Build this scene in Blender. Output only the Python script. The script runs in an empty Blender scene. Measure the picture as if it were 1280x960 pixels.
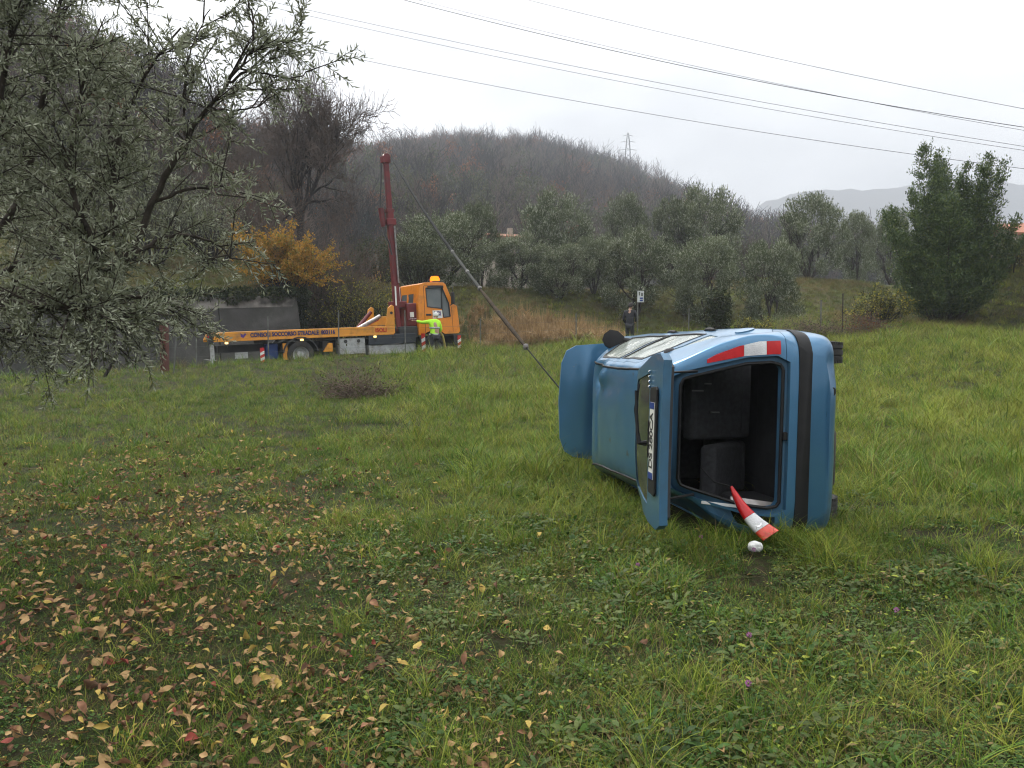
import bpy, bmesh, math, random
import numpy as np
from mathutils import Vector, Matrix, Euler

SC = bpy.context.scene
COL = SC.collection
R_ = math.radians
random.seed(7)
RNG = np.random.default_rng(11)

# ------------------------------------------------------------------ camera
CAM_H, FPX, PITCH = 1.6, 1040.0, math.atan(53 / 1040.0)
cam_d = bpy.data.cameras.new('camera')
cam = bpy.data.objects.new('camera', cam_d)
COL.objects.link(cam)
cam.location = (0, 0, CAM_H)
cam.rotation_euler = (math.pi / 2 - PITCH, 0, 0)
cam_d.sensor_width = 36.0
cam_d.lens = 36.0 * FPX / 1280.0
cam_d.clip_start = 0.05
cam_d.clip_end = 12000
SC.camera = cam

# ------------------------------------------------------------------ sky, sun, exposure
SUN_EL, SUN_AZ = R_(48), R_(-35)          # azimuth measured from +Y towards +X
SKY_OFF = (-2.14, -2.15, -2.25)
world = bpy.data.worlds.new('World')
SC.world = world
world.use_nodes = True
nt = world.node_tree
nt.nodes.clear()
w_out = nt.nodes.new('ShaderNodeOutputWorld')
w_bg = nt.nodes.new('ShaderNodeBackground')
w_bg.inputs['Strength'].default_value = 0.1
w_sky = nt.nodes.new('ShaderNodeTexSky')
w_sky.sky_type = 'NISHITA'
w_sky.sun_disc = False
w_sky.sun_elevation = SUN_EL
w_sky.sun_rotation = SUN_AZ
w_sky.dust_density = 4.0
w_hsv = nt.nodes.new('ShaderNodeHueSaturation')
w_hsv.inputs['Saturation'].default_value = 0.25
nt.links.new(w_sky.outputs['Color'], w_hsv.inputs['Color'])
# a closed layer of cloud: the sky's own light, whitened and broken by soft banks
w_tc = nt.nodes.new('ShaderNodeTexCoord')
w_map = nt.nodes.new('ShaderNodeMapping')
w_map.inputs['Scale'].default_value = (1.0, 1.0, 2.6)
w_map.inputs['Location'].default_value = SKY_OFF
nt.links.new(w_tc.outputs['Generated'], w_map.inputs['Vector'])
w_n = nt.nodes.new('ShaderNodeTexNoise')
w_n.inputs['Scale'].default_value = 1.5
w_n.inputs['Detail'].default_value = 4.0
w_n.inputs['Roughness'].default_value = 0.5
nt.links.new(w_map.outputs['Vector'], w_n.inputs['Vector'])
w_r = nt.nodes.new('ShaderNodeValToRGB')
w_r.color_ramp.elements[0].position = 0.36
w_r.color_ramp.elements[0].color = (0.34, 0.35, 0.365, 1)
w_r.color_ramp.elements[1].position = 0.66
w_r.color_ramp.elements[1].color = (1.15, 1.15, 1.14, 1)
nt.links.new(w_n.outputs['Fac'], w_r.inputs['Fac'])
# brightness of a closed overcast: three times brighter overhead than at the horizon
w_sep = nt.nodes.new('ShaderNodeSeparateXYZ')
nt.links.new(w_tc.outputs['Generated'], w_sep.inputs['Vector'])
w_mr = nt.nodes.new('ShaderNodeMapRange')
w_mr.inputs['From Min'].default_value = 0.0
w_mr.inputs['From Max'].default_value = 1.0
w_mr.inputs['To Min'].default_value = 2.6
w_mr.inputs['To Max'].default_value = 18.0
nt.links.new(w_sep.outputs['Z'], w_mr.inputs['Value'])
w_mul = nt.nodes.new('ShaderNodeVectorMath')
w_mul.operation = 'SCALE'
nt.links.new(w_r.outputs['Color'], w_mul.inputs[0])
nt.links.new(w_mr.outputs['Result'], w_mul.inputs['Scale'])
w_mix = nt.nodes.new('ShaderNodeMixRGB')
w_mix.inputs['Fac'].default_value = 0.88
nt.links.new(w_hsv.outputs['Color'], w_mix.inputs['Color1'])
nt.links.new(w_mul.outputs['Vector'], w_mix.inputs['Color2'])
nt.links.new(w_mix.outputs['Color'], w_bg.inputs['Color'])
nt.links.new(w_bg.outputs['Background'], w_out.inputs['Surface'])

sun_d = bpy.data.lights.new('sun', 'SUN')
sun_d.energy = 1.5
sun_d.angle = R_(18)
sun_d.color = (1.0, 0.96, 0.9)
sun = bpy.data.objects.new('sun', sun_d)
COL.objects.link(sun)
sdir = Vector((math.sin(SUN_AZ) * math.cos(SUN_EL), math.cos(SUN_AZ) * math.cos(SUN_EL), math.sin(SUN_EL)))
sun.rotation_euler = sdir.to_track_quat('Z', 'Y').to_euler()
sun.location = (-30, 30, 60)

SC.view_settings.view_transform = 'Standard'
SC.view_settings.look = 'None'
SC.view_settings.gamma = 1.0
SC.view_settings.use_curve_mapping = False
SC.view_settings.exposure = 1.55
SC.cycles.use_denoising = True
SC.cycles.filter_width = 1.15
SC.cycles.max_bounces = 8
SC.cycles.diffuse_bounces = 2
SC.cycles.glossy_bounces = 3
SC.cycles.transmission_bounces = 6
SC.cycles.volume_bounces = 1
SC.cycles.transparent_max_bounces = 8
SC.cycles.volume_step_rate = 1.0

# ------------------------------------------------------------------ helpers
def px(x, y, Y):
    """the point of the place that lies Y metres ahead on the sight line through picture point (x, y)"""
    c, s = math.cos(PITCH), math.sin(PITCH)
    a, b = (x - 640) / FPX, -(y - 480) / FPX
    d = Vector((a, c + b * s, -s + b * c))
    return Vector((0, 0, CAM_H)) + d * (Y / d.y)

def to_px(p):
    c, s = math.cos(PITCH), math.sin(PITCH)
    z = p[2] - CAM_H
    dep = p[1] * c - z * s
    up = p[1] * s + z * c
    return 640 + FPX * p[0] / dep, 480 - FPX * up / dep

def tag(o, label=None, cat=None, group=None, kind=None):
    if label: o['label'] = label
    if cat: o['category'] = cat
    if group: o['group'] = group
    if kind: o['kind'] = kind
    return o

def link_obj(name, data, parent=None):
    o = bpy.data.objects.new(name, data)
    COL.objects.link(o)
    if parent is not None:
        o.parent = parent
    return o

def empty(name, loc=(0, 0, 0), rz=0.0, parent=None):
    o = link_obj(name, None, parent)
    o.location = loc
    o.rotation_euler = (0, 0, rz)
    o.empty_display_size = 0.2
    return o

def copy_tree(o, parent=None):
    c = o.copy()
    COL.objects.link(c)
    if parent is not None:
        c.parent = parent
        c.matrix_parent_inverse = o.matrix_parent_inverse.copy()
    for ch in [q for q in bpy.data.objects if q.parent == o]:
        copy_tree(ch, c)
    return c

class MB:
    """collects shapes and links them as one mesh object"""
    def __init__(self):
        self.v, self.f, self.m = [], [], []
    def add(self, vs, fs, mi=0):
        b = len(self.v)
        self.v.extend([tuple(p) for p in vs])
        self.f.extend([tuple(i + b for i in f) for f in fs])
        self.m.extend([mi] * len(fs))
        return self
    def box(self, lo, hi, mi=0, M=None, taper=None):
        (x0, y0, z0), (x1, y1, z1) = lo, hi
        vs = [Vector(p) for p in ((x0,y0,z0),(x1,y0,z0),(x1,y1,z0),(x0,y1,z0),(x0,y0,z1),(x1,y0,z1),(x1,y1,z1),(x0,y1,z1))]
        if M is not None: vs = [M @ p for p in vs]
        return self.add(vs, [(0,3,2,1),(4,5,6,7),(0,1,5,4),(1,2,6,5),(2,3,7,6),(3,0,4,7)], mi)
    def tube(self, pts, rad, n=8, mi=0, cap=True):
        pts = [Vector(p) for p in pts]
        if not hasattr(rad, '__len__'): rad = [rad] * len(pts)
        vs, fs = [], []
        ref = None
        for i, p in enumerate(pts):
            t = (pts[min(i + 1, len(pts) - 1)] - pts[max(i - 1, 0)])
            t = t.normalized() if t.length > 1e-9 else Vector((0, 0, 1))
            if ref is None:
                ref = t.orthogonal().normalized()
            else:
                ref = (ref - t * ref.dot(t))
                ref = ref.normalized() if ref.length > 1e-6 else t.orthogonal().normalized()
            q = t.cross(ref)
            for k in range(n):
                a = 2 * math.pi * k / n
                vs.append(p + (ref * math.cos(a) + q * math.sin(a)) * rad[i])
        for i in range(len(pts) - 1):
            for k in range(n):
                a, b = i * n + k, i * n + (k + 1) % n
                fs.append((a, b, b + n, a + n))
        if cap:
            fs.append(tuple(range(n))[::-1])
            fs.append(tuple(range((len(pts) - 1) * n, len(pts) * n)))
        return self.add(vs, fs, mi)
    def prism(self, poly, axis, a, b, mi=0):
        """extrude a polygon along axis 0/1/2 from a to b; poly coordinates fill the other two axes in order"""
        n = len(poly)
        def P(q, c):
            r = list(q); r.insert(axis, c); return r
        vs = [P(q, a) for q in poly] + [P(q, b) for q in poly]
        fs = [tuple(range(n))[::-1], tuple(range(n, 2 * n))] + [(i, (i + 1) % n, n + (i + 1) % n, n + i) for i in range(n)]
        return self.add(vs, fs, mi)
    def lathe(self, prof, n=24, M=None, mi=0, close=False):
        """profile of (radius, height) turned about local z"""
        vs, fs = [], []
        m = len(prof)
        for (r, z) in prof:
            for k in range(n):
                a = 2 * math.pi * k / n
                p = Vector((r * math.cos(a), r * math.sin(a), z))
                vs.append(M @ p if M is not None else p)
        rng = range(m if close else m - 1)
        for i in rng:
            j = (i + 1) % m
            for k in range(n):
                fs.append((i * n + k, i * n + (k + 1) % n, j * n + (k + 1) % n, j * n + k))
        if not close:
            if prof[0][0] > 1e-6: fs.append(tuple(range(n))[::-1])
            if prof[-1][0] > 1e-6: fs.append(tuple(range((m - 1) * n, m * n)))
        return self.add(vs, fs, mi)
    def mesh(self, name, mats, smooth=None, fix=True):
        me = bpy.data.meshes.new(name)
        me.from_pydata(self.v, [], self.f)
        for m in (mats if isinstance(mats, (list, tuple)) else [mats]):
            me.materials.append(m)
        if len(me.polygons):
            me.polygons.foreach_set('material_index', self.m)
        if fix:
            bm = bmesh.new(); bm.from_mesh(me)
            bmesh.ops.recalc_face_normals(bm, faces=bm.faces)
            bm.to_mesh(me); bm.free()
        if smooth is not None:
            me.polygons.foreach_set('use_smooth', [True] * len(me.polygons))
            me.set_sharp_from_angle(angle=R_(smooth))
        me.update()
        return me
    def build(self, name, mats, parent=None, smooth=None, bevel=0.0, fix=True, seg=2):
        o = link_obj(name, self.mesh(name, mats, smooth, fix), parent)
        if bevel:
            b = o.modifiers.new('bevel', 'BEVEL')
            b.width = bevel; b.segments = seg; b.limit_method = 'ANGLE'; b.angle_limit = R_(35)
            b.harden_normals = False
        return o

def np_mesh(name, V, F, mats, smooth=False, mi=None):
    """mesh from numpy arrays; F is (n, 3) or (n, 4)"""
    V = np.asarray(V, dtype=np.float32); F = np.asarray(F, dtype=np.int32)
    me = bpy.data.meshes.new(name)
    me.vertices.add(len(V)); me.vertices.foreach_set('co', V.ravel())
    k = F.shape[1]
    me.loops.add(F.size); me.loops.foreach_set('vertex_index', F.ravel())
    me.polygons.add(len(F))
    me.polygons.foreach_set('loop_start', np.arange(0, F.size, k, dtype=np.int32))
    for m in (mats if isinstance(mats, (list, tuple)) else [mats]): me.materials.append(m)
    if mi is not None: me.polygons.foreach_set('material_index', np.asarray(mi, dtype=np.int32))
    me.update(calc_edges=True)
    me.polygons.foreach_set('use_smooth', np.full(len(F), smooth))
    me.validate()
    return me

# ------------------------------------------------------------------ materials
def _n(t, k, **kw):
    n = t.nodes.new(k)
    for a, b in kw.items(): setattr(n, a, b)
    return n

def mat(name, col, rough=0.6, metal=0.0, col2=None, scale=6.0, detail=6.0, bump=0.0, bscale=60.0, coat=0.0, spec=0.5,
        rand=0.0, translucent=0.0, tcol=None, lo=0.35, hi=0.65, dirt=None, dscale=3.0, dlo=0.5, dhi=0.7, alpha=1.0, trans=0.0, ior=1.45, rough2=None, space='Object'):
    m = bpy.data.materials.new(name)
    m.use_nodes = True
    t = m.node_tree
    t.nodes.clear()
    out = _n(t, 'ShaderNodeOutputMaterial')
    b = _n(t, 'ShaderNodeBsdfPrincipled')
    L = t.links.new
    if space == 'World':
        v = _n(t, 'ShaderNodeNewGeometry').outputs['Position']
    else:
        v = _n(t, 'ShaderNodeTexCoord').outputs['Object']
    if col2 is None: col2 = tuple(c * 0.78 for c in col)
    nz = _n(t, 'ShaderNodeTexNoise')
    nz.inputs['Scale'].default_value = scale; nz.inputs['Detail'].default_value = detail
    L(v, nz.inputs['Vector'])
    rp = _n(t, 'ShaderNodeMapRange')
    rp.inputs['From Min'].default_value = lo; rp.inputs['From Max'].default_value = hi
    L(nz.outputs['Fac'], rp.inputs['Value'])
    mx = _n(t, 'ShaderNodeMixRGB')
    mx.inputs['Color1'].default_value = (*col, 1); mx.inputs['Color2'].default_value = (*col2, 1)
    L(rp.outputs['Result'], mx.inputs['Fac'])
    c = mx.outputs['Color']
    if dirt is not None:
        n2 = _n(t, 'ShaderNodeTexNoise')
        n2.inputs['Scale'].default_value = dscale; n2.inputs['Detail'].default_value = 8; n2.inputs['Roughness'].default_value = 0.65
        L(v, n2.inputs['Vector'])
        r2 = _n(t, 'ShaderNodeMapRange')
        r2.inputs['From Min'].default_value = dlo; r2.inputs['From Max'].default_value = dhi
        L(n2.outputs['Fac'], r2.inputs['Value'])
        m2 = _n(t, 'ShaderNodeMixRGB')
        m2.inputs['Color2'].default_value = (*dirt, 1)
        L(r2.outputs['Result'], m2.inputs['Fac']); L(c, m2.inputs['Color1'])
        c = m2.outputs['Color']
        if rough2 is not None:
            rr = _n(t, 'ShaderNodeMapRange')
            rr.inputs['To Min'].default_value = rough; rr.inputs['To Max'].default_value = rough2
            L(r2.outputs['Result'], rr.inputs['Value'])
            L(rr.outputs['Result'], b.inputs['Roughness'])
    if rand:
        oi = _n(t, 'ShaderNodeObjectInfo')
        hs = _n(t, 'ShaderNodeHueSaturation')
        vr = _n(t, 'ShaderNodeMapRange')
        vr.inputs['To Min'].default_value = 1 - rand; vr.inputs['To Max'].default_value = 1 + rand
        L(oi.outputs['Random'], vr.inputs['Value'])
        L(vr.outputs['Result'], hs.inputs['Value']); L(c, hs.inputs['Color'])
        c = hs.outputs['Color']
    L(c, b.inputs['Base Color'])
    if rough2 is None or dirt is None: b.inputs['Roughness'].default_value = rough
    b.inputs['Metallic'].default_value = metal
    b.inputs['Specular IOR Level'].default_value = spec
    b.inputs['Coat Weight'].default_value = coat
    b.inputs['Coat Roughness'].default_value = 0.06
    b.inputs['Transmission Weight'].default_value = trans
    b.inputs['IOR'].default_value = ior
    b.inputs['Alpha'].default_value = alpha
    if bump:
        bn = _n(t, 'ShaderNodeTexNoise')
        bn.inputs['Scale'].default_value = bscale; bn.inputs['Detail'].default_value = 8
        L(v, bn.inputs['Vector'])
        bp = _n(t, 'ShaderNodeBump')
        bp.inputs['Strength'].default_value = bump; bp.inputs['Distance'].default_value = 0.02
        L(bn.outputs['Fac'], bp.inputs['Height']); L(bp.outputs['Normal'], b.inputs['Normal'])
    if translucent:
        tr = _n(t, 'ShaderNodeBsdfTranslucent')
        if tcol: tr.inputs['Color'].default_value = (*tcol, 1)
        else: L(c, tr.inputs['Color'])
        ms = _n(t, 'ShaderNodeMixShader'); ms.inputs['Fac'].default_value = translucent
        L(b.outputs['BSDF'], ms.inputs[1]); L(tr.outputs['BSDF'], ms.inputs[2]); L(ms.outputs['Shader'], out.inputs['Surface'])
    else:
        L(b.outputs['BSDF'], out.inputs['Surface'])
    return m

def leaf_mat(name, col, col2, tl=0.35, rough=0.6, rand=0.25, scale=0.8, spec=0.18, lo=0.35, hi=0.65):
    """leaf and blade colour: broad patches over the place, small change from piece to piece"""
    m = mat(name, col, rough=rough, col2=col2, scale=scale, detail=4, rand=rand, translucent=tl, spec=spec, lo=lo, hi=hi, space='World')
    t = m.node_tree
    return m

def emit_mat(name, col, strength):
    m = bpy.data.materials.new(name); m.use_nodes = True
    t = m.node_tree; t.nodes.clear()
    o = _n(t, 'ShaderNodeOutputMaterial'); e = _n(t, 'ShaderNodeEmission')
    nz = _n(t, 'ShaderNodeTexNoise'); nz.inputs['Scale'].default_value = 9
    mx = _n(t, 'ShaderNodeMixRGB'); mx.inputs['Color1'].default_value = (*col, 1)
    mx.inputs['Color2'].default_value = (*[c * 0.85 for c in col], 1)
    t.links.new(nz.outputs['Fac'], mx.inputs['Fac']); t.links.new(mx.outputs['Color'], e.inputs['Color'])
    e.inputs['Strength'].default_value = strength
    t.links.new(e.outputs['Emission'], o.inputs['Surface'])
    return m

# ------------------------------------------------------------------ scattering by geometry nodes (uncountable stuff only)
def scatter(name, P, rot, scl, idx, protos, label):
    me = bpy.data.meshes.new(name)
    me.vertices.add(len(P))
    me.vertices.foreach_set('co', np.asarray(P, dtype=np.float32).ravel())
    for nm, ty, arr in (('rot', 'FLOAT_VECTOR', rot), ('scl', 'FLOAT', scl), ('idx', 'INT', idx)):
        at = me.attributes.new(nm, ty, 'POINT')
        at.data.foreach_set('vector' if ty == 'FLOAT_VECTOR' else 'value',
                            np.asarray(arr, dtype=np.int32 if ty == 'INT' else np.float32).ravel())
    me.update()
    pc = bpy.data.collections.new(name + '_pieces')
    for i, p in enumerate(protos):
        pc.objects.link(bpy.data.objects.new('%s_piece_%02d' % (name, i), p))
    for p in protos:
        for m in p.materials:
            if m and m.name not in [q.name for q in me.materials if q]: me.materials.append(m)
    o = link_obj(name, me)
    tag(o, label, None, None, 'stuff')
    g = bpy.data.node_groups.new(name, 'GeometryNodeTree')
    g.interface.new_socket('Geometry', in_out='INPUT', socket_type='NodeSocketGeometry')
    g.interface.new_socket('Geometry', in_out='OUTPUT', socket_type='NodeSocketGeometry')
    gi, go = g.nodes.new('NodeGroupInput'), g.nodes.new('NodeGroupOutput')
    iop = g.nodes.new('GeometryNodeInstanceOnPoints')
    ci = g.nodes.new('GeometryNodeCollectionInfo')
    ci.inputs['Collection'].default_value = pc
    ci.inputs['Separate Children'].default_value = True
    ci.inputs['Reset Children'].default_value = True
    def na(nm, ty):
        n = g.nodes.new('GeometryNodeInputNamedAttribute'); n.data_type = ty
        n.inputs['Name'].default_value = nm
        return n.outputs['Attribute']
    e2r = g.nodes.new('FunctionNodeEulerToRotation')
    g.links.new(na('rot', 'FLOAT_VECTOR'), e2r.inputs[0])
    g.links.new(gi.outputs[0], iop.inputs['Points'])
    g.links.new(ci.outputs[0], iop.inputs['Instance'])
    iop.inputs['Pick Instance'].default_value = True
    g.links.new(na('idx', 'INT'), iop.inputs['Instance Index'])
    g.links.new(e2r.outputs[0], iop.inputs['Rotation'])
    g.links.new(na('scl', 'FLOAT'), iop.inputs['Scale'])
    g.links.new(iop.outputs['Instances'], go.inputs[0])
    md = o.modifiers.new('scatter', 'NODES'); md.node_group = g
    return o

def smooth(a, lo, hi):
    t = np.clip((np.asarray(a, dtype=float) - lo) / (hi - lo), 0, 1)
    return t * t * (3 - 2 * t)

def vnoise(x, y, seed=0):
    """cheap smooth value noise on arrays"""
    x = np.asarray(x, dtype=float); y = np.asarray(y, dtype=float)
    xi, yi = np.floor(x), np.floor(y)
    fx, fy = x - xi, y - yi
    fx = fx * fx * (3 - 2 * fx); fy = fy * fy * (3 - 2 * fy)
    def h(a, b):
        q = np.sin(a * 127.1 + b * 311.7 + seed * 74.7) * 43758.5453
        return q - np.floor(q)
    return (h(xi, yi) * (1 - fx) + h(xi + 1, yi) * fx) * (1 - fy) + (h(xi, yi + 1) * (1 - fx) + h(xi + 1, yi + 1) * fx) * fy

# ------------------------------------------------------------------ lie of the land
RU, RN, RP = (0.88, 0.475), (-0.475, 0.88), (-9.4, 26.0)      # road: direction, normal, a point on its near edge
def road_st(X, Y):
    return (X - RP[0]) * RU[0] + (Y - RP[1]) * RU[1], (X - RP[0]) * RN[0] + (Y - RP[1]) * RN[1]
def road_xy(s, t):
    return RP[0] + s * RU[0] + t * RN[0], RP[1] + s * RU[1] + t * RN[1]
def road_z(s):
    s = np.asarray(s, dtype=float)
    return 0.55 + 0.045 * np.clip(s, -45, 30) + 0.02 * np.clip(s - 30, 0, 100)
_ea = (np.array([-400, -100, 0, 100, 200, 300, 400, 480, 560, 640, 700, 760, 830, 880, 930, 1000, 1100, 1280, 1500, 2200]) - 640) / FPX
_ev = np.array([.36, .34, .315, .262, .222, .196, .184, .188, .202, .201, .193, .178, .148, .124, .098, .075, .055, .05, .05, .04])
_ed = np.array([230, 230, 235, 240, 260, 300, 360, 390, 400, 400, 400, 400, 390, 370, 350, 330, 330, 330, 330, 330])
WALL_S = 4.4
def height(X, Y):
    X = np.asarray(X, dtype=float); Y = np.asarray(Y, dtype=float)
    s, t = road_st(X, Y)
    zr = road_z(s)
    # meadow, rising to a low crest beside the road
    S = np.interp(t, [-27.5, -25, -22, -16, -10, -1.2], [0, .045, .145, .30, .50, 1.0])
    fld = (zr + 0.33) * S * np.where(t < -1.2, 1, 1)
    fld = fld + 0.75 * smooth(X, 4, 17) * smooth(Y, 9, 26)
    fld = fld + 0.05 * (vnoise(X * .35, Y * .35, 1) - .5) * smooth(Y, 3, 9) + 0.035 * (vnoise(X * 1.3, Y * 1.3, 2) - .5)
    z = fld + (zr - fld) * smooth(t, -1.1, -0.25)
    # bank on the right, under the house
    z = z + 2.4 * smooth(X, 16.5, 23) * smooth(Y, 30.5, 38)
    # bank beyond the road
    ter = 4.5 + 0.035 * np.clip(t - 14, 0, 80) + 0.4 * (vnoise(X * .12, Y * .12, 3) - .5)
    right = smooth(s, 26, 40)
    bank0, bank1 = 6.0 - 5.0 * right, 14.0
    z5 = z
    fb = smooth(t, bank0, bank1)
    zb = zr + (np.maximum(ter + 1.2 * right, zr + 2.0) - zr) * fb
    left = 1 - smooth(s, WALL_S + 1.0, WALL_S + 7.5)
    lt = zr + 2.7 + 0.34 * np.clip(t - 7.5, 0, 15) + 0.22 * np.clip(t - 22.5, 0, 60)
    zl = np.where(t > 7.45, lt, zr)
    z = np.where(t > 5.5, np.maximum(zb, np.where(right > 0, z5, zb)) * (1 - left) + np.where(s < WALL_S, zl, np.minimum(zl, zr + (lt - zr) * smooth(t, 7.0, 15))) * left, z)
    # wooded hills
    a = X / np.maximum(Y, 1.0)
    el = np.interp(a, _ea, _ev); D = np.interp(a, _ea, _ed)
    Y0 = np.interp(a, [-.6, -.15, 0.1], [45, 75, 120])
    top = CAM_H + D * el
    g = np.clip((Y - Y0) / (D - Y0), 0, 1)
    g = 0.55 * g + 0.45 * smooth(g, 0, 1)
    hill = z + (top - z) * g + (vnoise(X * .02, Y * .02, 5) - .5) * 12 * g * (1 - g)
    hill = np.where(Y > D, top - 0.12 * (Y - D), hill)
    return np.where(Y > Y0, hill, z)
def gz(x, y): return float(height(np.array([x]), np.array([y]))[0])
# ================================================================== SETTING
M_soil = mat('soil_and_moss', (0.017, 0.027, 0.007), rough=0.95, col2=(0.022, 0.017, 0.010), scale=22, detail=12, bump=1.0, bscale=45, spec=0.1, space='World',
             dirt=(0.036, 0.027, 0.016), dscale=2.5, dlo=.5, dhi=.72)
M_bank = mat('bank_turf', (0.055, 0.066, 0.020), rough=0.95, col2=(0.060, 0.048, 0.024), scale=0.9, detail=10, bump=1.0, bscale=5, spec=0.1, space='World')
M_floor = mat('forest_floor', (0.055, 0.042, 0.030), rough=0.95, col2=(0.035, 0.034, 0.022), scale=0.07, detail=10, bump=0.6, bscale=2, spec=0.05, space='World')
M_asph = mat('asphalt', (0.05, 0.05, 0.052), rough=0.85, col2=(0.065, 0.064, 0.062), scale=3, bump=0.4, bscale=80, space='World')

def build_ground():
    front = np.concatenate([np.linspace(-180, -46, 28)[:-1], np.linspace(-46, 46, 300), np.linspace(46, 180, 28)[1:]])
    front = front[:-1]
    rad = np.unique(np.concatenate([np.geomspace(0.5, 20, 90), np.linspace(20, 58, 130), np.geomspace(58, 700, 70), np.geomspace(700, 1650, 8)]))
    A, Rr = np.meshgrid(np.radians(front), rad)
    X, Y = Rr * np.sin(A), Rr * np.cos(A)
    Z = height(X, Y)
    na, nr = len(front), len(rad)
    V = np.stack([X, Y, Z], -1).reshape(-1, 3)
    V = np.vstack([V, [[0, 0, float(gz(0, 0))]]])
    i = np.arange(nr - 1)[:, None]; j = np.arange(na)[None, :]; j2 = (j + 1) % na
    Q = np.stack([i * na + j + 0 * j2, i * na + j2, (i + 1) * na + j2, (i + 1) * na + j], -1).reshape(-1, 4)
    c = V[Q].mean(1)
    s, t = road_st(c[:, 0], c[:, 1])
    mi = np.where(c[:, 1] > 75, 2, np.where(t > -0.8, 1, 0))
    ctr = len(V) - 1
    k = np.arange(na)
    T = np.stack([np.full(na, ctr), (k + 1) % na, k, k], -1)[:, :4]
    me = np_mesh('ground', V, np.vstack([Q[:, ::-1]]), [M_soil, M_bank, M_floor], smooth=True, mi=mi)
    bm = bmesh.new(); bm.from_mesh(me)
    ring = [e for e in bm.edges if e.is_boundary and e.calc_length() < 0.4 and all(v.co.xy.length < 0.6 for v in e.verts)]
    bmesh.ops.contextual_create(bm, geom=ring)
    bmesh.ops.recalc_face_normals(bm, faces=bm.faces)
    up = sum(f.normal.z for f in bm.faces)
    if up < 0: bmesh.ops.reverse_faces(bm, faces=bm.faces)
    bm.to_mesh(me); bm.free()
    o = link_obj('ground', me)
    tag(o, 'rough green meadow rising to a road bank and wooded hills', None, None, 'structure')
build_ground()

def build_road():
    S = np.linspace(-40, 60, 101); T = np.linspace(-0.15, 5.6, 9)
    Sg, Tg = np.meshgrid(S, T)
    X, Y = road_xy(Sg, Tg)
    Z = road_z(Sg) + 0.05 - 0.015 * np.abs(Tg - 2.7)
    V = np.stack([X, Y, Z], -1).reshape(-1, 3)
    n = len(S)
    i = np.arange(len(T) - 1)[:, None]; j = np.arange(n - 1)[None, :]
    Q = np.stack([i * n + j, i * n + j + 1, (i + 1) * n + j + 1, (i + 1) * n + j], -1).reshape(-1, 4)
    o = link_obj('road', np_mesh('road', V, Q, M_asph, smooth=True))
    tag(o, 'narrow asphalt lane behind the meadow crest', None, None, 'structure')
build_road()

# distant mountain flank on the right
def build_mountain():
    pxs = np.linspace(820, 1700, 60)
    ridge = np.interp(pxs, [820, 880, 930, 980, 1040, 1100, 1180, 1280, 1400, 1700], [318, 292, 262, 247, 240, 236, 233, 230, 230, 230])
    ridge = ridge + 9 * (vnoise(pxs * .03, pxs * 0, 9) - .5) + 5 * (vnoise(pxs * .11, pxs * 0, 8) - .5)
    V = []
    nk = 14
    for x, y in zip(pxs, ridge):
        a = (x - 640) / FPX; el = (427 - y) / FPX
        for k in range(nk):
            f = k / (nk - 1)
            D = 1250 + 350 * f
            z = -5 + (CAM_H + 1600 * el + 5) * f ** 0.85 + 25 * (vnoise(x * .02 + f * 3, f * 9, 4) - .5) * f * (1 - f) * 4
            V.append((a * D, D, z))
    Q = [(i * nk + k, (i + 1) * nk + k, (i + 1) * nk + k + 1, i * nk + k + 1) for i in range(len(pxs) - 1) for k in range(nk - 1)]
    o = link_obj('mountain', np_mesh('mountain', V, Q, M_floor, smooth=True))
    tag(o, 'blue-grey mountain flank fading into low cloud', None, None, 'structure')
build_mountain()

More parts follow.
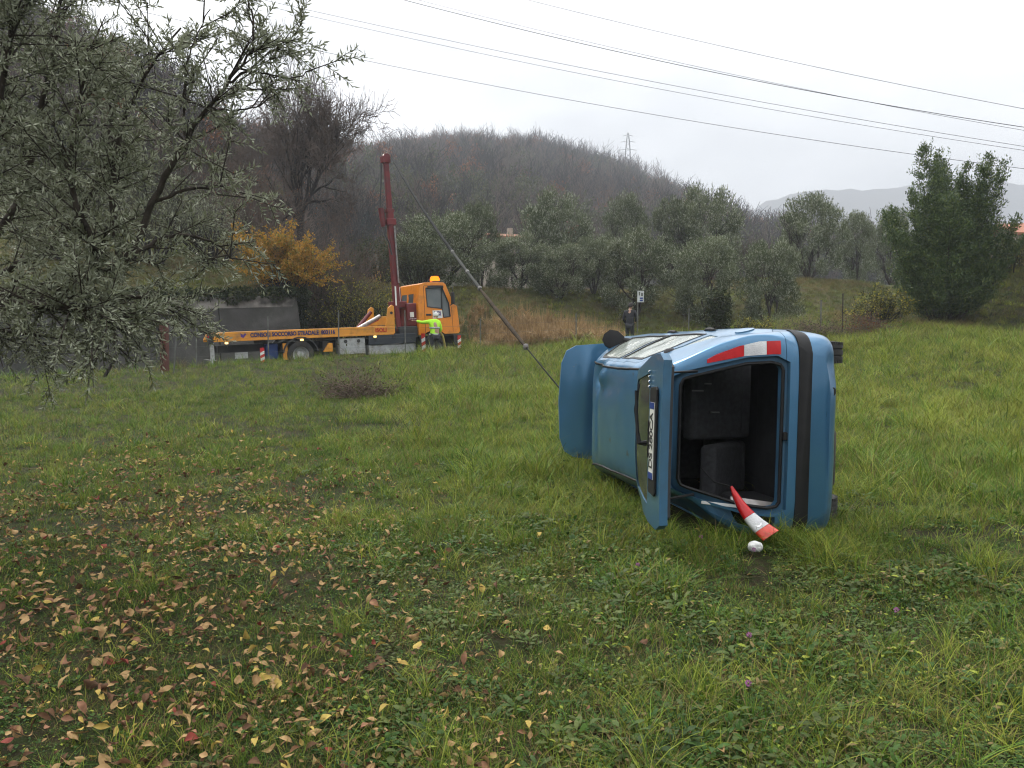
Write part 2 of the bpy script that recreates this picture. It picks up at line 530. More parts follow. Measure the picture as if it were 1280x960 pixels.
# retaining wall of cast concrete
M_conc = mat('old_concrete', (0.085, 0.083, 0.078), rough=0.9, col2=(0.048, 0.046, 0.044), scale=1.1, detail=10, bump=0.5, bscale=18, spec=0.2, space='World',
             dirt=(0.040, 0.042, 0.036), dscale=0.8, dlo=.44, dhi=.62)
M_conc_pale = mat('lime_washed_concrete', (0.27, 0.255, 0.235), rough=0.9, col2=(0.065, 0.062, 0.057), scale=1.3, detail=10, lo=.42, hi=.6, bump=0.4, bscale=20, spec=0.2, space='World')
def build_wall():
    root = empty('retaining_wall', (*road_xy(WALL_S, 6.9), float(road_z(WALL_S))))
    tag(root, 'stained grey concrete retaining wall with a pale top edge behind the truck bed', 'wall', kind='thing')
    def slab(nm, s0, s1, t0, t1, za, zb, m, n=1, bat=0.25):
        mb = MB()
        vs = []
        for i in range(n + 1):
            s = s0 + (s1 - s0) * i / n
            b = float(road_z(s))
            for (t, z) in ((t0 - (bat if za < 0.5 else bat * .1), za), (t1, za), (t1, zb), (t0, zb)):
                x, y = road_xy(s, t)
                vs.append(Vector((x, y, b + z)) - root.location)
        fs = [(0, 1, 2, 3), tuple(4 * n + q for q in (3, 2, 1, 0))]
        for i in range(n):
            for k in range(4):
                fs.append((i * 4 + k, i * 4 + (k + 1) % 4, (i + 1) * 4 + (k + 1) % 4, (i + 1) * 4 + k))
        mb.add(vs, fs)
        return mb.build(nm, m, root, bevel=0.02)
    L0 = -26.0
    w = 3.05
    k = 0
    s = WALL_S
    while s > L0:                       # formwork bays
        slab('wall_bay', s - w + 0.025, s, 6.95 + 0.015 * (k % 2), 7.5, -0.3, 2.28, M_conc, 2)
        slab('top_band', s - w + 0.012, s - 0.004, 6.985, 7.52, 2.283, 2.74, M_conc_pale, 1)
        s -= w; k += 1
    # the wall's return running back from the corner
    x0, y0 = road_xy(WALL_S, 6.9); 
    mb = MB()
    b = float(road_z(WALL_S))
    def P(s_, t_, z): 
        x, y = road_xy(s_, t_); return Vector((x, y, b + z)) - root.location
    vs = [P(WALL_S + 0.30, 6.72, -.3), P(WALL_S + 0.55, 16, -.3), P(WALL_S + 0.25, 16, 2.9), P(WALL_S + 0.01, 6.98, 2.70),
          P(WALL_S - .25, 6.98, -.3), P(WALL_S - .25, 16, -.3), P(WALL_S - .25, 16, 2.9), P(WALL_S - .25, 7.0, 2.70)]
    mb.add(vs, [(0, 1, 2, 3), (7, 6, 5, 4), (0, 3, 7, 4), (1, 5, 6, 2), (3, 2, 6, 7), (0, 4, 5, 1)])
    mb.build('wall_return', M_conc, root, bevel=0.02)
build_wall()
# ================================================================== OVERTURNED CAR
M_paint = mat('blue_metallic_paint', (0.058, 0.170, 0.300), rough=0.28, metal=0.45, col2=(0.052, 0.154, 0.272), scale=2, coat=0.55, spec=0.5,
              dirt=(0.075, 0.080, 0.065), dscale=2.6, dlo=.58, dhi=.92, rough2=0.6, bump=0.02, bscale=3)
def add_scratches(m):
    """long fine scrapes down to primer and thrown mud, laid over the paint"""
    t = m.node_tree; L = t.links.new
    b = next(n for n in t.nodes if n.type == 'BSDF_PRINCIPLED')
    src = b.inputs['Base Color'].links[0].from_socket
    tc = _n(t, 'ShaderNodeTexCoord')
    def layer(rot, sc, lo, hi, col, src, base=1.0):
        mp = _n(t, 'ShaderNodeMapping')
        mp.inputs['Rotation'].default_value = rot; mp.inputs['Scale'].default_value = sc
        L(tc.outputs['Object'], mp.inputs['Vector'])
        nz = _n(t, 'ShaderNodeTexNoise'); nz.inputs['Scale'].default_value = base; nz.inputs['Detail'].default_value = 5
        L(mp.outputs['Vector'], nz.inputs['Vector'])
        mr = _n(t, 'ShaderNodeMapRange'); mr.inputs['From Min'].default_value = lo; mr.inputs['From Max'].default_value = hi
        L(nz.outputs['Fac'], mr.inputs['Value'])
        mx = _n(t, 'ShaderNodeMixRGB'); mx.inputs['Color2'].default_value = (*col, 1)
        L(mr.outputs['Result'], mx.inputs['Fac']); L(src, mx.inputs['Color1'])
        return mx.outputs['Color']
    s = layer((.2, .5, .1), (3, 90, 90), .70, .76, (.16, .20, .22), src)
    s = layer((.9, .1, .7), (90, 4, 60), .72, .78, (.020, .022, .024), s)
    s = layer((0, 0, 0), (6, 6, 6), .66, .80, (.075, .060, .042), s)
    L(s, b.inputs['Base Color'])
add_scratches(M_paint)
M_paint_in = mat('blue_paint_inner', (0.042, 0.13, 0.23), rough=0.5, metal=0.1, col2=(0.04, 0.10, 0.16), scale=5)
M_black = mat('black_plastic', (0.010, 0.010, 0.011), rough=0.6, spec=.3, col2=(0.014, 0.014, 0.014), scale=9, bump=0.1, bscale=200, dirt=(0.035, 0.030, 0.022), dscale=5, dlo=.66, dhi=.85)
M_trim = mat('dark_interior_trim', (0.036, 0.036, 0.039), rough=0.75, col2=(0.024, 0.024, 0.026), scale=8, bump=0.15, bscale=120)
M_seat = mat('charcoal_seat_cloth', (0.050, 0.052, 0.057), rough=0.95, col2=(0.034, 0.034, 0.038), scale=25, bump=0.3, bscale=300)
M_glass = mat('side_glass', (0.42, 0.46, 0.42), rough=0.12, col2=(0.30, 0.34, 0.31), scale=4, trans=0.35, spec=0.8, dirt=(0.5, 0.5, 0.45), dscale=6, dlo=.5, dhi=.8, rough2=0.5)
M_glass_dk = mat('dark_glass', (0.03, 0.035, 0.04), rough=0.08, col2=(0.05, 0.05, 0.05), scale=4, spec=0.8)
M_rubber = mat('tyre_rubber', (0.022, 0.021, 0.020), rough=0.85, col2=(0.05, 0.042, 0.032), scale=6, lo=.5, hi=.8, bump=0.2, bscale=90)
M_alloy = mat('wheel_steel', (0.42, 0.42, 0.42), rough=0.4, metal=0.7, col2=(0.3, 0.3, 0.29), scale=8)
M_red = mat('red_lens', (0.50, 0.008, 0.010), rough=0.2, col2=(0.40, 0.006, 0.008), scale=14, spec=0.35, coat=0.15, bump=0.1, bscale=120)
M_orange_lens = mat('orange_red_lens', (0.75, 0.055, 0.015), rough=0.15, col2=(0.55, 0.03, 0.01), scale=20, spec=0.7, coat=0.5, bump=0.3, bscale=150)
M_clear = mat('clear_lens', (0.66, 0.66, 0.66), rough=0.15, col2=(0.48, 0.48, 0.49), scale=9, spec=0.8, coat=0.6, bump=0.3, bscale=120)
M_plate = mat('plate_white', (0.62, 0.62, 0.58), rough=0.4, col2=(0.5, 0.5, 0.45), scale=12)
M_plate_blue = mat('plate_blue', (0.015, 0.04, 0.20), rough=0.4, scale=12)
M_ink = mat('plate_ink', (0.012, 0.012, 0.012), rough=0.5, scale=30)
M_grime = mat('underbody_grime', (0.035, 0.032, 0.028), rough=0.9, col2=(0.055, 0.045, 0.035), scale=6, bump=0.4, bscale=30)
M_paper = mat('paper_white', (0.62, 0.62, 0.60), rough=0.8, col2=(0.5, 0.5, 0.48), scale=8)
M_steel0 = mat('dull_steel', (0.20, 0.20, 0.20), rough=0.5, metal=0.6, scale=10)
M_chrome = mat('bright_metal', (0.6, 0.6, 0.6), rough=0.25, metal=1.0, scale=10)

CL = 3.90
def c_top(l): return np.interp(l, [0, .04, .10, .16, .22, .28, .33, .38, .46, .6, 1.2, 1.95, 2.42, 2.60, 2.80, 2.98, 3.25, 3.55, 3.75, 3.85, 3.9],
                                  [.62, .73, .88, 1.03, 1.18, 1.33, 1.43, 1.485, 1.51, 1.528, 1.55, 1.535, 1.485, 1.37, 1.19, 1.05, .995, .92, .82, .68, .56])
def c_wmax(l): return np.interp(l, [0, .03, .08, .16, .3, .55, 1.2, 2.8, 3.3, 3.6, 3.8, 3.9], [.62, .70, .755, .79, .81, .825, .83, .83, .815, .77, .67, .52])
def c_floor(l): return np.interp(l, [0, .06, .2, .5, 3.3, 3.7, 3.9], [.34, .25, .2, .18, .18, .2, .28])
def car_w(l, h):
    """half width of the body skin at height h"""
    wm = c_wmax(l)
    w = wm * np.interp(h, [.15, .25, .42, .66, .80, .93], [.93, .965, .99, 1.0, .992, .965])
    return np.where(h > .93, wm * .965 - (h - .93) * 0.48 - np.clip(h - 1.25, 0, 1) ** 2 * 0.5, w)
def car_section(l, nv=30, o=0.0):
    """half section of the body skin, drawn in by o"""
    top, fl = float(c_top(l)) - o, float(c_floor(l)) + o
    hr = top - 0.085
    hm = lambda h, k: min(h, fl + (hr - fl) * k)
    hs = [fl, fl, hm(fl + .06, .12), hm(.42, .35), hm(.66, .62), hm(.80, .76), hm(.93, .87)]
    hs += [hs[-1] + (hr - hs[-1]) * f for f in (.33, .66, 1.0)]
    P = [(0, fl), (float(car_w(l, .2)) * .86 - o, fl)]
    for h in hs[2:]: P.append((float(car_w(l, h)) - o, h))
    wr = P[-1][0]
    P += [(wr - .035, top - .045), (wr - .10, top - .018), (wr * .55, top - .006), (wr * .25, top - .001), (0, top)]
    P = np.array(P)
    u = np.linspace(0, len(P) - 1, nv)
    k = np.arange(len(P))
    return np.stack([np.interp(u, k, P[:, 0]), np.interp(u, k, P[:, 1])], -1)
NV = 43
def dent(V):
    """crumpling from the crash: V columns l, y(left+), h"""
    V = V.copy()
    l, y, h = V[:, 0], V[:, 1], V[:, 2]
    def push(c, r, d):
        c, d = np.array(c), np.array(d)
        q = np.exp(-(((V - c) / np.array(r)) ** 2).sum(1))
        return q[:, None] * d
    D = push((2.16, -.38, 1.50), (.14, .11, .16), (0, 0, -.085))
    D += push((1.93, -.36, 1.54), (.08, .09, .16), (0, 0, .05))
    D += push((1.85, -.30, 1.54), (.35, .07, .14), (0, 0, -.022))
    D += push((2.3, .1, 1.48), (.2, .5, .2), (0, 0, -.03))
    D += push((.35, .62, 1.35), (.3, .25, .2), (.02, -.05, -.04))
    D += push((.5, -.79, .9), (.25, .14, .10), (0, .03, 0))
    D += push((.28, -.80, .78), (.12, .1, .10), (0, .022, 0))
    D += push((.03, -.55, .33), (.12, .12, .12), (.05, .02, 0))
    D += push((3.7, 0, .7), (.3, .7, .3), (-.12, .05, .02))
    D += push((3.30, -.30, .98), (.10, .30, .2), (0, 0, .045)) + push((3.18, .25, 1.0), (.07, .35, .2), (0, 0, -.03))
    wob = 0.010 * (vnoise(l * 4 + y * 3, h * 5 + y * 4, 21) - .5) + 0.005 * (vnoise(l * 11 + y * 5, h * 9 - y * 7, 22) - .5)
    D[:, 0] += 0; D[:, 1] += wob * np.sign(y); D[:, 2] += wob * .6
    return V + D
def car_loft(off):
    ls = np.unique(np.concatenate([np.linspace(0, .5, 26), np.linspace(.5, 2.2, 36), np.linspace(2.2, 3.0, 20), np.linspace(3.0, CL, 20)]))
    rows = []
    o = -off
    for l in ls:
        h = car_section(l, NV, o)
        lx = o + l * (CL - 2 * o) / CL
        rows.append(np.vstack([np.stack([np.full(NV, lx), -h[:, 0], h[:, 1]], -1), np.stack([np.full(NV - 2, lx), h[1:-1, 0][::-1], h[1:-1, 1][::-1]], -1)]))
    V = np.array(rows); m = V.shape[1]
    for _ in range(2):
        V[:, :, 1:] = .5 * V[:, :, 1:] + .25 * (np.roll(V, 1, 1) + np.roll(V, -1, 1))[:, :, 1:]
        V[1:-1, :, 1:] = .5 * V[1:-1, :, 1:] + .25 * (V[2:, :, 1:] + V[:-2, :, 1:])
    V = dent(V.reshape(-1, 3))
    n = len(ls)
    F = [(i * m + k, i * m + (k + 1) % m, (i + 1) * m + (k + 1) % m, (i + 1) * m + k) for i in range(n - 1) for k in range(m)]
    F.append(tuple(range(m))[::-1]); F.append(tuple(range((n - 1) * m, n * m)))
    bm = bmesh.new()
    vs = [bm.verts.new(p) for p in V]
    for f in F: bm.faces.new([vs[i] for i in f])
    bmesh.ops.recalc_face_normals(bm, faces=bm.faces)
    me = bpy.data.meshes.new('loft'); bm.to_mesh(me); bm.free()
    return me
def temp(me, m):
    me.materials.clear(); me.materials.append(m)
    o = bpy.data.objects.new('tmp', me); COL.objects.link(o); return o
def csg(a, *ops):
    """a mesh cut by others: ops are (mesh, 'DIFFERENCE' / 'INTERSECT'); returns a new mesh"""
    o = bpy.data.objects.new('tmp', a); COL.objects.link(o)
    tmp = [o]
    for me, op in ops:
        q = bpy.data.objects.new('tmp', me); COL.objects.link(q); tmp.append(q)
        md = o.modifiers.new('b', 'BOOLEAN'); md.object = q; md.operation = op; md.solver = 'EXACT'; md.material_mode = 'TRANSFER'
    dg = bpy.context.evaluated_depsgraph_get()
    res = bpy.data.meshes.new_from_object(o.evaluated_get(dg), preserve_all_data_layers=False, depsgraph=dg)
    for q in tmp: bpy.data.objects.remove(q)
    return res
def pr(poly, axis, a, b, m=None):
    mb = MB(); mb.prism(poly, axis, a, b)
    return mb.mesh('cut', m or M_paint_in)
def solid(me, m):
    r = me.copy(); r.materials.clear(); r.materials.append(m); return r
def fin(me, name, parent, ang=32):
    me.polygons.foreach_set('use_smooth', [True] * len(me.polygons))
    me.set_sharp_from_angle(angle=R_(ang))
    me.name = name
    return link_obj(name, me, parent)

def text_mesh(fc, m):
    o = bpy.data.objects.new('tmp', fc); COL.objects.link(o)
    dg = bpy.context.evaluated_depsgraph_get()
    me = bpy.data.meshes.new_from_object(o.evaluated_get(dg), depsgraph=dg)
    bpy.data.objects.remove(o)
    me.materials.clear(); me.materials.append(m)
    return me

def build_car():
    root = empty('overturned_car')
    tag(root, 'light blue hatchback lying on its side in the meadow, tailgate and bonnet open', 'car')
    L0, Lin = car_loft(0), car_loft(-0.035)
    Lp, Lm = car_loft(0.008), car_loft(-0.012)
    Lg0, Lg1 = car_loft(-0.006), car_loft(-0.011)
    outer = solid(L0, M_paint); inner = solid(Lin, M_trim)
    # --- cutters: polygons in the side view are (l, h), in the rear view (y, h), in the top view (l, y)
    fdoor = [(1.66, .30), (2.66, .30), (2.80, .50), (2.78, .95), (2.46, 1.36), (2.32, 1.425), (1.70, 1.455), (1.62, .95)]
    rdoor = [(1.05, .30), (1.65, .30), (1.608, .95), (1.69, 1.456), (1.12, 1.45), (.78, 1.20), (.74, .95), (.78, .72), (.98, .55)]
    fwin = [(2.62, .985), (2.40, 1.33), (2.28, 1.385), (1.77, 1.40), (1.70, .965)]
    rwin = [(1.62, .965), (1.68, 1.40), (1.16, 1.395), (.93, 1.20), (.86, .975)]
    qwin = [(.73, .985), (.80, 1.16), (1.02, 1.37), (.86, 1.33), (.62, 1.12), (.55, 1.0)]
    wscr = [(2.53, -.50), (2.53, .50), (2.93, .62), (2.93, -.62)]
    hatch = [(-.555, .665), (.555, .665), (.60, .75), (.585, .95), (.475, 1.36), (.43, 1.445), (-.43, 1.445), (-.475, 1.36), (-.585, .95), (-.60, .75)]
    hopen = [(-.50, .70), (.50, .70), (.535, .72), (.55, .78), (.535, .95), (.425, 1.33), (.405, 1.375), (.36, 1.395), (-.36, 1.395), (-.405, 1.375), (-.425, 1.33), (-.535, .95), (-.55, .78), (-.535, .72)]
    hwin = [(-.46, .98), (.46, .98), (.40, 1.34), (.36, 1.37), (-.36, 1.37), (-.40, 1.34)]
    bonn = [(3.0, -.66), (3.0, .66), (3.40, .62), (3.50, .56), (3.55, .42), (3.57, 0), (3.55, -.42), (3.50, -.56), (3.40, -.62)]
    light_side = [(-.2, .735), (.15, .735), (.175, .85), (.205, 1.0), (.258, 1.20), (.268, 1.23), (-.2, 1.23)]
    def light_rear(s):
        q = [(.612, .72), (.612, .78), (.595, .97), (.532, 1.235), (.545, 1.255), (.60, 1.17), (.665, 1.02), (.705, .88), (.715, .72)]
        return [(s * a, b) for a, b in q]
    bump_side = [(-.3, .1), (.44, .1), (.42, .60), (.25, .69), (-.3, .69)]
    DIF, INT = 'DIFFERENCE', 'INTERSECT'
    arch = MB()
    for l in (.74, 3.20):
        for s in (-1, 1):
            arch.lathe([(.345, -.2), (.345, .2)], 28, Matrix.Translation((l, s * .82, .30)) @ Matrix.Rotation(math.pi / 2, 4, 'X'))
    arch_m = arch.mesh('cut', M_black)
    R = lambda poly, y0=-1.2, y1=-.25: pr(poly, 1, y0, y1)
    def grow(poly, e):
        c = np.mean(np.array(poly), 0); return [tuple(c + (np.array(p) - c) * (1 + e / max(np.linalg.norm(np.array(p) - c), 1e-6))) for p in poly]
    shell = csg(outer, (inner, DIF))
    cut_hatch = pr(hatch, 0, -.3, .44)
    body = csg(shell, (R(grow(fdoor, .004)), DIF), (R(grow(rdoor, .004)), DIF), (R(qwin), DIF), (pr([(-a, b) for a, b in []] or qwin, 1, .25, 1.2), DIF),
               (pr(fwin, 1, .25, 1.2), DIF), (pr(rwin, 1, .25, 1.2), DIF),
               (pr(wscr, 2, 1.0, 1.6), DIF), (cut_hatch, DIF), (pr(grow(bonn, .006), 2, .75, 1.3), DIF), (arch_m, DIF))
    lr = {}
    for s in (-1, 1):
        cutl = csg(pr(light_side, 1, min(s * .3, s * 1.2), max(s * .3, s * 1.2)), (pr(light_rear(s), 0, -.3, .6), INT))
        body = csg(body, (cutl, DIF)); lr[s] = cutl
    bump_cut = pr(bump_side, 1, -1.2, 1.2)
    bumper = csg(body, (bump_cut, INT))
    body = csg(body, (pr(grow(bump_side, .005), 1, -1.2, 1.2), DIF))
    bod = fin(body, 'body', root)
    bod.data.materials.append(M_grime)
    gi_ = len(bod.data.materials) - 1
    for q in bod.data.polygons:
        if q.normal.z < -.6 and q.center.z < .27: q.material_index = gi_
    bo = fin(bumper, 'rear_bumper', root)
    strip = csg(solid(Lp, M_black), (solid(Lm, M_black), DIF), (pr([(-.3, .50), (.12, .50), (.22, .53), (.28, .56), (.24, .585), (.12, .605), (-.3, .605)], 1, -1.2, 1.2, M_black), INT))
    fin(strip, 'rub_strip', bo)
    # inner frame of the tailgate opening: painted flange and rubber seal
    fl = csg(solid(Lin, M_paint_in), (solid(car_loft(-0.075), M_paint_in), DIF), (pr(hatch, 0, -.3, .46), INT), (pr(hopen, 0, -.4, .6), DIF))
    fo = fin(fl, 'tailgate_frame', root)
    sm = MB()
    ring = []
    for i in range(len(hopen)):
        a, b = np.array(hopen[i]), np.array(hopen[(i + 1) % len(hopen)])
        for f in (0, .34, .67):
            p = a + (b - a) * f
            hh = p[1]
            l = float(np.interp(hh, [.62, .73, .88, 1.03, 1.18, 1.33, 1.43], [.0, .04, .10, .16, .22, .28, .33]))
            ring.append((l + .035, p[0], hh))
    ring.append(ring[0])
    sm.tube(ring, .014, 6, cap=False)
    sm.build('rubber_seal', M_black, fo, smooth=60)
    # doors of the upper side, with their glass
    for poly, win, nm, hl in ((fdoor, fwin, 'front_door', 1.83), (rdoor, rwin, 'rear_door', 1.0)):
        d = csg(shell, (R(poly), INT), (R(win), DIF), (arch_m, DIF))
        do = fin(d, nm, root)
        g = csg(solid(Lg0, M_glass), (solid(Lg1, M_glass), DIF), (pr(grow(win, .012), 1, -1.2, -.25, M_glass), INT))
        fin(g, 'window_glass', do)
        gs = csg(solid(car_loft(.004), M_black), (solid(Lg1, M_black), DIF), (pr(grow(win, .022), 1, -1.2, -.25, M_black), INT), (pr(grow(win, -.006), 1, -1.3, -.2, M_black), DIF))
        fin(gs, 'window_seal', do)
        y = -float(car_w(hl, .87)) + .012
        hb = MB().tube([(hl - .09, y + .01, .862), (hl - .08, y - .014, .866), (hl - .03, y - .022, .868), (hl + .05, y - .022, .868), (hl + .085, y - .012, .866), (hl + .095, y + .01, .862)], [.015, .018, .017, .017, .018, .015], 8)
        hb.box((hl - .10, y - .018, .835), (hl - .045, y + .02, .895))
        hb.build('door_handle', M_black, do, smooth=50)
    g = csg(solid(Lg0, M_glass), (solid(Lg1, M_glass), DIF), (pr(grow(qwin, .012), 1, -1.2, -.25, M_glass), INT))
    fin(g, 'quarter_window', root)
    g = csg(solid(Lg0, M_glass_dk), (solid(Lg1, M_glass_dk), DIF), (pr(wscr, 2, 1.0, 1.6, M_glass_dk), INT))
    fin(g, 'windscreen', root)
    # tail light, upper corner
    def lens(s, par):
        for (h0, h1, m, nm) in ((.985, 1.40, M_red, 'red_lens'), (.832, .982, M_clear, 'clear_lens'), (.60, .829, M_red, 'red_lens')):
            lo = pr([(-.5, h0), (.8, h0), (.8, h1), (-.5, h1)], 1, -1.3, 1.3, m)
            fin(csg(solid(Lp, m), (solid(Lm, m), DIF), (solid(lr[s], m), INT), (lo, INT)), nm, par)
    tl = empty('tail_light', parent=root)
    lens(-1, tl)
    # lamp bowls seen through the clear lens, and the ribs between the lens fields
    for h in (.872, .945):
        l_ = float(np.interp(h, [.73, .88, 1.03], [.04, .10, .16])); 
        MB().lathe([(0, -.004), (.026, -.004), (.030, 0), (.026, .004), (0, .004)], 14, Matrix.Translation((l_ + .008, -.652, h)) @ Matrix.Rotation(R_(-68), 4, 'Y')).build('lamp_bowl', M_chrome, tl)
    # filler flap in the flank that lies uppermost
    flap = [(.50 + .075 * math.cos(a), .80 + .075 * math.sin(a)) for a in np.linspace(0, 2 * math.pi, 17)[:-1]]
    fin(csg(solid(Lp, M_paint), (solid(Lm, M_paint), DIF), (pr(flap, 1, -1.2, -.3), INT)), 'filler_flap', root)
    # tailgate, swung up about its hinge at the roof edge
    HN = Vector((.40, 0, 1.475))
    tg = empty('tailgate', parent=root)
    tg.location = HN + Vector((0, 0, .23))
    tg.rotation_euler = (0, R_(TG_ANG), 0)
    pan = csg(outer, (solid(car_loft(-.05), M_paint_in), DIF), (pr(grow(hatch, -.006), 0, -.3, .44), INT), (pr(hwin, 0, -.4, .6), DIF))
    po = fin(pan, 'panel', tg); po.location = -HN
    go = fin(csg(solid(Lg0, M_glass_dk), (solid(Lg1, M_glass_dk), DIF), (pr(grow(hwin, .02), 0, -.3, .44, M_glass_dk), INT)), 'rear_window', tg); go.location = -HN
    def rl(h): return float(np.interp(h, [.62, .73, .88, 1.03, 1.18, 1.33, 1.43], [.0, .04, .10, .16, .22, .28, .33]))
    # number plate recess, plate and its characters
    a0 = math.atan2(.60, .24)      # slope of the rear face
    h0, h1 = .735, .905
    sl = Vector((rl(h1) - rl(h0), 0, h1 - h0)).normalized()
    nrm = Vector((-sl.z, 0, sl.x))
    def on(y, h, out): return Vector((rl(h), y, h)) + nrm * out - HN
    rec = MB()
    pts = [(-.37, h0 + .02), (-.35, h0), (.35, h0), (.37, h0 + .02), (.36, h1 - .01), (.34, h1), (-.34, h1), (-.36, h1 - .01)]
    rec.add([on(y, h, .002) for y, h in pts] + [on(y, h, .016) for y, h in pts], [tuple(range(8)), tuple(range(15, 7, -1))] + [(i, (i + 1) % 8, 8 + (i + 1) % 8, 8 + i) for i in range(8)])
    rco = rec.build('plate_surround', M_black, tg, bevel=.004)
    def slabp(y0, y1, ha, hb, o0, o1, nm, m, par):
        mb = MB(); q = [(y0, ha), (y1, ha), (y1, hb), (y0, hb)]
        mb.add([on(y, h, o0) for y, h in q] + [on(y, h, o1) for y, h in q], [(0, 1, 2, 3), (7, 6, 5, 4), (0, 4, 5, 1), (1, 5, 6, 2), (2, 6, 7, 3), (3, 7, 4, 0)])
        return mb.build(nm, m, par)
    pl = slabp(-.26, .26, .765, .873, .017, .022, 'number_plate', M_plate, tg)
    slabp(.216, .26, .7655, .8725, .0225, .024, 'blue_band', M_plate_blue, pl)
    slabp(-.26, -.216, .7655, .8725, .0225, .024, 'blue_band', M_plate_blue, pl)
    fc = bpy.data.curves.new('plate_characters', 'FONT')
    fc.body = 'DS 280CA'; fc.size = .108; fc.align_x = 'CENTER'; fc.align_y = 'CENTER'; fc.extrude = .0008; fc.offset = .0012; fc.space_character = .90
    fc.materials.append(M_ink)
    to = link_obj('plate_characters', text_mesh(fc, M_ink), pl)
    ex = Vector((0, -1, 0)); ey = sl; ez = ex.cross(ey)
    Mx = Matrix((ex, ey, ez)).transposed().to_4x4(); Mx.translation = on(0, .819, .0235)
    to.matrix_local = Mx @ Matrix.Scale(.88, 4, (1, 0, 0)) @ Matrix.Scale(1.12, 4, (0, 1, 0))
    # wiper folded on the window foot
    wp = MB()
    wp.tube([on(.03, .955, .02), on(.03, .955, .07), on(-.05, .975, .08), on(-.33, 1.03, .085)], [.022, .018, .013, .009], 8)
    wo = wp.build('wiper', M_black, tg, smooth=50)
    MB().tube([on(.02, 1.03, .06), on(-.20, 1.03, .085), on(-.38, 1.035, .06)], [.008, .011, .008], 6).build('wiper_blade', M_black, wo, smooth=50)
    # handle bar and lamp, inner trim
    MB().box(tuple(on(.13, .92, .0)), tuple(on(-.13, .945, .0) + Vector((-.02, 0, 0)))).build('grab_handle', M_black, tg, bevel=.006)
    # fixing and mascot marks below the glass: small chrome lettering dots
    for i in range(4):
        p = on(-.36 - .035 * i, .95, .01)
        MB().lathe([(.0, .004), (.011, .004), (.013, 0), (.011, -.004), (.0, -.004)], 10, Matrix.Translation(p)).build('badge_letter', M_chrome, tg)
    tin = csg(solid(car_loft(-.055), M_trim), (solid(car_loft(-.075), M_trim), DIF), (pr(grow(hatch, -.06), 0, -.3, .44, M_trim), INT), (pr(grow(hwin, .01), 0, -.4, .6, M_trim), DIF))
    ti = fin(tin, 'inner_trim', tg); ti.location = -HN
    for s in (-1, 1):
        # bent hinge arm and gas strut that still hold the torn tailgate
        MB().tube([(.47, s * .30, 1.50), (.42, s * .30, 1.58), (.38, s * .30, 1.66), (.30, s * .30, 1.69)], [.016, .016, .015, .014], 8).build('hinge_arm', M_paint_in, root, smooth=50)
        MB().tube([(.27, s * .47, 1.30), (.02, s * .46, 1.62)], [.011, .008], 8).build('gas_strut', M_black, root, smooth=50)
    # bonnet, thrown right up
    BH = Vector((3.0, 0, 1.035))
    bn = empty('bonnet', parent=root); bn.location = BH + Vector((.12, -.07, -.02)); bn.rotation_euler = (R_(-3), R_(BN_ANG), R_(2))
    bp = csg(outer, (solid(car_loft(-.03), M_paint_in), DIF), (pr(bonn, 2, .75, 1.3), INT))
    b_o = fin(bp, 'panel', bn); b_o.location = -BH
    # wing mirror
    mm = MB()
    my = -float(car_w(2.55, .95))
    for i in range(7):
        pass
    prof = [(-.11, .0), (-.10, .06), (-.05, .10), (.03, .105), (.10, .07), (.115, .0), (.09, -.07), (0, -.095), (-.08, -.07)]
    ringv = []
    for k, (sc, dl) in enumerate(((.75, -.035), (1.0, -.03), (1.0, .02), (.86, .07), (.5, .10))):
        ringv.append([(2.60 + dl, my - .12 + a * sc, 1.06 + b * sc) for a, b in prof])
    vs = [p for r in ringv for p in r]; n = len(prof)
    fs = [(i * n + k, i * n + (k + 1) % n, (i + 1) * n + (k + 1) % n, (i + 1) * n + k) for i in range(4) for k in range(n)] + [tuple(range(n))[::-1], tuple(range(4 * n, 5 * n))]
    mm.add(vs, fs)
    mm.tube([(2.58, my + .06, 1.0), (2.60, my - .06, 1.03)], [.035, .03], 8)
    mo = mm.build('wing_mirror', M_black, root, smooth=45)
    mp = Vector((2.58, my + .06, 1.0))
    mo.matrix_local = Matrix.Translation(mp) @ Matrix.Rotation(R_(-62), 4, 'X') @ Matrix.Rotation(R_(20), 4, 'Z') @ Matrix.Translation(-mp)
    # drip mouldings along both roof edges
    for s in (-1, 1):
        q = MB()
        pts = []
        for l in np.linspace(.46, 2.44, 24):
            sec = car_section(l, NV)
            i = int(NV * .735)
            pts.append((l, s * sec[i, 0], sec[i, 1]))
        pts = [tuple(p) for p in dent(np.array(pts))]
        q.tube(pts, .011, 6); q.build('roof_moulding', M_black, root, smooth=60)
    # wheels
    def wheel(l, s):
        w = empty('wheel', (l, s * (.735 if l > 2 else .645), .295 if l > 2 else .115), parent=root)
        w.rotation_euler = (R_(90) * -s, 0, 0)
        return w
    tyre_p = [(.19, -.085), (.225, -.092), (.27, -.088), (.286, -.075), (.292, -.055), (.292, -.034), (.283, -.032), (.283, -.022), (.292, -.02), (.293, 0), (.292, .02), (.283, .022), (.283, .032), (.292, .034), (.292, .055), (.286, .075), (.27, .088), (.225, .092), (.19, .085)]
    tm = MB(); tm.lathe(tyre_p, 48, close=True)
    for k in range(72):           # shoulder blocks
        a = 2 * math.pi * k / 72
        for zz in (-.072, .072):
            M = Matrix.Rotation(a, 4, 'Z') @ Matrix.Translation((.286, 0, zz))
            tm.box((-.02, -.008, -.016), (.005, .008, .012), M=M)
    tyre_me = tm.mesh('tyre', M_rubber, 40)
    rm = MB(); rm.lathe([(.19, -.08), (.195, -.085), (.185, -.07), (.175, -.02), (.17, .05), (.185, .078), (.195, .085), (.19, .08), (.178, .045), (.15, .035), (.09, .05), (.05, .055), (.0, .055)], 40)
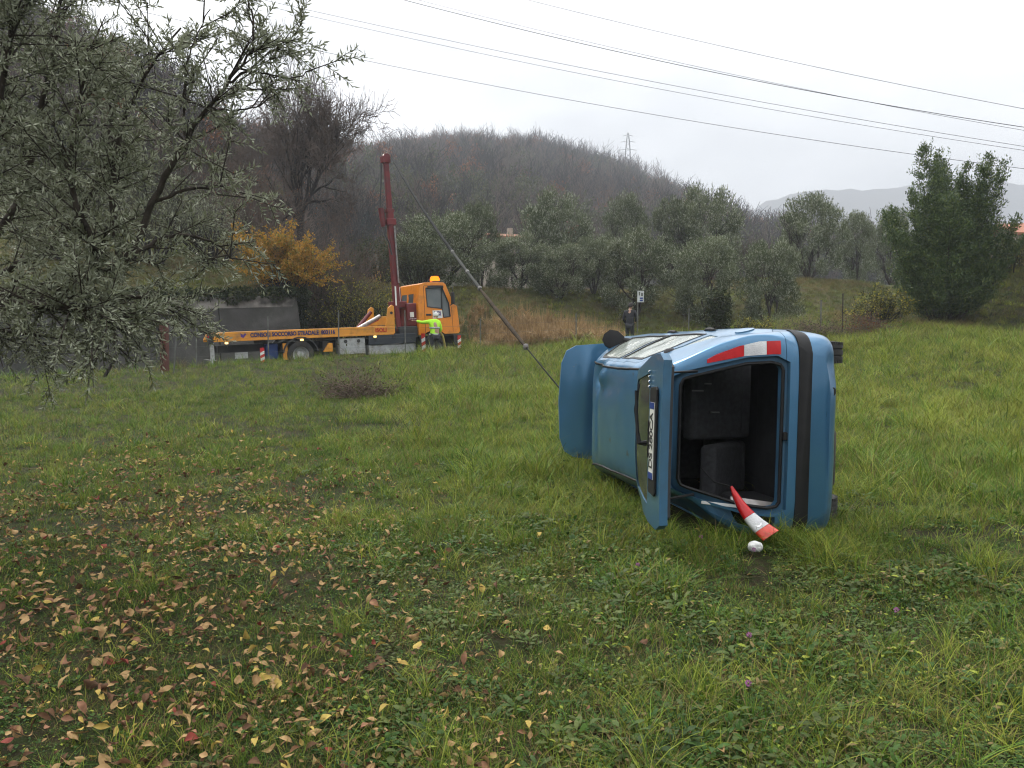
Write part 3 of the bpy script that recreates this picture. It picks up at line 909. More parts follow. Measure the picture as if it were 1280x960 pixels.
    for k in range(7):
        a = 2 * math.pi * k / 7
        M = Matrix.Rotation(a, 4, 'Z')
        rm.box((.06, -.022, .045), (.18, .022, .066), M=M)
    rim_me = rm.mesh('rim', M_alloy, 35)
    for l in (.74, 3.20):
        for s in (-1, 1):
            w = wheel(l, s)
            link_obj('tyre', tyre_me, w); link_obj('rim', rim_me, w)
    # underside
    MB().tube([(.74, -.60, .115), (.74, .60, .115)], .045, 10).build('rear_axle', M_grime, root, smooth=40)
    MB().tube([(3.2, -.66, .28), (3.2, .66, .28)], .04, 10).build('front_axle', M_grime, root, smooth=40)
    MB().tube([(.25, .35, .17), (.70, .36, .18), (.78, .15, .17), (2.9, .1, .16)], [.025] * 4, 8).build('exhaust_pipe', M_grime, root, smooth=40)
    sb = MB(); sb.lathe([(.0, -.22), (.10, -.22), (.11, -.2), (.11, .2), (.10, .22), (0, .22)], 16, Matrix.Translation((.36, .2, .17)) @ Matrix.Rotation(R_(90), 4, 'X') @ Matrix.Scale(.75, 4, (1, 0, 0)))
    sb.build('silencer', M_grime, root, smooth=40)
    # interior
    MB().box((.16, -.62, .42), (.92, .62, .45)).build('boot_floor', M_trim, root, bevel=.01)
    for s in (-1, 1):
        q = MB(); q.box((.2, s * .60 - .05, .45), (.9, s * .60 + .05, .80)); q.build('boot_side_trim', M_trim, root, bevel=.03)
    def seat(nm, l, y0, y1, lean, hd, par, fold=0):
        e = empty(nm, (l, (y0 + y1) / 2, .52), parent=par)
        hw = abs(y1 - y0) / 2
        MB().box((-.02, -hw, -.12), (.50, hw, .08)).build('cushion', M_seat, e, bevel=.05, seg=3)
        M = Matrix.Rotation(R_(-lean), 4, 'Y')
        MB().box((-.08, -hw, .0), (.07, hw, .60), M=M).build('backrest', M_seat, e, bevel=.05, seg=3)
        for c in hd:
            MB().box((-.05, c - .12, .66), (.05, c + .12, .84), M=M).build('headrest', M_seat, e, bevel=.04, seg=3)
            for d in (-.05, .05): MB().tube([M @ Vector((0, c + d, .58)), M @ Vector((0, c + d, .70))], .008, 6).build('headrest_post', M_chrome, e)
        return e
    seat('rear_seat', 1.12, -.62, .12, 18, (-.28,), root)
    e = seat('rear_seat', 1.18, .15, .60, 42, (), root)
    seat('front_seat', 1.95, -.60, -.12, 14, (0,), root)
    seat('front_seat', 1.95, .12, .60, 14, (0,), root)
    d = MB(); d.prism([(2.55, .70), (2.55, 1.0), (2.66, 1.06), (2.95, 1.02), (2.95, .60)], 1, -.68, .68); d.build('dashboard', M_trim, root, bevel=.03)
    sw = MB()
    Ms = Matrix.Translation((2.42, .34, .92)) @ Matrix.Rotation(R_(-65), 4, 'Y')
    sw.tube([Ms @ Vector((.18 * math.cos(a), .18 * math.sin(a), 0)) for a in np.linspace(0, 2 * math.pi, 25)], .014, 8, cap=False)
    for a in (0, 2.2, 4.1): sw.tube([Ms @ Vector((0, 0, .03)), Ms @ Vector((.18 * math.cos(a), .18 * math.sin(a), 0))], .016, 6)
    sw.build('steering_wheel', M_black, root, smooth=40)
    # courtesy lamp on the boot side, catch, loose papers and a strut hanging in the boot
    MB().box((.30, -.565, .98), (.34, -.55, 1.10)).build('boot_lamp', M_clear, root, bevel=.006)
    MB().box((.03, -.03, .66), (.09, .03, .70)).build('tailgate_catch', M_black, root, bevel=.008)
    for (y, h, w) in ((-.42, 1.06, .05), (-.30, 1.02, .05), (-.36, .93, .03), (-.12, .86, .04)):
        MB().box((.86, y - .006, h - w), (.875, y + .006, h + w)).build('seat_anchor', M_steel0, root)
    # tow eye opening in the bumper
    by = -.34
    MB().lathe([(0, -.012), (.032, -.012), (.036, 0), (.032, .012), (0, .012)], 14, Matrix.Translation((.045, by, .30)) @ Matrix.Rotation(R_(70), 4, 'Y')).build('tow_eye_hole', M_black, bo)
    # engine block and cross member, seen only when walking round the front
    en = MB(); en.box((3.1, -.35, .35), (3.55, .35, .80)); en.box((3.2, -.25, .80), (3.5, .2, .87)); en.build('engine', M_grime, root, bevel=.03)
    return root

TG_ANG, BN_ANG = 75.5, -84
car = build_car()
# lay it on its left flank: forward axis away from the camera, roof to the left
def car_matrix(pos, yaw, pit, roll):
    B = Matrix(((0, 0, -1), (1, 0, 0), (0, -1, 0)))          # columns: l -> +Y, y(left) -> -Z, h -> -X
    Rm = Matrix.Rotation(yaw, 3, 'Z') @ Matrix.Rotation(pit, 3, 'X') @ Matrix.Rotation(roll, 3, 'Y') @ B
    M = Rm.to_4x4(); M.translation = pos
    return M
CARM = car_matrix(Vector((2.72, 6.30, 0.875)), R_(11.5), R_(-0.8), R_(1.5))
car.matrix_world = CARM
# ================================================================== RECOVERY TRUCK
M_yel = mat('orange_yellow_paint', (0.62, 0.26, 0.022), rough=0.4, col2=(0.55, 0.22, 0.02), scale=1.5, coat=0.3, dirt=(0.20, 0.11, 0.035), dscale=2.6, dlo=.50, dhi=.78)
M_orange = mat('orange_cab_paint', (0.70, 0.23, 0.012), rough=0.35, col2=(0.63, 0.20, 0.012), scale=1.5, coat=0.4, dirt=(0.30, 0.12, 0.03), dscale=2.4, dlo=.52, dhi=.8)
M_crane = mat('crane_red', (0.14, 0.010, 0.012), rough=0.5, col2=(0.09, 0.008, 0.010), scale=3, coat=0.2, dirt=(0.06, 0.02, 0.018), dscale=4, dlo=.55, dhi=.75)
M_chas = mat('chassis_black', (0.016, 0.017, 0.020), rough=0.6, col2=(0.035, 0.034, 0.033), scale=3, bump=.1)
M_navy = mat('dark_navy_panel', (0.020, 0.026, 0.036), rough=0.5, col2=(0.03, 0.034, 0.04), scale=3)
M_grey = mat('grey_box_paint', (0.36, 0.37, 0.37), rough=0.5, col2=(0.26, 0.27, 0.27), scale=5, dirt=(0.16, 0.15, 0.12), dscale=6)
M_white = mat('white_reflective', (0.72, 0.72, 0.70), rough=0.45, col2=(0.6, 0.6, 0.58), scale=10)
M_redband = mat('red_reflective', (0.50, 0.02, 0.02), rough=0.45, scale=10)
M_cabglass = mat('cab_glass', (0.10, 0.115, 0.12), rough=0.08, col2=(0.14, 0.15, 0.15), scale=2, spec=0.9)
M_blueink = mat('blue_lettering', (0.02, 0.02, 0.10), rough=0.5, scale=10)
M_redink = mat('red_lettering', (0.45, 0.03, 0.01), rough=0.5, scale=10)
M_violet = mat('violet_emblem', (0.09, 0.04, 0.20), rough=0.5, scale=10)
M_beacon = emit_mat('orange_beacon_glow', (1.0, 0.16, 0.01), 1.3)
M_marker = emit_mat('amber_marker_glow', (1.0, 0.62, 0.18), 1.6)
M_steel = mat('worn_steel', (0.33, 0.32, 0.31), rough=0.45, metal=0.8, col2=(0.2, 0.18, 0.17), scale=9)

def letters(nm, body, size, mtl, parent, M, off=0.004, sx=1.0, ex=0.002):
    fc = bpy.data.curves.new(nm, 'FONT')
    fc.body = body; fc.size = size; fc.offset = off; fc.extrude = ex
    me = text_mesh(fc, mtl)
    o = link_obj(nm, me, parent)
    o.matrix_local = M @ Matrix.Scale(sx, 4, (1, 0, 0))
    return o

def striped_post(root, x, y, z0, z1, w=.13):
    e = empty('warning_post', (x, y, z0), parent=root)
    n = 6; h = (z1 - z0) / n
    for k in range(n):
        # slanting bands
        mb = MB(); d = w * .5
        mb.add([(-w/2, -.02, k*h - (d if k else 0)), (w/2, -.02, k*h), (w/2, -.02, k*h + h), (-w/2, -.02, k*h + h - (d if k < n-1 else 0)),
                (-w/2, .02, k*h - (d if k else 0)), (w/2, .02, k*h), (w/2, .02, k*h + h), (-w/2, .02, k*h + h - (d if k < n-1 else 0))],
               [(0,1,2,3), (7,6,5,4), (0,4,5,1), (1,5,6,2), (2,6,7,3), (3,7,4,0)])
        mb.build('stripe', M_redband if k % 2 else M_white, e)
    return e

def build_truck():
    # local frame: x forward from the bed's tail, y to the left, z up from the road; right flank at y = 0
    root = empty('recovery_truck')
    tag(root, 'orange-yellow flatbed recovery truck with a raised red crane on the lane', 'truck')
    W = 2.25
    Ms = lambda x, z: Matrix.Translation((x, -.012, z)) @ Matrix.Rotation(R_(90), 4, 'X')
    # flatbed: side beam, deck, headboard
    bd = empty('flatbed', (0, 0, 1.02), parent=root)
    def sidebeam(y, s):
        b = MB()
        b.add([(-.12, y, .03), (5.95, y, .0), (5.95, y, .27), (.05, y, .27), (-.02, y, .22),
               (-.12, y + s*.10, .03), (5.95, y + s*.10, .0), (5.95, y + s*.10, .27), (.05, y + s*.10, .27), (-.02, y + s*.10, .22)],
              [(0,1,2,3,4), (9,8,7,6,5), (0,5,6,1), (1,6,7,2), (2,7,8,3), (3,8,9,4), (4,9,5,0)])
        o = b.build('side_beam', M_yel, bd, bevel=.012)
        l = MB(); l.box((-.1, y - s*.012, -.035), (5.9, y + s*.06, .028)); l.build('lower_lip', M_yel, o, bevel=.006)
        return o
    sidebeam(0, 1); sidebeam(W, -1)
    for k in range(12):
        MB().box((.1 + k*.487, .105, .13), (.1 + k*.487 + .475, W - .105, .17)).build('deck_plank', M_steel, bd)
    hb = MB(); hb.prism([(5.62, .272), (5.95, .272), (5.95, .95), (5.86, 1.0), (5.74, .9)], 1, .0, .09); hb.build('headboard_cheek', M_yel, bd, bevel=.01)
    hb = MB(); hb.prism([(5.62, .272), (5.95, .272), (5.95, .95), (5.86, 1.0), (5.74, .9)], 1, W - .09, W); hb.build('headboard_cheek', M_yel, bd, bevel=.01)
    MB().box((5.83, .09, .3), (5.90, W - .09, .62)).build('headboard', M_yel, bd, bevel=.01)
    mb = MB(); mb.lathe([(.0, .01), (.05, .01), (.05, -.01), (0, -.01)], 12, Ms(5.84, .72)); mb.build('headboard_hole', M_chas, bd)
    # tools and ramp gear lying on the deck behind the headboard
    for (p, q, m) in (((4.75, .4, .22), (5.6, .5, .62), M_steel), ((4.9, .9, .22), (5.6, .7, .55), M_redband), ((5.0, 1.3, .22), (5.55, 1.3, .8), M_crane)):
        MB().tube([p, q], .07, 8).build('deck_gear', m, bd, smooth=50)
    letters('company_lettering', 'CONSOLI SOCCORSO STRADALE', .185, M_blueink, bd, Ms(1.02, .08), off=.008, sx=.80)
    letters('phone_number_lettering', '803116', .185, M_blueink, bd, Ms(3.33, .08), off=.008, sx=.85)
    letters('maker_lettering', 'ISOLI', .19, M_redink, bd, Ms(5.22, .075), off=.006, sx=.98)
    em = MB(); em.prism([(.72, .10), (.80, .06), (.90, .17), (.86, .22), (.80, .15), (.72, .22)], 1, -.008, .0); em.build('company_emblem', M_violet, bd)
    for x in (.22, 2.62, 5.15):
        MB().box((x, -.03, -.11), (x + .10, .0, -.05)).build('marker_lamp', M_marker, bd, bevel=.01)
    # chassis
    ch = MB()
    for y in (.68, 1.42): ch.box((.1, y, .62), (8.1, y + .12, .86))
    for x in (.2, 1.6, 3.2, 4.8, 6.4): ch.box((x, .8, .66), (x + .12, 1.42, .82))
    ch.build('chassis', M_chas, root)
    for x in (1.5, 3.9, 5.6): MB().box((x, .3, .86), (x + .15, W - .3, 1.02)).build('subframe_bearer', M_chas, root)
    # rear wheels, front wheels
    tp = [(.27, -.13), (.31, -.14), (.40, -.135), (.44, -.115), (.45, -.08), (.45, -.01), (.438, -.008), (.438, .008), (.45, .01), (.45, .08), (.44, .115), (.40, .135), (.31, .14), (.27, .13)]
    tm = MB(); tm.lathe(tp, 40, close=True); tyre_me = tm.mesh('tyre', M_rubber, 40)
    rm = MB(); rm.lathe([(.27, -.12), (.265, .12), (.285, .125), (.28, .10), (.24, .08), (.20, .02), (.12, .0), (.11, .06), (.06, .07), (0, .07)], 32)
    for k in range(8):
        a = k * math.pi / 4; rm.lathe([(.018, .0), (.018, .04), (0, .04)], 8, Matrix.Translation((.155*math.cos(a), .155*math.sin(a), .0)))
    rim_me = rm.mesh('rim', M_grey, 35)
    for (x, y, s) in ((2.62, .14, 1), (2.62, .46, 1), (2.62, W - .14, -1), (2.62, W - .46, -1), (7.45, .17, 1), (7.45, W - .17, -1)):
        w = empty('wheel', (x, y, .45), parent=root); w.rotation_euler = (R_(90) * s, 0, 0)
        link_obj('tyre', tyre_me, w); link_obj('rim', rim_me, w)
    for (x, y0, y1) in ((2.62, -.02, .6), (2.62, W - .6, W + .02)):
        g = MB(); pts = []
        for a in np.linspace(R_(8), R_(172), 16): pts.append((x + .60*math.cos(a), .45 + .60*math.sin(a)))
        ins = [(x + .56*math.cos(a), .45 + .56*math.sin(a)) for a in np.linspace(R_(172), R_(8), 16)]
        for i in range(15):
            q = [pts[i], pts[i+1], ins[14 - i], ins[15 - i]]
            g.prism(q, 1, y0, y1)
        g.build('mudguard', M_chas, root)
    # boxes and gear along the flank
    bx = MB(); bx.box((3.95, .03, .38), (4.85, .55, .92)); bo = bx.build('tool_box', M_grey, root, bevel=.015)
    for x in (4.16, 4.62):
        MB().lathe([(0, .02), (.055, .02), (.06, .0), (.055, -.02), (0, -.02)], 14, Matrix.Translation((x, .02, .82)) @ Matrix.Rotation(R_(90), 4, 'X')).build('latch', M_chas, bo)
    MB().box((3.4, .15, .40), (3.62, .5, .85)).build('wedge_holder', M_chas, root)
    cw = MB(); cw.prism([(3.38, .5), (3.70, .5), (3.70, .78), (3.58, .80)], 1, .0, .14); cw.build('yellow_wheel_chock', M_yel, root, bevel=.01)
    MB().box((4.98, .0, .66), (6.72, .10, 1.0)).build('side_panel', M_navy, root, bevel=.015)
    for x, z in ((5.22, .84), (5.9, .9), (6.3, .72)):
        MB().lathe([(0, .015), (.06, .015), (.06, -.015), (0, -.015)], 14, Matrix.Translation((x, -.01, z)) @ Matrix.Rotation(R_(90), 4, 'X')).build('panel_knob', M_chas, root)
    MB().box((4.98, .05, .30), (6.72, .5, .655)).build('fuel_tank', M_grey, root, bevel=.05, seg=3)
    MB().box((2.05, .06, .30), (2.2, .12, .85)).build('yellow_stay', M_yel, root)
    MB().box((1.55, .3, .35), (1.95, .7, .85)).build('blue_canister', mat('blue_can', (.02, .05, .18), scale=9), root, bevel=.04)
    MB().box((.55, .2, .42), (.95, .26, .62)).build('rear_sign_plate', M_grey, root)
    MB().box((-.15, .02, .22), (-.02, W - .02, .40)).build('rear_bar', M_chas, root)
    MB().box((-.22, .05, .12), (-.10, .17, .95)).build('tail_support', M_grey, root, bevel=.02)
    MB().box((-.24, .02, .92), (-.13, .5, 1.25)).build('tail_lamp_box', M_chas, root, bevel=.02)
    MB().box((-.26, .06, 1.10), (-.238, .20, 1.2)).build('tail_lamp', M_red, root)
    mb = MB(); mb.box((.6, .02, .16), (1.7, .08, .28)); mb.build('lower_white_bar', M_grey, root)
    striped_post(root, 1.36, -.02, .18, .74)
    striped_post(root, 6.95, -.10, .20, .98)
    striped_post(root, 8.42, .06, .22, .85)
    # cab
    cb = empty('cab', (0, 0, 0), parent=root)
    x0, x1 = 6.86, 8.45
    side = [(x0, .92), (x0 + .02, 2.05), (x0 + .10, 2.72), (x0 + .30, 2.78), (x0 + 1.0, 2.78), (x0 + 1.10, 2.72), (x0 + 1.40, 1.98), (x0 + 1.52, 1.92), (x1 + .02, 1.0), (x1 - .05, .93)]
    shell = MB(); shell.prism(side, 1, .04, W - .04)
    sh = shell.mesh('cab_shell', M_orange)
    win_side = [(x0 + .36, 1.92), (x0 + .33, 2.58), (x0 + .96, 2.60), (x0 + 1.20, 2.02), (x0 + 1.24, 1.55), (x0 + .98, 1.52), (x0 + .93, 1.84)]
    cut1 = pr(win_side, 1, -.1, .10, M_chas)
    cut2 = pr(win_side, 1, W - .10, W + .1, M_chas)
    cut3 = pr([(.55, 1.75), (1.0, 1.75), (1.0, 2.4), (.55, 2.4)], 0, x0 - .2, x0 + .10, M_chas)
    cut4 = pr([(1.2, 1.75), (1.7, 1.75), (1.7, 2.4), (1.2, 2.4)], 0, x0 - .2, x0 + .10, M_chas)
    wheelcut = MB(); wheelcut.lathe([(.62, -.05), (.62, 2.6)], 28, Matrix.Translation((7.45, 2.5, .45)) @ Matrix.Rotation(R_(90), 4, 'X'))
    me = csg(sh, (cut1, 'DIFFERENCE'), (cut2, 'DIFFERENCE'), (cut3, 'DIFFERENCE'), (cut4, 'DIFFERENCE'), (wheelcut.mesh('c', M_chas), 'DIFFERENCE'))
    so = link_obj('shell', me, cb)
    bv = so.modifiers.new('bevel', 'BEVEL'); bv.width = .035; bv.segments = 3; bv.limit_method = 'ANGLE'; bv.angle_limit = R_(35)
    g = MB(); g.prism(win_side, 1, .075, .10); g.build('door_window', M_cabglass, cb)
    g = MB(); g.prism(win_side, 1, W - .10, W - .075); g.build('door_window', M_cabglass, cb)
    for a in (.55, 1.2): MB().box((x0 + .05, a, 1.75), (x0 + .09, a + .48, 2.4)).build('rear_window', M_cabglass, cb)
    # window frames and pillar in dark rubber
    fr = MB()
    wl = win_side + [win_side[0]]
    for a, b in zip(wl[:-1], wl[1:]): fr.tube([(a[0], .045, a[1]), (b[0], .045, b[1])], .022, 6)
    fr.tube([(x0 + .93, .05, 1.84), (x0 + .95, .05, 2.58)], .024, 6)
    fr.build('window_rubber', M_chas, cb)
    # door gap, handle, mirror
    dl = [(x0 + .25, .98), (x0 + .25, 2.66), (x0 + 1.0, 2.68)]
    dg_ = MB()
    for a, b in zip(dl[:-1], dl[1:]): dg_.tube([(a[0], .042, a[1]), (b[0], .042, b[1])], .008, 5)
    dg_.build('door_seam', M_chas, cb)
    MB().tube([(x0 + 1.30, .042, 1.9), (x0 + 1.33, .042, 1.0)], .008, 5).build('door_seam', M_chas, cb)
    MB().box((x0 + .30, .02, 1.60), (x0 + .50, .05, 1.67)).build('door_handle', M_chas, cb, bevel=.01)
    wsn = MB()
    a, b = Vector((x0 + 1.125, 0, 2.66)), Vector((x0 + 1.395, 0, 2.02))
    wsn.add([(a.x, .2, a.z), (a.x, W - .2, a.z), (b.x, W - .16, b.z), (b.x, .16, b.z)], [(0, 1, 2, 3)])
    wo = wsn.build('windscreen', M_cabglass, cb); sol = wo.modifiers.new('solid', 'SOLIDIFY'); sol.thickness = .03
    mr = MB(); mr.box((x0 + 1.24, -.24, 1.98), (x0 + 1.33, -.05, 2.42)); mr.build('mirror', M_chas, cb, bevel=.03)
    mr = MB(); mr.tube([(x0 + 1.2, .05, 2.55), (x0 + 1.3, -.12, 2.6), (x0 + 1.29, -.14, 2.4)], .015, 6); mr.build('mirror_arm', M_chas, cb); MB().tube([(x0 + 1.3, -.12, 2.0), (x0 + 1.25, .05, 1.95)], .015, 6).build('mirror_arm', M_chas, cb)
    MB().box((x1 - .25, .06, .45), (x1 + .08, W - .06, .90)).build('front_bumper', M_chas, cb, bevel=.04)
    MB().box((x0 + .05, .08, .50), (x0 + .12, .5, .90)).build('step', M_chas, cb)
    vz = MB(); vz.box((x0 + .40, .0, 2.58), (x0 + 1.0, .045, 2.66)); vz.build('sun_visor_strip', M_chas, cb)
    # door emblem and lettering
    eb = MB(); eb.box((x0 + .55, .03, 1.50), (x0 + .93, .038, 1.78)); e_o = eb.build('door_emblem', M_white, cb)
    letters('emblem_letters', 'ACI', .20, M_violet, e_o, Matrix.Translation((x0 + .565, .0265, 1.60)) @ Matrix.Rotation(R_(90), 4, 'X'), off=.010, sx=.92)
    letters('door_number_letters', '803116', .10, M_redink, cb, Matrix.Translation((x0 + .55, .034, 1.38)) @ Matrix.Rotation(R_(90), 4, 'X'), off=.004, sx=.9)
    # beacon bar on the roof
    bb = MB(); bb.box((x0 + .70, .2, 2.782), (x0 + 1.02, .66, 2.84)); bb.build('beacon_bar', M_chas, cb, bevel=.01)
    for y in (.22,):
        q = MB(); q.lathe([(.17, 0), (.18, .04), (.16, .13), (.12, .18), (0, .19)], 18, Matrix.Translation((x0 + .86, y + .2, 2.84))); q.build('beacon', M_beacon, cb, smooth=50)
    # crane: pedestal, twin posts, boom in two sections, hoses, head
    cr = empty('crane', (6.42, .95, .95), parent=root)
    MB().box((-.28, -.85, -.1), (.42, .8, .30)).build('crane_base', M_chas, cr, bevel=.03)
    pd = MB(); pd.box((.10, -.72, .30), (.48, -.05, 1.12)); pd.build('control_pedestal', M_crane, cr, bevel=.03)
    MB().box((.2, -.745, .62), (.34, -.722, .80)).build('control_label', M_white, cr)
    for i in range(4):
        MB().tube([(.16 + .07*i, -.72, .50), (.16 + .07*i, -.84, .56)], .012, 6).build('control_lever', M_chrome, cr)
    for y, tilt in ((-.62, .05), (.0, -.1)):
        xo = -.30 if y < -.3 else .08
        b = MB(); b.tube([(xo + .1, y, .1), (xo + .0, y, 1.75)], [.11, .085], 4); po = b.build('crane_post', M_crane, cr, bevel=.01)
        MB().box((xo - .02, y - .10, 1.05), (xo + .03, y - .078, 1.72)).build('white_stripe', M_white, po)
    b = MB(); b.box((-.36, -.55, .98), (.18, -.06, 1.20)); b.build('crane_cross_member', M_crane, cr, bevel=.02)
    M1 = Matrix.Translation((-.12, -.30, .95)) @ Matrix.Rotation(R_(-1.6), 4, 'Y')
    b = MB(); b.box((-.11, -.11, .0), (.11, .11, 3.45), M=M1); b.build('boom_lower_section', M_crane, cr, bevel=.02)
    b = MB(); b.box((-.17, -.15, 2.95), (.17, .15, 3.17), M=M1); b.build('boom_collar', M_crane, cr, bevel=.015)
    b = MB(); b.box((-.085, -.085, 3.45), (.085, .085, 5.12), M=M1); b.build('boom_upper_section', M_crane, cr, bevel=.015)
    b = MB(); b.box((-.14, -.12, 3.40), (.14, .12, 3.52), M=M1); b.build('boom_collar', M_crane, cr, bevel=.01)
    b = MB(); b.box((-.16, -.12, 5.12), (.14, .12, 5.35), M=M1); b.lathe([(.0, -.09), (.13, -.09), (.10, 0), (.13, .09), (0, .09)], 16, M1 @ Matrix.Translation((.02, 0, 5.32)) @ Matrix.Rotation(R_(90), 4, 'X')); b.build('crane_head', M_crane, cr, bevel=.01)
    b = MB(); b.tube([M1 @ Vector((-.20, -.05, 5.1)), M1 @ Vector((-.26, -.05, 4.4)), M1 @ Vector((-.36, -.05, 3.55))], .028, 6); b.build('hydraulic_hose', M_chas, cr, smooth=60)
    b = MB(); b.tube([M1 @ Vector((-.32, 0, 3.55)), M1 @ Vector((-.26, 0, 2.9))], .10, 10); b.build('ram_cylinder', M_crane, cr, smooth=40)
    b = MB(); b.tube([M1 @ Vector((-.22, -.12, 2.95)), M1 @ Vector((-.30, -.16, 2.6)), M1 @ Vector((-.16, -.16, 2.3)), M1 @ Vector((-.10, -.16, 1.9))], .03, 6); b.build('hydraulic_hose', M_chas, cr, smooth=60)
    b = MB(); b.tube([M1 @ Vector((.08, -.15, 2.9)), M1 @ Vector((.08, -.16, .9))], .03, 6); b.build('hydraulic_pipe', M_steel, cr, smooth=60)
    b = MB(); b.tube([(7.5, -.25, 1.05), (7.62, -.3, .85), (7.70, -.28, .45), (7.72, -.2, .1)], .045, 8); b.build('yellow_hose', mat('hose_yellow', (.30, .24, .06), scale=9), root, smooth=60)
    return root
truck = build_truck()
TX, TY = road_xy(0.28, 0.25)
truck.location = (TX, TY, float(road_z(0)) + 0.05)
truck.rotation_euler = (0, -math.atan(0.045), math.atan2(RU[1], RU[0]))
bpy.context.view_layer.update()
TRM = truck.matrix_world.copy()
HEAD = TRM @ Vector((6.42 - .12 + .03, .95 - .30 - .12, .95 + .95 + 5.32))

# winch line from the crane head to the wreck, with a webbing sling near the car
def winch_line():
    root = empty('winch_line', HEAD)
    tag(root, 'dark winch cable and brown sling stretched from crane head to wreck', 'cable')
    E = Vector((0.62, 9.75, 0.98))
    def P(f):
        p = HEAD.lerp(E, f); p.z -= 0.25 * 4 * f * (1 - f); return p - root.location
    M_cab = mat('greased_cable', (0.016, 0.017, 0.017), rough=0.9, spec=0.1, scale=30)
    M_rope = mat('grey_rope', (0.045, 0.047, 0.043), rough=0.9, spec=0.1, col2=(0.04, 0.04, 0.038), scale=20)
    M_sling = mat('brown_webbing', (0.055, 0.040, 0.028), rough=0.95, spec=.1, col2=(0.03, 0.024, 0.018), scale=12, bump=.3, bscale=150)
    MB().tube([P(f) for f in np.linspace(0, .62, 20)], [.034] * 20, 6).build('cable', M_cab, root, smooth=60)
    MB().tube([P(f) for f in np.linspace(.60, .76, 10)], [.028, .035, .03, .03, .036, .03, .03, .03, .034, .03], 6).build('pulley_rope', M_rope, root, smooth=60)
    sl = MB(); sl.tube([P(f) for f in np.linspace(.755, .915, 14)], [.018, .024, .03, .032, .033, .031, .034, .032, .033, .031, .03, .027, .024, .014], 6); sl.build('sling', M_sling, root, smooth=60)
    MB().tube([P(f) for f in np.linspace(.905, 1.0, 5)], .009, 6).build('wire', M_cab, root, smooth=60)
    for f in (.62, .70, .757, .912):
        c = P(f); MB().lathe([(.0, .045), (.03, .04), (.042, .0), (.03, -.04), (0, -.045)], 10, Matrix.Translation(c)).build('shackle', M_steel, root, smooth=60)
winch_line()
# ================================================================== TREES AND SHRUBS
M_bark = mat('grey_brown_bark', (0.060, 0.050, 0.040), rough=0.95, col2=(0.032, 0.027, 0.022), scale=9, bump=0.8, bscale=26, spec=0.15)
M_bark_dk = mat('dark_twig_bark', (0.036, 0.030, 0.026), rough=0.95, col2=(0.022, 0.019, 0.017), scale=6, bump=0.5, bscale=30, spec=0.15)
M_twig = mat('russet_twigs', (0.115, 0.088, 0.072), rough=0.95, col2=(0.075, 0.058, 0.050), scale=1, spec=0.1)
M_ol_a = leaf_mat('olive_leaf', (0.125, 0.142, 0.080), (0.175, 0.190, 0.115), tl=.22, rough=.5, spec=.4, rand=.12, scale=1.2)
M_ol_b = leaf_mat('olive_leaf_pale', (0.36, 0.38, 0.28), (0.26, 0.28, 0.20), tl=.18, rough=.6, rand=.12, scale=1.2)
M_ol_dk = leaf_mat('olive_leaf_far', (0.080, 0.100, 0.046), (0.125, 0.145, 0.078), tl=.15, rough=.6, rand=.15, scale=.5)
M_laurel = leaf_mat('laurel_leaf', (0.034, 0.066, 0.018), (0.056, 0.094, 0.025), tl=.15, rough=.35, rand=.15, scale=1.5, spec=.5)
M_laurel_y = leaf_mat('laurel_leaf_light', (0.130, 0.165, 0.036), (0.080, 0.120, 0.028), tl=.2, rough=.4, rand=.15, scale=1.5, spec=.5)
M_yellow = leaf_mat('autumn_yellow_leaf', (0.46, 0.26, 0.034), (0.30, 0.16, 0.028), tl=.3, rand=.2, scale=1.4)
M_yellow2 = leaf_mat('autumn_green_yellow_leaf', (0.30, 0.25, 0.040), (0.13, 0.135, 0.030), tl=.3, rand=.2, scale=1.4)
M_russet = leaf_mat('russet_leaf', (0.20, 0.075, 0.026), (0.13, 0.055, 0.024), tl=.25, rand=.25, scale=.3)
M_ivy = leaf_mat('ivy_leaf', (0.020, 0.032, 0.012), (0.034, 0.045, 0.018), tl=.1, rough=.45, rand=.2, scale=1.5)
M_con = leaf_mat('conifer_needles', (0.016, 0.026, 0.022), (0.022, 0.034, 0.026), tl=.05, rand=.15, scale=.8)
M_shrub = leaf_mat('shrub_leaf', (0.046, 0.058, 0.020), (0.075, 0.072, 0.026), tl=.2, rand=.2, scale=1.2)

def unit(a):
    return a / np.maximum(np.linalg.norm(a, axis=-1, keepdims=True), 1e-9)

def leaf_geo(P, D, L, W, rng, fold=.15, roll=None):
    """lance-shaped leaves: four points each, a shallow keel"""
    n = len(P)
    D = unit(D)
    r = unit(rng.normal(size=(n, 3)))
    S = unit(np.cross(D, r))
    Nn = np.cross(S, D)
    L = np.broadcast_to(np.asarray(L), (n,))[:, None]; W = np.broadcast_to(np.asarray(W), (n,))[:, None]
    a = P
    b = P + D * L * .45 + S * W * .5 + Nn * L * fold * .4
    c = P + D * L - Nn * L * fold * .3
    d = P + D * L * .45 - S * W * .5 + Nn * L * fold * .4
    V = np.stack([a, b, c, d], 1).reshape(-1, 3)
    F = np.arange(4 * n).reshape(-1, 4)
    return V, F

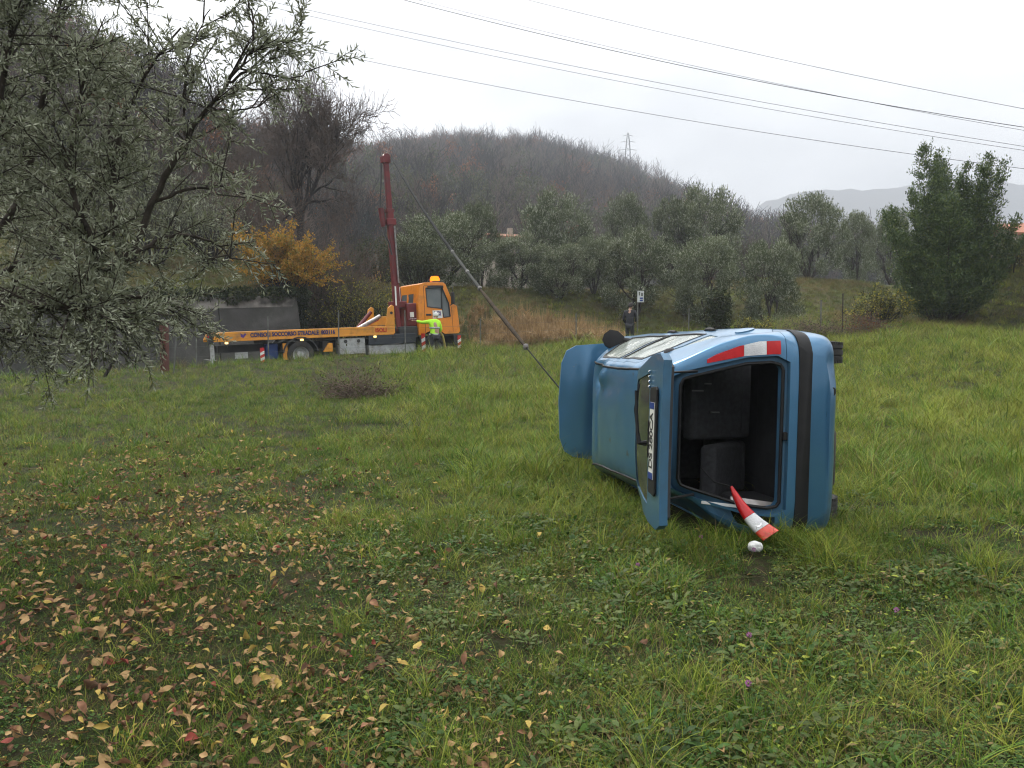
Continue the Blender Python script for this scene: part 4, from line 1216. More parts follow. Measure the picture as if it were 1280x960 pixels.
class Grow:
    """a branching skeleton; every branch is a polyline with radii"""
    def __init__(self, seed): self.rng = np.random.default_rng(seed); self.br = []
    def branch(self, p, d, L, r, lev, maxlev, nch=(3, 5), ang=(25, 55), ratio=(.55, .8), up=.12, wander=.18, start=.3, nseg=5, rtip=.35, minr=.003):
        g = self.rng
        pts, rad = [np.array(p, float)], [r]
        d = np.array(d, float) / np.linalg.norm(d)
        dirs = [d]
        for i in range(nseg):
            d = d + g.normal(size=3) * wander + np.array([0, 0, up])
            d = d / np.linalg.norm(d)
            pts.append(pts[-1] + d * L / nseg); rad.append(max(r * (1 - (1 - rtip) * (i + 1) / nseg), minr)); dirs.append(d)
        self.br.append((np.array(pts), np.array(rad), lev))
        if lev >= maxlev: return
        n = int(g.integers(nch[0], nch[1] + 1))
        for k in range(n):
            f = start + (1 - start) * (k + g.random()) / n
            x = f * nseg; i = min(int(x), nseg - 1)
            q = pts[i] + (pts[i + 1] - pts[i]) * (x - i)
            dd = dirs[i + 1]
            ax = np.cross(dd, g.normal(size=3)); ax = ax / np.linalg.norm(ax)
            a = math.radians(g.uniform(*ang))
            nd = dd * math.cos(a) + np.cross(ax, dd) * math.sin(a)
            rr = rad[i] * g.uniform(.5, .72)
            self.branch(q, nd, L * g.uniform(*ratio), max(rr, minr), lev + 1, maxlev, nch, ang, ratio, up, wander, start, max(3, nseg - 1), rtip, minr)
    def mesh(self, name, mtl, sides=(8, 6, 5, 4, 3, 3, 3), lev=(0, 99)):
        V, F, b = [], [], 0
        for pts, rad, l in self.br:
            if not lev[0] <= l <= lev[1]: continue
            n = sides[min(l, len(sides) - 1)]
            t = np.gradient(pts, axis=0); t = unit(t)
            ref = np.array([.31, .22, .92]); 
            u = unit(np.cross(t, ref)); w = np.cross(t, u)
            a = np.arange(n) * 2 * np.pi / n
            ring = pts[:, None, :] + rad[:, None, None] * (u[:, None, :] * np.cos(a)[None, :, None] + w[:, None, :] * np.sin(a)[None, :, None])
            m = len(pts)
            V.append(ring.reshape(-1, 3))
            i = np.arange(m - 1)[:, None]; k = np.arange(n)[None, :]
            k2 = (k + 1) % n
            F.append(np.stack([i * n + k, i * n + k2, (i + 1) * n + k2, (i + 1) * n + k], -1).reshape(-1, 4) + b)
            b += m * n
        return np_mesh(name, np.vstack(V), np.vstack(F), mtl, smooth=True)
    def twig_points(self, n, minlev, spread=.05):
        """random points and directions along the outer twigs"""
        g = self.rng
        bs = [b for b in self.br if b[2] >= minlev]
        ln = np.array([np.linalg.norm(np.diff(b[0], axis=0), axis=1).sum() for b in bs])
        pick = g.choice(len(bs), size=n, p=ln / ln.sum())
        P, D = np.empty((n, 3)), np.empty((n, 3))
        for j, q in enumerate(pick):
            pts = bs[q][0]; x = g.random() * (len(pts) - 1); i = min(int(x), len(pts) - 2)
            P[j] = pts[i] + (pts[i + 1] - pts[i]) * (x - i); D[j] = pts[i + 1] - pts[i]
        return P + g.normal(size=(n, 3)) * spread, unit(D)

def two_tone(name, V, F, ma, mb, share, rng):
    mi = (rng.random(len(F)) < share).astype(np.int32)
    return np_mesh(name, V, F, [ma, mb], smooth=False, mi=mi)

def plant(name, label, cat, parts, loc, rz=0.0, scale=(1, 1, 1), group=None):
    """parts: list of (part name, mesh)"""
    r = empty(name, loc, rz)
    r.scale = scale
    tag(r, label, cat, group, 'thing')
    for nm, me in parts: link_obj(nm, me, r)
    return r

# ---- olive trees of the grove: three crowns shared by all
def olive_kind(seed):
    """unit tree: height 1, crown about 1 wide"""
    rng = np.random.default_rng(seed)
    g = Grow(seed)
    for k in range(4):
        a = k * 1.57 + rng.random()
        g.branch((0.01 * math.cos(a), 0.01 * math.sin(a), -0.03), (math.cos(a) * .45, math.sin(a) * .45, 1), .5, .022, 0, 2, nch=(3, 4), ang=(20, 45), up=.1, wander=.2, minr=.003)
    wood = g.mesh('trunk', M_bark, sides=(6, 5, 4))
    nl = 64
    th = rng.random(nl) * 2 * np.pi; zz = rng.uniform(.07, .90, nl)
    rr = (.47 * np.sqrt(np.clip(1 - ((zz - .46) / .50) ** 2, 0.05, 1))) * rng.uniform(.45, 1.0, nl)
    C = np.stack([rr * np.cos(th), rr * np.sin(th), zz], -1)
    V, F, base = [], [], 0
    for c in C:
        n = 260
        s = rng.uniform(.075, .125)
        q = rng.normal(size=(n, 3)); q = unit(q) * (rng.random(n) ** .45)[:, None] * s
        P = c + q * np.array([1, 1, .9])
        D = q / s * .7 + np.array([0, 0, .6]) + rng.normal(size=(n, 3)) * .55
        v, f = leaf_geo(P, D, rng.uniform(.026, .048, n), rng.uniform(.009, .014, n), rng)
        V.append(v); F.append(f + base); base += len(v)
    # upright shoots on top
    ns = 70
    for k in range(ns):
        a = rng.random() * 6.283; r0 = .46 * math.sqrt(rng.random())
        z0 = .48 + .44 * math.sqrt(max(0, 1 - (r0 / .5) ** 2)) 
        n = 26; f_ = np.linspace(0, 1, n)
        lean = np.array([math.cos(a) * r0, math.sin(a) * r0, .5])
        P = np.array([math.cos(a) * r0, math.sin(a) * r0, z0 - .06]) + f_[:, None] * unit(lean[None]) * rng.uniform(.08, .16)
        v, f = leaf_geo(P, unit(lean[None]) + rng.normal(size=(n, 3)) * .6, .030, .007, rng)
        V.append(v); F.append(f + base); base += len(v)
    crown = two_tone('crown', np.vstack(V), np.vstack(F), M_ol_dk, M_ol_b, .24, rng)
    return [('trunk', wood), ('crown', crown)]
OLIVES = [olive_kind(s) for s in (3, 5, 9)]
grove = [  # centre x, top y, width (picture px), distance, label
    (552, 262, 120, 46, 'broad dark olive tree right behind the orange cab roof'),
    (600, 250, 62, 50, 'tall pale-topped olive tree next right of the cab'),
    (648, 290, 84, 47, 'olive tree left of the pale twiggy one, nearest the orange roof'),
    (700, 303, 84, 46, 'pale low olive tree above the reddish dry stalks'),
    (742, 292, 60, 48, 'narrow olive tree between two broad ones above the stalks'),
    (795, 284, 104, 46, 'broad pale olive tree straight above the road sign'),
    (880, 293, 92, 47, 'round olive tree above the ivy-covered stump'),
    (962, 297, 90, 46, 'last low olive tree of the front row, before the open slope'),
    (692, 236, 96, 62, 'tall dark olive tree rising behind the pale low one'),
    (780, 240, 64, 64, 'slim olive tree rising behind the front row, above the sign'),
    (838, 244, 62, 62, 'dark olive tree rising left of the tallest grove crown'),
    (878, 230, 92, 61, 'tallest olive tree of the grove behind the ivy stump'),
    (1010, 240, 86, 58, 'dark olive tree standing alone at the top of the open slope'),
    (1068, 262, 48, 60, 'small olive tree between the lone one and the laurel'),
    (1112, 258, 50, 62, 'olive tree half hidden by the left flank of the laurel'),
    (505, 292, 56, 52, 'dark olive tree between crane boom and cab'),
]
for i, (x, yt, wpx, d, lab) in enumerate(grove):
    bx = (x - 640) / FPX * d
    zb = gz(bx, d)
    H = px(x, yt, d).z - zb
    Wd = wpx / FPX * d
    plant('olive_tree', lab, 'tree', OLIVES[i % 3], (bx, d, zb), i * 1.9, (Wd * .98, Wd * .98, H), 'olive trees of the grove on the terrace')

# ---- big bare tree on the left slope
def bare_big():
    d = 46.0
    x = 377
    bx = (x - 640) / FPX * d
    zb = gz(bx, d)
    g = Grow(42)
    top = px(x, 98, d).z - zb
    r = g.rng
    g.branch((0, 0, -.3), (0.02, 0, 1), 2.0, .34, 0, 0, up=.05, wander=.03, rtip=.85)
    for k in range(9):
        a = k * 2 * math.pi / 9 + r.normal() * .2
        tilt = r.uniform(.45, 1.7) if k else .1
        if k % 3 == 0: tilt *= .4
        g.branch((0, 0, 1.25 + .05 * k), (math.cos(a) * tilt, math.sin(a) * tilt, 1), (top - 1.6) * r.uniform(.44, .58), r.uniform(.13, .19), 1, 6, nch=(4, 4), ang=(22, 56), ratio=(.58, .78), up=.03, wander=.15, start=.25, nseg=6, rtip=.3, minr=.013)
    wood = g.mesh('trunk', M_bark_dk, sides=(8, 6, 5, 4), lev=(0, 3))
    tw = g.mesh('crown', M_twig, sides=(4, 4, 4, 4, 3, 3, 3), lev=(4, 9))
    zt = np.percentile(np.concatenate([p[0][:, 2] for p in g.br]), 99.0); xs = np.concatenate([p[0][:, 0] for p in g.br])
    s = top / zt; sw = (196 / FPX * d) / (np.percentile(xs, 99.5) - np.percentile(xs, .5))
    plant('bare_tree', 'large leafless tree with a wide round crown above the yellow bush', 'tree', [('trunk', wood), ('crown', tw)], (bx, d, zb), 0, (sw, sw, s))
bare_big()

# ---- shrubs: stems from one foot with leaves on the twigs
def shrub_parts(seed, H, Wd, nst, lmats, share, nleaf, L, W, stem=M_bark_dk, lev=2, leafdir=.5, drop=0.0):
    g = Grow(seed)
    r = g.rng
    for k in range(nst):
        a = r.random() * 6.283; q = math.sqrt(r.random())
        g.branch((q * .12 * Wd * math.cos(a), q * .12 * Wd * math.sin(a), -.05), (math.cos(a) * q * Wd * .5 / H * 1.3, math.sin(a) * q * Wd * .5 / H * 1.3, 1), H * r.uniform(.55, .8), .02 + .006 * H, 0, lev, nch=(3, 4), ang=(18, 42), ratio=(.45, .7), up=.04, wander=.14, minr=.004)
    stems = g.mesh('stems', stem, sides=(4, 3, 3, 3))
    out = [('stems', stems)]
    if nleaf:
        P, D = g.twig_points(nleaf, 1, .05)
        v, f = leaf_geo(P, D * leafdir + r.normal(size=P.shape) * .7 + np.array([0, 0, -drop]), r.uniform(.7, 1.2, nleaf) * L, r.uniform(.7, 1.2, nleaf) * W, r)
        out.append(('foliage', two_tone('foliage', v, f, lmats[0], lmats[1], share, r)))
    return out
def shrub(name, lab, cat, x, ybase, d, Hpx, Wpx, seed, nst, lmats, share, nleaf, L, W, onground=True, group=None, **kw):
    bx = (x - 640) / FPX * d
    zb = gz(bx, d) if onground else px(x, ybase, d).z
    H, Wd = Hpx / FPX * d, Wpx / FPX * d
    return plant(name, lab, cat, shrub_parts(seed, H, Wd, nst, lmats, share, nleaf, L, W, **kw), (bx, d, zb - .05), 0, (1, 1, 1), group)

shrub('autumn_bush', 'golden yellow autumn bush on top of the concrete wall', 'bush', 354, 352, 35.0, 70, 104, 1, 44, (M_yellow, M_yellow2), .22, 15000, .12, .07)
shrub('autumn_bush', 'green and yellow bush half hidden behind the crane posts', 'bush', 452, 398, 36.5, 88, 66, 2, 22, (M_shrub, M_yellow2), .45, 5600, .10, .06)
shrub('bare_bush', 'brown leafless thicket between yellow bush and crane', 'bush', 418, 400, 37.5, 118, 76, 4, 44, (M_russet, M_twig), .5, 1800, .07, .035, stem=M_twig, lev=3)
shrub('bare_bush', 'dark tangle of brown twigs at the foot of the wall corner', 'bush', 398, 420, 36.5, 70, 46, 14, 30, (M_ivy, M_shrub), .4, 3000, .08, .05, stem=M_twig, lev=2)
shrub('evergreen_bush', 'grey-green bush left of the yellow bush on the wall', 'bush', 268, 345, 38, 92, 96, 6, 30, (M_ol_a, M_ol_b), .4, 7000, .09, .025)
shrub('bare_bush', 'brown leafless bush on the slope below the bare tree', 'bush', 318, 330, 41, 92, 96, 24, 34, (M_russet, M_twig), .5, 1500, .08, .04, stem=M_twig, lev=3)
shrub('bare_bush', 'brown leafless bush on the slope left of the bare tree', 'bush', 262, 300, 46, 90, 100, 25, 34, (M_russet, M_twig), .5, 1500, .08, .04, stem=M_twig, lev=3)
shrub('evergreen_bush', 'grey-green bush high on the slope seen through the olive boughs', 'bush', 205, 260, 46, 96, 130, 26, 30, (M_shrub, M_ol_a), .4, 7000, .11, .04)
shrub('evergreen_bush', 'dark bush on the slope behind the hanging olive sprays', 'bush', 120, 260, 43, 100, 140, 27, 30, (M_ivy, M_shrub), .4, 7000, .11, .04)
shrub('evergreen_bush', 'dull green bush above the wall, under the olive branch', 'bush', 190, 345, 37, 100, 120, 7, 30, (M_shrub, M_ol_a), .4, 7000, .09, .03)
shrub('evergreen_bush', 'dark bush above the left end of the wall', 'bush', 85, 345, 36, 110, 130, 8, 30, (M_shrub, M_ivy), .4, 6000, .09, .03)
shrub('evergreen_bush', 'dark green bush rising behind the brown thicket', 'bush', 470, 330, 47, 62, 84, 9, 26, (M_shrub, M_ivy), .5, 6000, .12, .06)
shrub('autumn_bush', 'small orange-leaved bush by the pale terrace wall', 'bush', 486, 285, 60, 34, 40, 10, 14, (M_russet, M_yellow), .4, 1500, .13, .08)
shrub('evergreen_bush', 'green bush filling the gap behind the truck cab', 'bush', 520, 352, 43, 60, 70, 16, 24, (M_shrub, M_ivy), .5, 5200, .11, .06)
shrub('bare_bush', 'grey leafless bushes between grove and lone olive', 'bush', 940, 300, 60, 52, 60, 11, 26, (M_russet, M_twig), .5, 0, .1, .05, stem=M_twig, lev=3)
shrub('evergreen_bush', 'yellowish green bush at the left foot of the laurel', 'bush', 1098, 392, 33, 44, 56, 12, 24, (M_shrub, M_yellow2), .35, 4800, .10, .055)
shrub('evergreen_bush', 'low leafy shrub between ivy stump and brushwood', 'bush', 938, 414, 31.5, 30, 46, 13, 16, (M_shrub, M_yellow2), .35, 2200, .08, .05)
shrub('evergreen_bush', 'low green shrub right of the laurel on the bank', 'bush', 1262, 335, 37, 44, 72, 15, 20, (M_shrub, M_yellow2), .3, 3600, .09, .05)
shrub('evergreen_bush', 'dark leafy shrub below the orange-roofed house', 'bush', 1235, 330, 44, 50, 90, 17, 20, (M_ivy, M_shrub), .4, 4200, .11, .05)

# ---- laurel: several leafy spires on one foot
def laurel():
    d = 34.0
    x = 1176
    bx = (x - 640) / FPX * d; zb = gz(bx, d)
    rng = np.random.default_rng(77)
    u = d / FPX
    spires = [  # offset px, top y, base spread px
        (-18, 178, 80), (6, 184, 70), (44, 200, 64), (62, 206, 60), (-42, 240, 50), (-66, 262, 46), (-84, 268, 34), (20, 226, 70), (24, 206, 60), (-6, 214, 80), (36, 232, 90), (76, 276, 50), (-8, 250, 90), (50, 262, 72), (-55, 300, 70), (84, 300, 46), (10, 300, 100)]
    g = Grow(78)
    V, F, base = [], [], 0
    for (ox, yt, sp) in spires:
        top = px(x + ox, yt, d).z - zb
        X0, Y0 = ox * u, rng.uniform(-1, 1) * 70 * u * .5
        g.branch((X0 * .15, Y0 * .15, -.1), (X0 / top, Y0 / top, 1), top * .9, .07, 0, 0, up=.02, wander=.02, nseg=8, rtip=.1)
        nb = int(36 * top)
        for k in range(nb):
            f = rng.uniform(.06, 1.0)
            z = f * top
            rad = sp * u * .5 * (1 - f) ** .72 * rng.uniform(.3, 1.25) + .05
            a = rng.random() * 6.283
            c = np.array([X0 * (.25 + .75 * f), Y0 * (.25 + .75 * f), z - .15 * rad])
            tip = c + np.array([math.cos(a) * rad, math.sin(a) * rad, rad * rng.uniform(.35, 1.0) + .06])
            n = int((6 + 60 * rad) * rng.uniform(.7, 1.3))
            t_ = rng.uniform(.15, 1.1, n)
            P = c + (tip - c) * t_[:, None] + rng.normal(size=(n, 3)) * .07
            D = (tip - c) / (np.linalg.norm(tip - c) + 1e-6) * .9 + np.array([0, 0, .35]) + rng.normal(size=(n, 3)) * .6
            v, ff = leaf_geo(P, D, rng.uniform(.09, .15, n), rng.uniform(.035, .055, n), rng)
            V.append(v); F.append(ff + base); base += len(v)
    for (ox, yt, sp) in spires:                  # upright shoots
        top = px(x + ox, yt, d).z - zb
        X0 = ox * u
        for k in range(26):
            f = .25 + .75 * rng.random() ** .7
            rad = sp * u * .55 * (1 - f) ** .72 * rng.uniform(.6, 1.15)
            a = rng.random() * 6.283
            b = np.array([X0 * (.25 + .75 * f) + math.cos(a) * rad, math.sin(a) * rad + rng.normal() * .25, f * top * .97])
            L_ = rng.uniform(.22, .50); n = 16
            P = b + np.array([0, 0, 1]) * (np.linspace(0, 1, n) * L_)[:, None] + rng.normal(size=(n, 3)) * .03
            v, ff = leaf_geo(P, np.array([0, 0, .8]) + rng.normal(size=(n, 3)) * .5, rng.uniform(.08, .13, n), rng.uniform(.03, .045, n), rng)
            V.append(v); F.append(ff + base); base += len(v)
    crown = two_tone('crown', np.vstack(V), np.vstack(F), M_laurel, M_laurel_y, .38, rng)
    plant('laurel_tree', 'tall dark green laurel tree with several pointed spires', 'tree', [('trunk', g.mesh('trunk', M_bark, sides=(6, 4, 3))), ('crown', crown)], (bx, d, zb))
laurel()

# ---- tree beyond the right edge, reaching in with one branch
r_d = 30.0
rx = (1350 - 640) / FPX * r_d
plant('olive_tree', 'tree at the right edge with one branch showing against the sky', 'tree', OLIVES[1], (rx, r_d, gz(rx, r_d)), 2.2,
      (3.1, 3.1, px(1300, 150, r_d).z - gz(rx, r_d)), 'olive trees of the grove on the terrace')

# ---- conifers
def conifer_parts(seed, H, Wd, n=5200):
    rng = np.random.default_rng(seed)
    g = Grow(seed); g.branch((0, 0, -.3), (0, 0, 1), H, H * .02, 0, 0, up=.1, wander=.004, rtip=.1, nseg=6)
    f = 1 - np.sqrt(rng.random(n)); a = np.round(rng.random(n) * 11) / 11 * 6.283 + np.floor(f * 16) * 1.1 + rng.normal(size=n) * .13
    lay = np.floor(f * 16) / 16
    R = Wd * .5 * (1 - lay) * (.55 + .45 * rng.random(n))
    q = np.sqrt(rng.random(n))
    P = np.stack([np.cos(a) * R * q, np.sin(a) * R * q, H * (.06 + .94 * lay) - R * q * .28 + rng.normal(size=n) * .02 * H], -1)
    D = np.stack([np.cos(a), np.sin(a), -.35 + 0 * a], -1) + rng.normal(size=(n, 3)) * .3
    v, ff = leaf_geo(P, D, H * .035 * rng.uniform(.7, 1.3, n), H * .010, rng)
    return [('trunk', g.mesh('trunk', M_bark_dk)), ('crown', np_mesh('crown', v, ff, M_con))]
for (x, yt, yb, wpx, d, lab, sd) in ((112, 34, 150, 62, 95, 'dark blue-green conifer high on the left hillside behind the olive', 1), (533, 216, 285, 34, 150, 'lone dark conifer standing on the wooded hill', 2)):
    bx = (x - 640) / FPX * d
    zb = gz(bx, d)
    zt = px(x, yt, d).z
    plant('conifer_tree', lab, 'tree', conifer_parts(sd, max(zt - zb, 3), wpx / FPX * d), (bx, d, zb))

# ---- woods on the hills (one mass of trees nobody could count)
def forest_protos():
    out = []
    for sd in range(5):
        g = Grow(200 + sd); r = g.rng
        g.branch((0, 0, -.5), (0, 0, 1), 5.5, .16, 0, 0, up=.05, wander=.05, rtip=.7)
        for k in range(6):
            a = k * 1.05 + r.random()
            g.branch((0, 0, 2.2 + .5 * k), (math.cos(a) * .45, math.sin(a) * .45, 1), r.uniform(4.5, 7.0), .09, 1, 3, nch=(4, 5), ang=(18, 40), ratio=(.45, .65), up=.08, wander=.12, nseg=4, minr=.035)
        out.append(g.mesh('bare_wood', M_twig if sd % 2 else M_bark_dk, sides=(4, 3, 3, 3)))
    for sd in range(2):      # trees still carrying brown leaf
        g = Grow(220 + sd); r = g.rng
        g.branch((0, 0, -.5), (0, 0, 1), 5, .15, 0, 0, up=.05, wander=.05, rtip=.7)
        for k in range(6):
            a = k * 1.05 + r.random()
            g.branch((0, 0, 2 + .5 * k), (math.cos(a) * .55, math.sin(a) * .55, 1), r.uniform(3.5, 5.5), .08, 1, 2, nch=(4, 5), ang=(20, 45), ratio=(.5, .65), up=.06, wander=.12, nseg=4, minr=.04)
        P, D = g.twig_points(900, 1, .35)
        v, f = leaf_geo(P, D + r.normal(size=P.shape), .55, .35, r)
        a = g.mesh('leafy_wood', M_bark_dk, sides=(3, 3, 3))
        n0 = len(a.vertices)
        va = np.empty(n0 * 3, np.float32); a.vertices.foreach_get('co', va)
        fa = np.array([list(p.vertices) for p in a.polygons])
        out.append(np_mesh('leafy_wood', np.vstack([va.reshape(-1, 3), v]), np.vstack([fa, f + n0]), [M_bark_dk, M_russet if sd else M_shrub], mi=[0] * len(fa) + [1] * len(f)))
    c = conifer_parts(5, 11, 4.6, 1500)[1][1]
    out.append(c)
    return out
def forest():
    rng = np.random.default_rng(5)
    n = 10500
    a = rng.uniform(-.78, .85, n); f = rng.random(n)
    Y0 = np.interp(a, [-.6, -.36, -.28, -.15, 0.1, .4], [42, 46, 58, 92, 125, 150]); D = np.interp(a, _ea, _ed)
    Y = Y0 + (D + 8 - Y0) * f ** .8
    X = a * Y
    keep = (Y > 41)
    el = np.interp(a, _ea, _ev)
    keep &= rng.random(n) < np.where(el < .06, .35, 1.0)
    # crest: a denser line of bare trunks against the sky
    m = 650
    a2 = rng.uniform(-.5, .40, m); D2 = np.interp(a2, _ea, _ed); Y2 = D2 - rng.random(m) * 22; X2 = a2 * Y2
    X = np.concatenate([X[keep], X2]); Y = np.concatenate([Y[keep], Y2]); a = X / Y
    crest = np.concatenate([np.zeros(keep.sum()), np.ones(m)])
    # keep the pale terrace, the houses and the bare tree clear
    ok = ~((np.abs(a - (377 - 640) / FPX) < .11) & (Y < 58))
    X, Y, crest = X[ok], Y[ok], crest[ok]
    k = len(X)
    Z = height(X, Y)
    idx = rng.choice(8, size=k, p=[.17, .17, .15, .13, .12, .11, .08, .07])
    patch = vnoise(X * .018, Y * .018, 13)
    idx = np.where((patch > .62) & (rng.random(k) < .55), 6, idx)
    idx = np.where((patch < .25) & (rng.random(k) < .4), 5, idx)
    idx = np.where((crest > 0) & (rng.random(k) < .95), rng.integers(0, 5, k), idx)
    s = (.55 + .75 * rng.random(k) ** 1.5) * (1 + .35 * crest * rng.random(k)) * np.interp(Y, [40, 70, 140, 170], [.38, .55, .72, 1.0])
    rot = np.stack([rng.normal(size=k) * .05, rng.normal(size=k) * .05, rng.random(k) * 6.283], -1)
    scatter('hillside_woods', np.stack([X, Y, Z], -1), rot, s, idx, forest_protos(), 'bare grey-brown autumn woods covering the hills')
forest()
for (x, y, d, s, m, lab) in ((613, 250, 215, 28, M_russet, 'orange-leaved tree standing out on the wooded hill'), (527, 232, 260, 34, M_russet, 'dull reddish tree on the hill above the lone conifer')):
    bx = (x - 640) / FPX * d; zb = gz(bx, d); H = s / FPX * d
    H = max(H, px(x, y - 18, d).z - zb)
    plant('autumn_tree', lab, 'tree', [(('trunk' if n_ == 'stems' else 'crown'), me) for n_, me in shrub_parts(31 + d, H, H * .8, 10, (m, M_twig), .2, 1500, .7, .45)], (bx, d, zb))

# ---- olive tree at the left, whose boughs hang into the picture
def near_olive():
    root = empty('near_olive_tree', (-5.0, 6.3, gz(-5.0, 6.3)))
    tag(root, 'grey-green olive tree whose leafy boughs hang in from the left edge', 'tree', kind='thing')
    o = Vector(root.location)
    rng = np.random.default_rng(15)
    g = Grow(16)
    br = g.br
    def poly(pts, r0, r1, lev):
        P = [np.array(p) for p in pts]
        # resample smoothly
        P = np.array(P); t = np.linspace(0, len(P) - 1, 5 * (len(P) - 1) + 1); k = np.arange(len(P))
        Q = np.stack([np.interp(t, k, P[:, i]) for i in range(3)], -1)
        for _ in range(3): Q[1:-1] = .5 * Q[1:-1] + .25 * (Q[2:] + Q[:-2])
        Q = Q + rng.normal(size=Q.shape) * .006
        br.append((Q - np.array(o), np.linspace(r0, r1, len(Q)), lev)); return Q
    T = np.array(o)
    crotch = T + np.array([.25, .05, 1.35])
    poly([T + [0, 0, -.2], T + [.05, 0, .5], T + [.18, .03, .95], crotch], .24, .17, 0)
    pp = lambda x, y, d: np.array(px(x, y, d))
    boughs = [
        ([crotch, pp(-60, 372, 6.2), pp(60, 362, 6.1), pp(130, 345, 6.0), pp(165, 318, 6.0), pp(190, 255, 6.0), pp(232, 170, 5.9), pp(285, 105, 5.8), pp(315, 65, 5.7)], .048, .007),
        ([crotch, pp(-40, 330, 6.4), pp(25, 260, 6.5), pp(45, 170, 6.5), pp(62, 90, 6.4), pp(75, 10, 6.3), pp(80, -60, 6.3)], .04, .008),
        ([crotch, pp(-60, 300, 5.8), pp(-10, 180, 5.7), pp(10, 60, 5.6), pp(30, -40, 5.6)], .04, .008),
        ([crotch, pp(-30, 360, 6.9), pp(60, 310, 7.1), pp(115, 250, 7.2), pp(140, 160, 7.2), pp(135, 80, 7.1)], .04, .006),
        ([pp(150, 335, 6.0), pp(143, 280, 6.1), pp(140, 225, 6.1), pp(150, 160, 6.1), pp(180, 95, 6.0), pp(225, 35, 6.0)], .03, .006),
        ([crotch, pp(-50, 380, 5.8), pp(40, 380, 5.6), pp(100, 385, 5.5), pp(150, 395, 5.5)], .045, .006),
        ([pp(60, 362, 6.1), pp(130, 372, 6.3), pp(190, 372, 6.4), pp(225, 385, 6.5)], .028, .005),
        ([pp(165, 318, 6.0), pp(215, 292, 6.2), pp(265, 300, 6.3), pp(292, 325, 6.4)], .018, .004),
        ([pp(190, 255, 6.0), pp(240, 235, 6.1), pp(285, 232, 6.2), pp(315, 250, 6.2)], .014, .004),
        ([pp(125, 345, 6.0), pp(115, 300, 5.8), pp(85, 230, 5.7), pp(95, 150, 5.7), pp(110, 60, 5.6)], .028, .006),
        ([pp(285, 105, 5.8), pp(315, 85, 5.8), pp(345, 60, 5.8), pp(372, 40, 5.8)], .010, .003),
        ([pp(315, 65, 5.7), pp(318, 35, 5.7), pp(310, 0, 5.7), pp(312, -30, 5.7)], .009, .003),
        ([pp(300, 85, 5.8), pp(335, 95, 5.9), pp(368, 98, 5.9), pp(392, 88, 5.9)], .008, .003),
        ([pp(265, 135, 5.8), pp(295, 140, 5.9), pp(325, 132, 5.9), pp(350, 115, 5.9)], .008, .003),
        ([pp(232, 170, 5.9), pp(228, 120, 5.9), pp(238, 60, 5.9), pp(262, 10, 5.8)], .010, .003),
        ([crotch, pp(-70, 410, 6.4), pp(20, 415, 6.5), pp(60, 420, 6.6)], .03, .005),
        ([crotch, T + [-1.0, -.4, 2.6], T + [-1.6, -.8, 3.6]], .07, .01), ([crotch, T + [-.6, .8, 2.8], T + [-.9, 1.5, 3.8]], .07, .01), ([crotch, T + [-.2, -1.0, 2.7], T + [-.1, -1.3, 3.4]], .05, .01),
    ]
    Qs = [poly(b, r0, r1, 1) for b, r0, r1 in boughs]
    # side twigs
    LV, LD = [], []
    def leaves_on(p, d, L):
        n = max(6, int(L / .0105))
        f = (np.arange(n) + rng.random(n) * .6) / n
        ax = unit(d[None])[0]
        r1 = unit(np.cross(ax, rng.normal(size=3))[None])[0]; r2 = np.cross(ax, r1)
        sag = np.array([0, 0, -1.0]) * (f ** 2)[:, None] * L * .18
        P = p + d[None] * (f * L)[:, None] + sag
        ph = (np.arange(n) // 2) * 1.57 + (np.arange(n) % 2) * math.pi
        out = np.cos(ph)[:, None] * r1 + np.sin(ph)[:, None] * r2
        LV.append(P); LD.append(ax * .75 + out * .75 + rng.normal(size=(n, 3)) * .28)
        br.append((np.array([p, p + d * L * .5 + [0, 0, -.045 * L], p + d * L + [0, 0, -.18 * L]]) - np.array(o), np.array([.0035, .0025, .0015]), 3))
    def dress(Q, lo, dens, Lr, upb):
        ln = np.linalg.norm(np.diff(Q, axis=0), axis=1).sum()
        n = int(ln * dens)
        for k in range(n):
            x = rng.uniform(lo, 1) * (len(Q) - 1); i = min(int(x), len(Q) - 2)
            p = Q[i] + (Q[i + 1] - Q[i]) * (x - i); t = unit((Q[i + 1] - Q[i])[None])[0]
            d = t * rng.uniform(.2, .9) + rng.normal(size=3) * np.array([.75, .75, .6]) + np.array([0, 0, upb])
            d = unit(d[None])[0]
            L = rng.uniform(*Lr)
            # second order sprigs
            br.append((np.array([p, p + d * L * .5, p + d * L]) - np.array(o), np.array([.006, .0045, .003]), 2))
            for j in range(5):
                f = rng.uniform(.15, 1.0)
                d2 = unit((d + rng.normal(size=3) * .65 + np.array([0, 0, upb * .4]))[None])[0]
                leaves_on(p + d * L * f, d2, rng.uniform(.12, .27))
    dens = [9, 25, 23, 24, 14, 28, 21, 13, 10, 23, 7, 7, 7, 6, 9, 24, 8, 8, 8]
    lows = [.22, .25, .3, .3, .1, .3, .1, .1, .1, .1, .1, .1, .1, .1, .05, .35, .3, .3, .3]
    for q, (Q, dn, lo) in enumerate(zip(Qs, dens, lows)):
        small = q in (10, 11, 12, 13)
        dress(Q, lo, dn, (.12, .28) if small else (.22, .55), .12 if q not in (5, 6, 15) else -.05)
    P = np.vstack(LV) - np.array(o); D = np.vstack(LD)
    n = len(P)
    v, f = leaf_geo(P, D, rng.uniform(.038, .066, n), rng.uniform(.0110, .0165, n), rng, fold=.10)
    link_obj('trunk', g.mesh('trunk', M_bark, sides=(14, 8, 5, 3), lev=(0, 0)), root)
    link_obj('boughs', g.mesh('boughs', M_bark, sides=(14, 8, 4, 3), lev=(1, 3)), root)
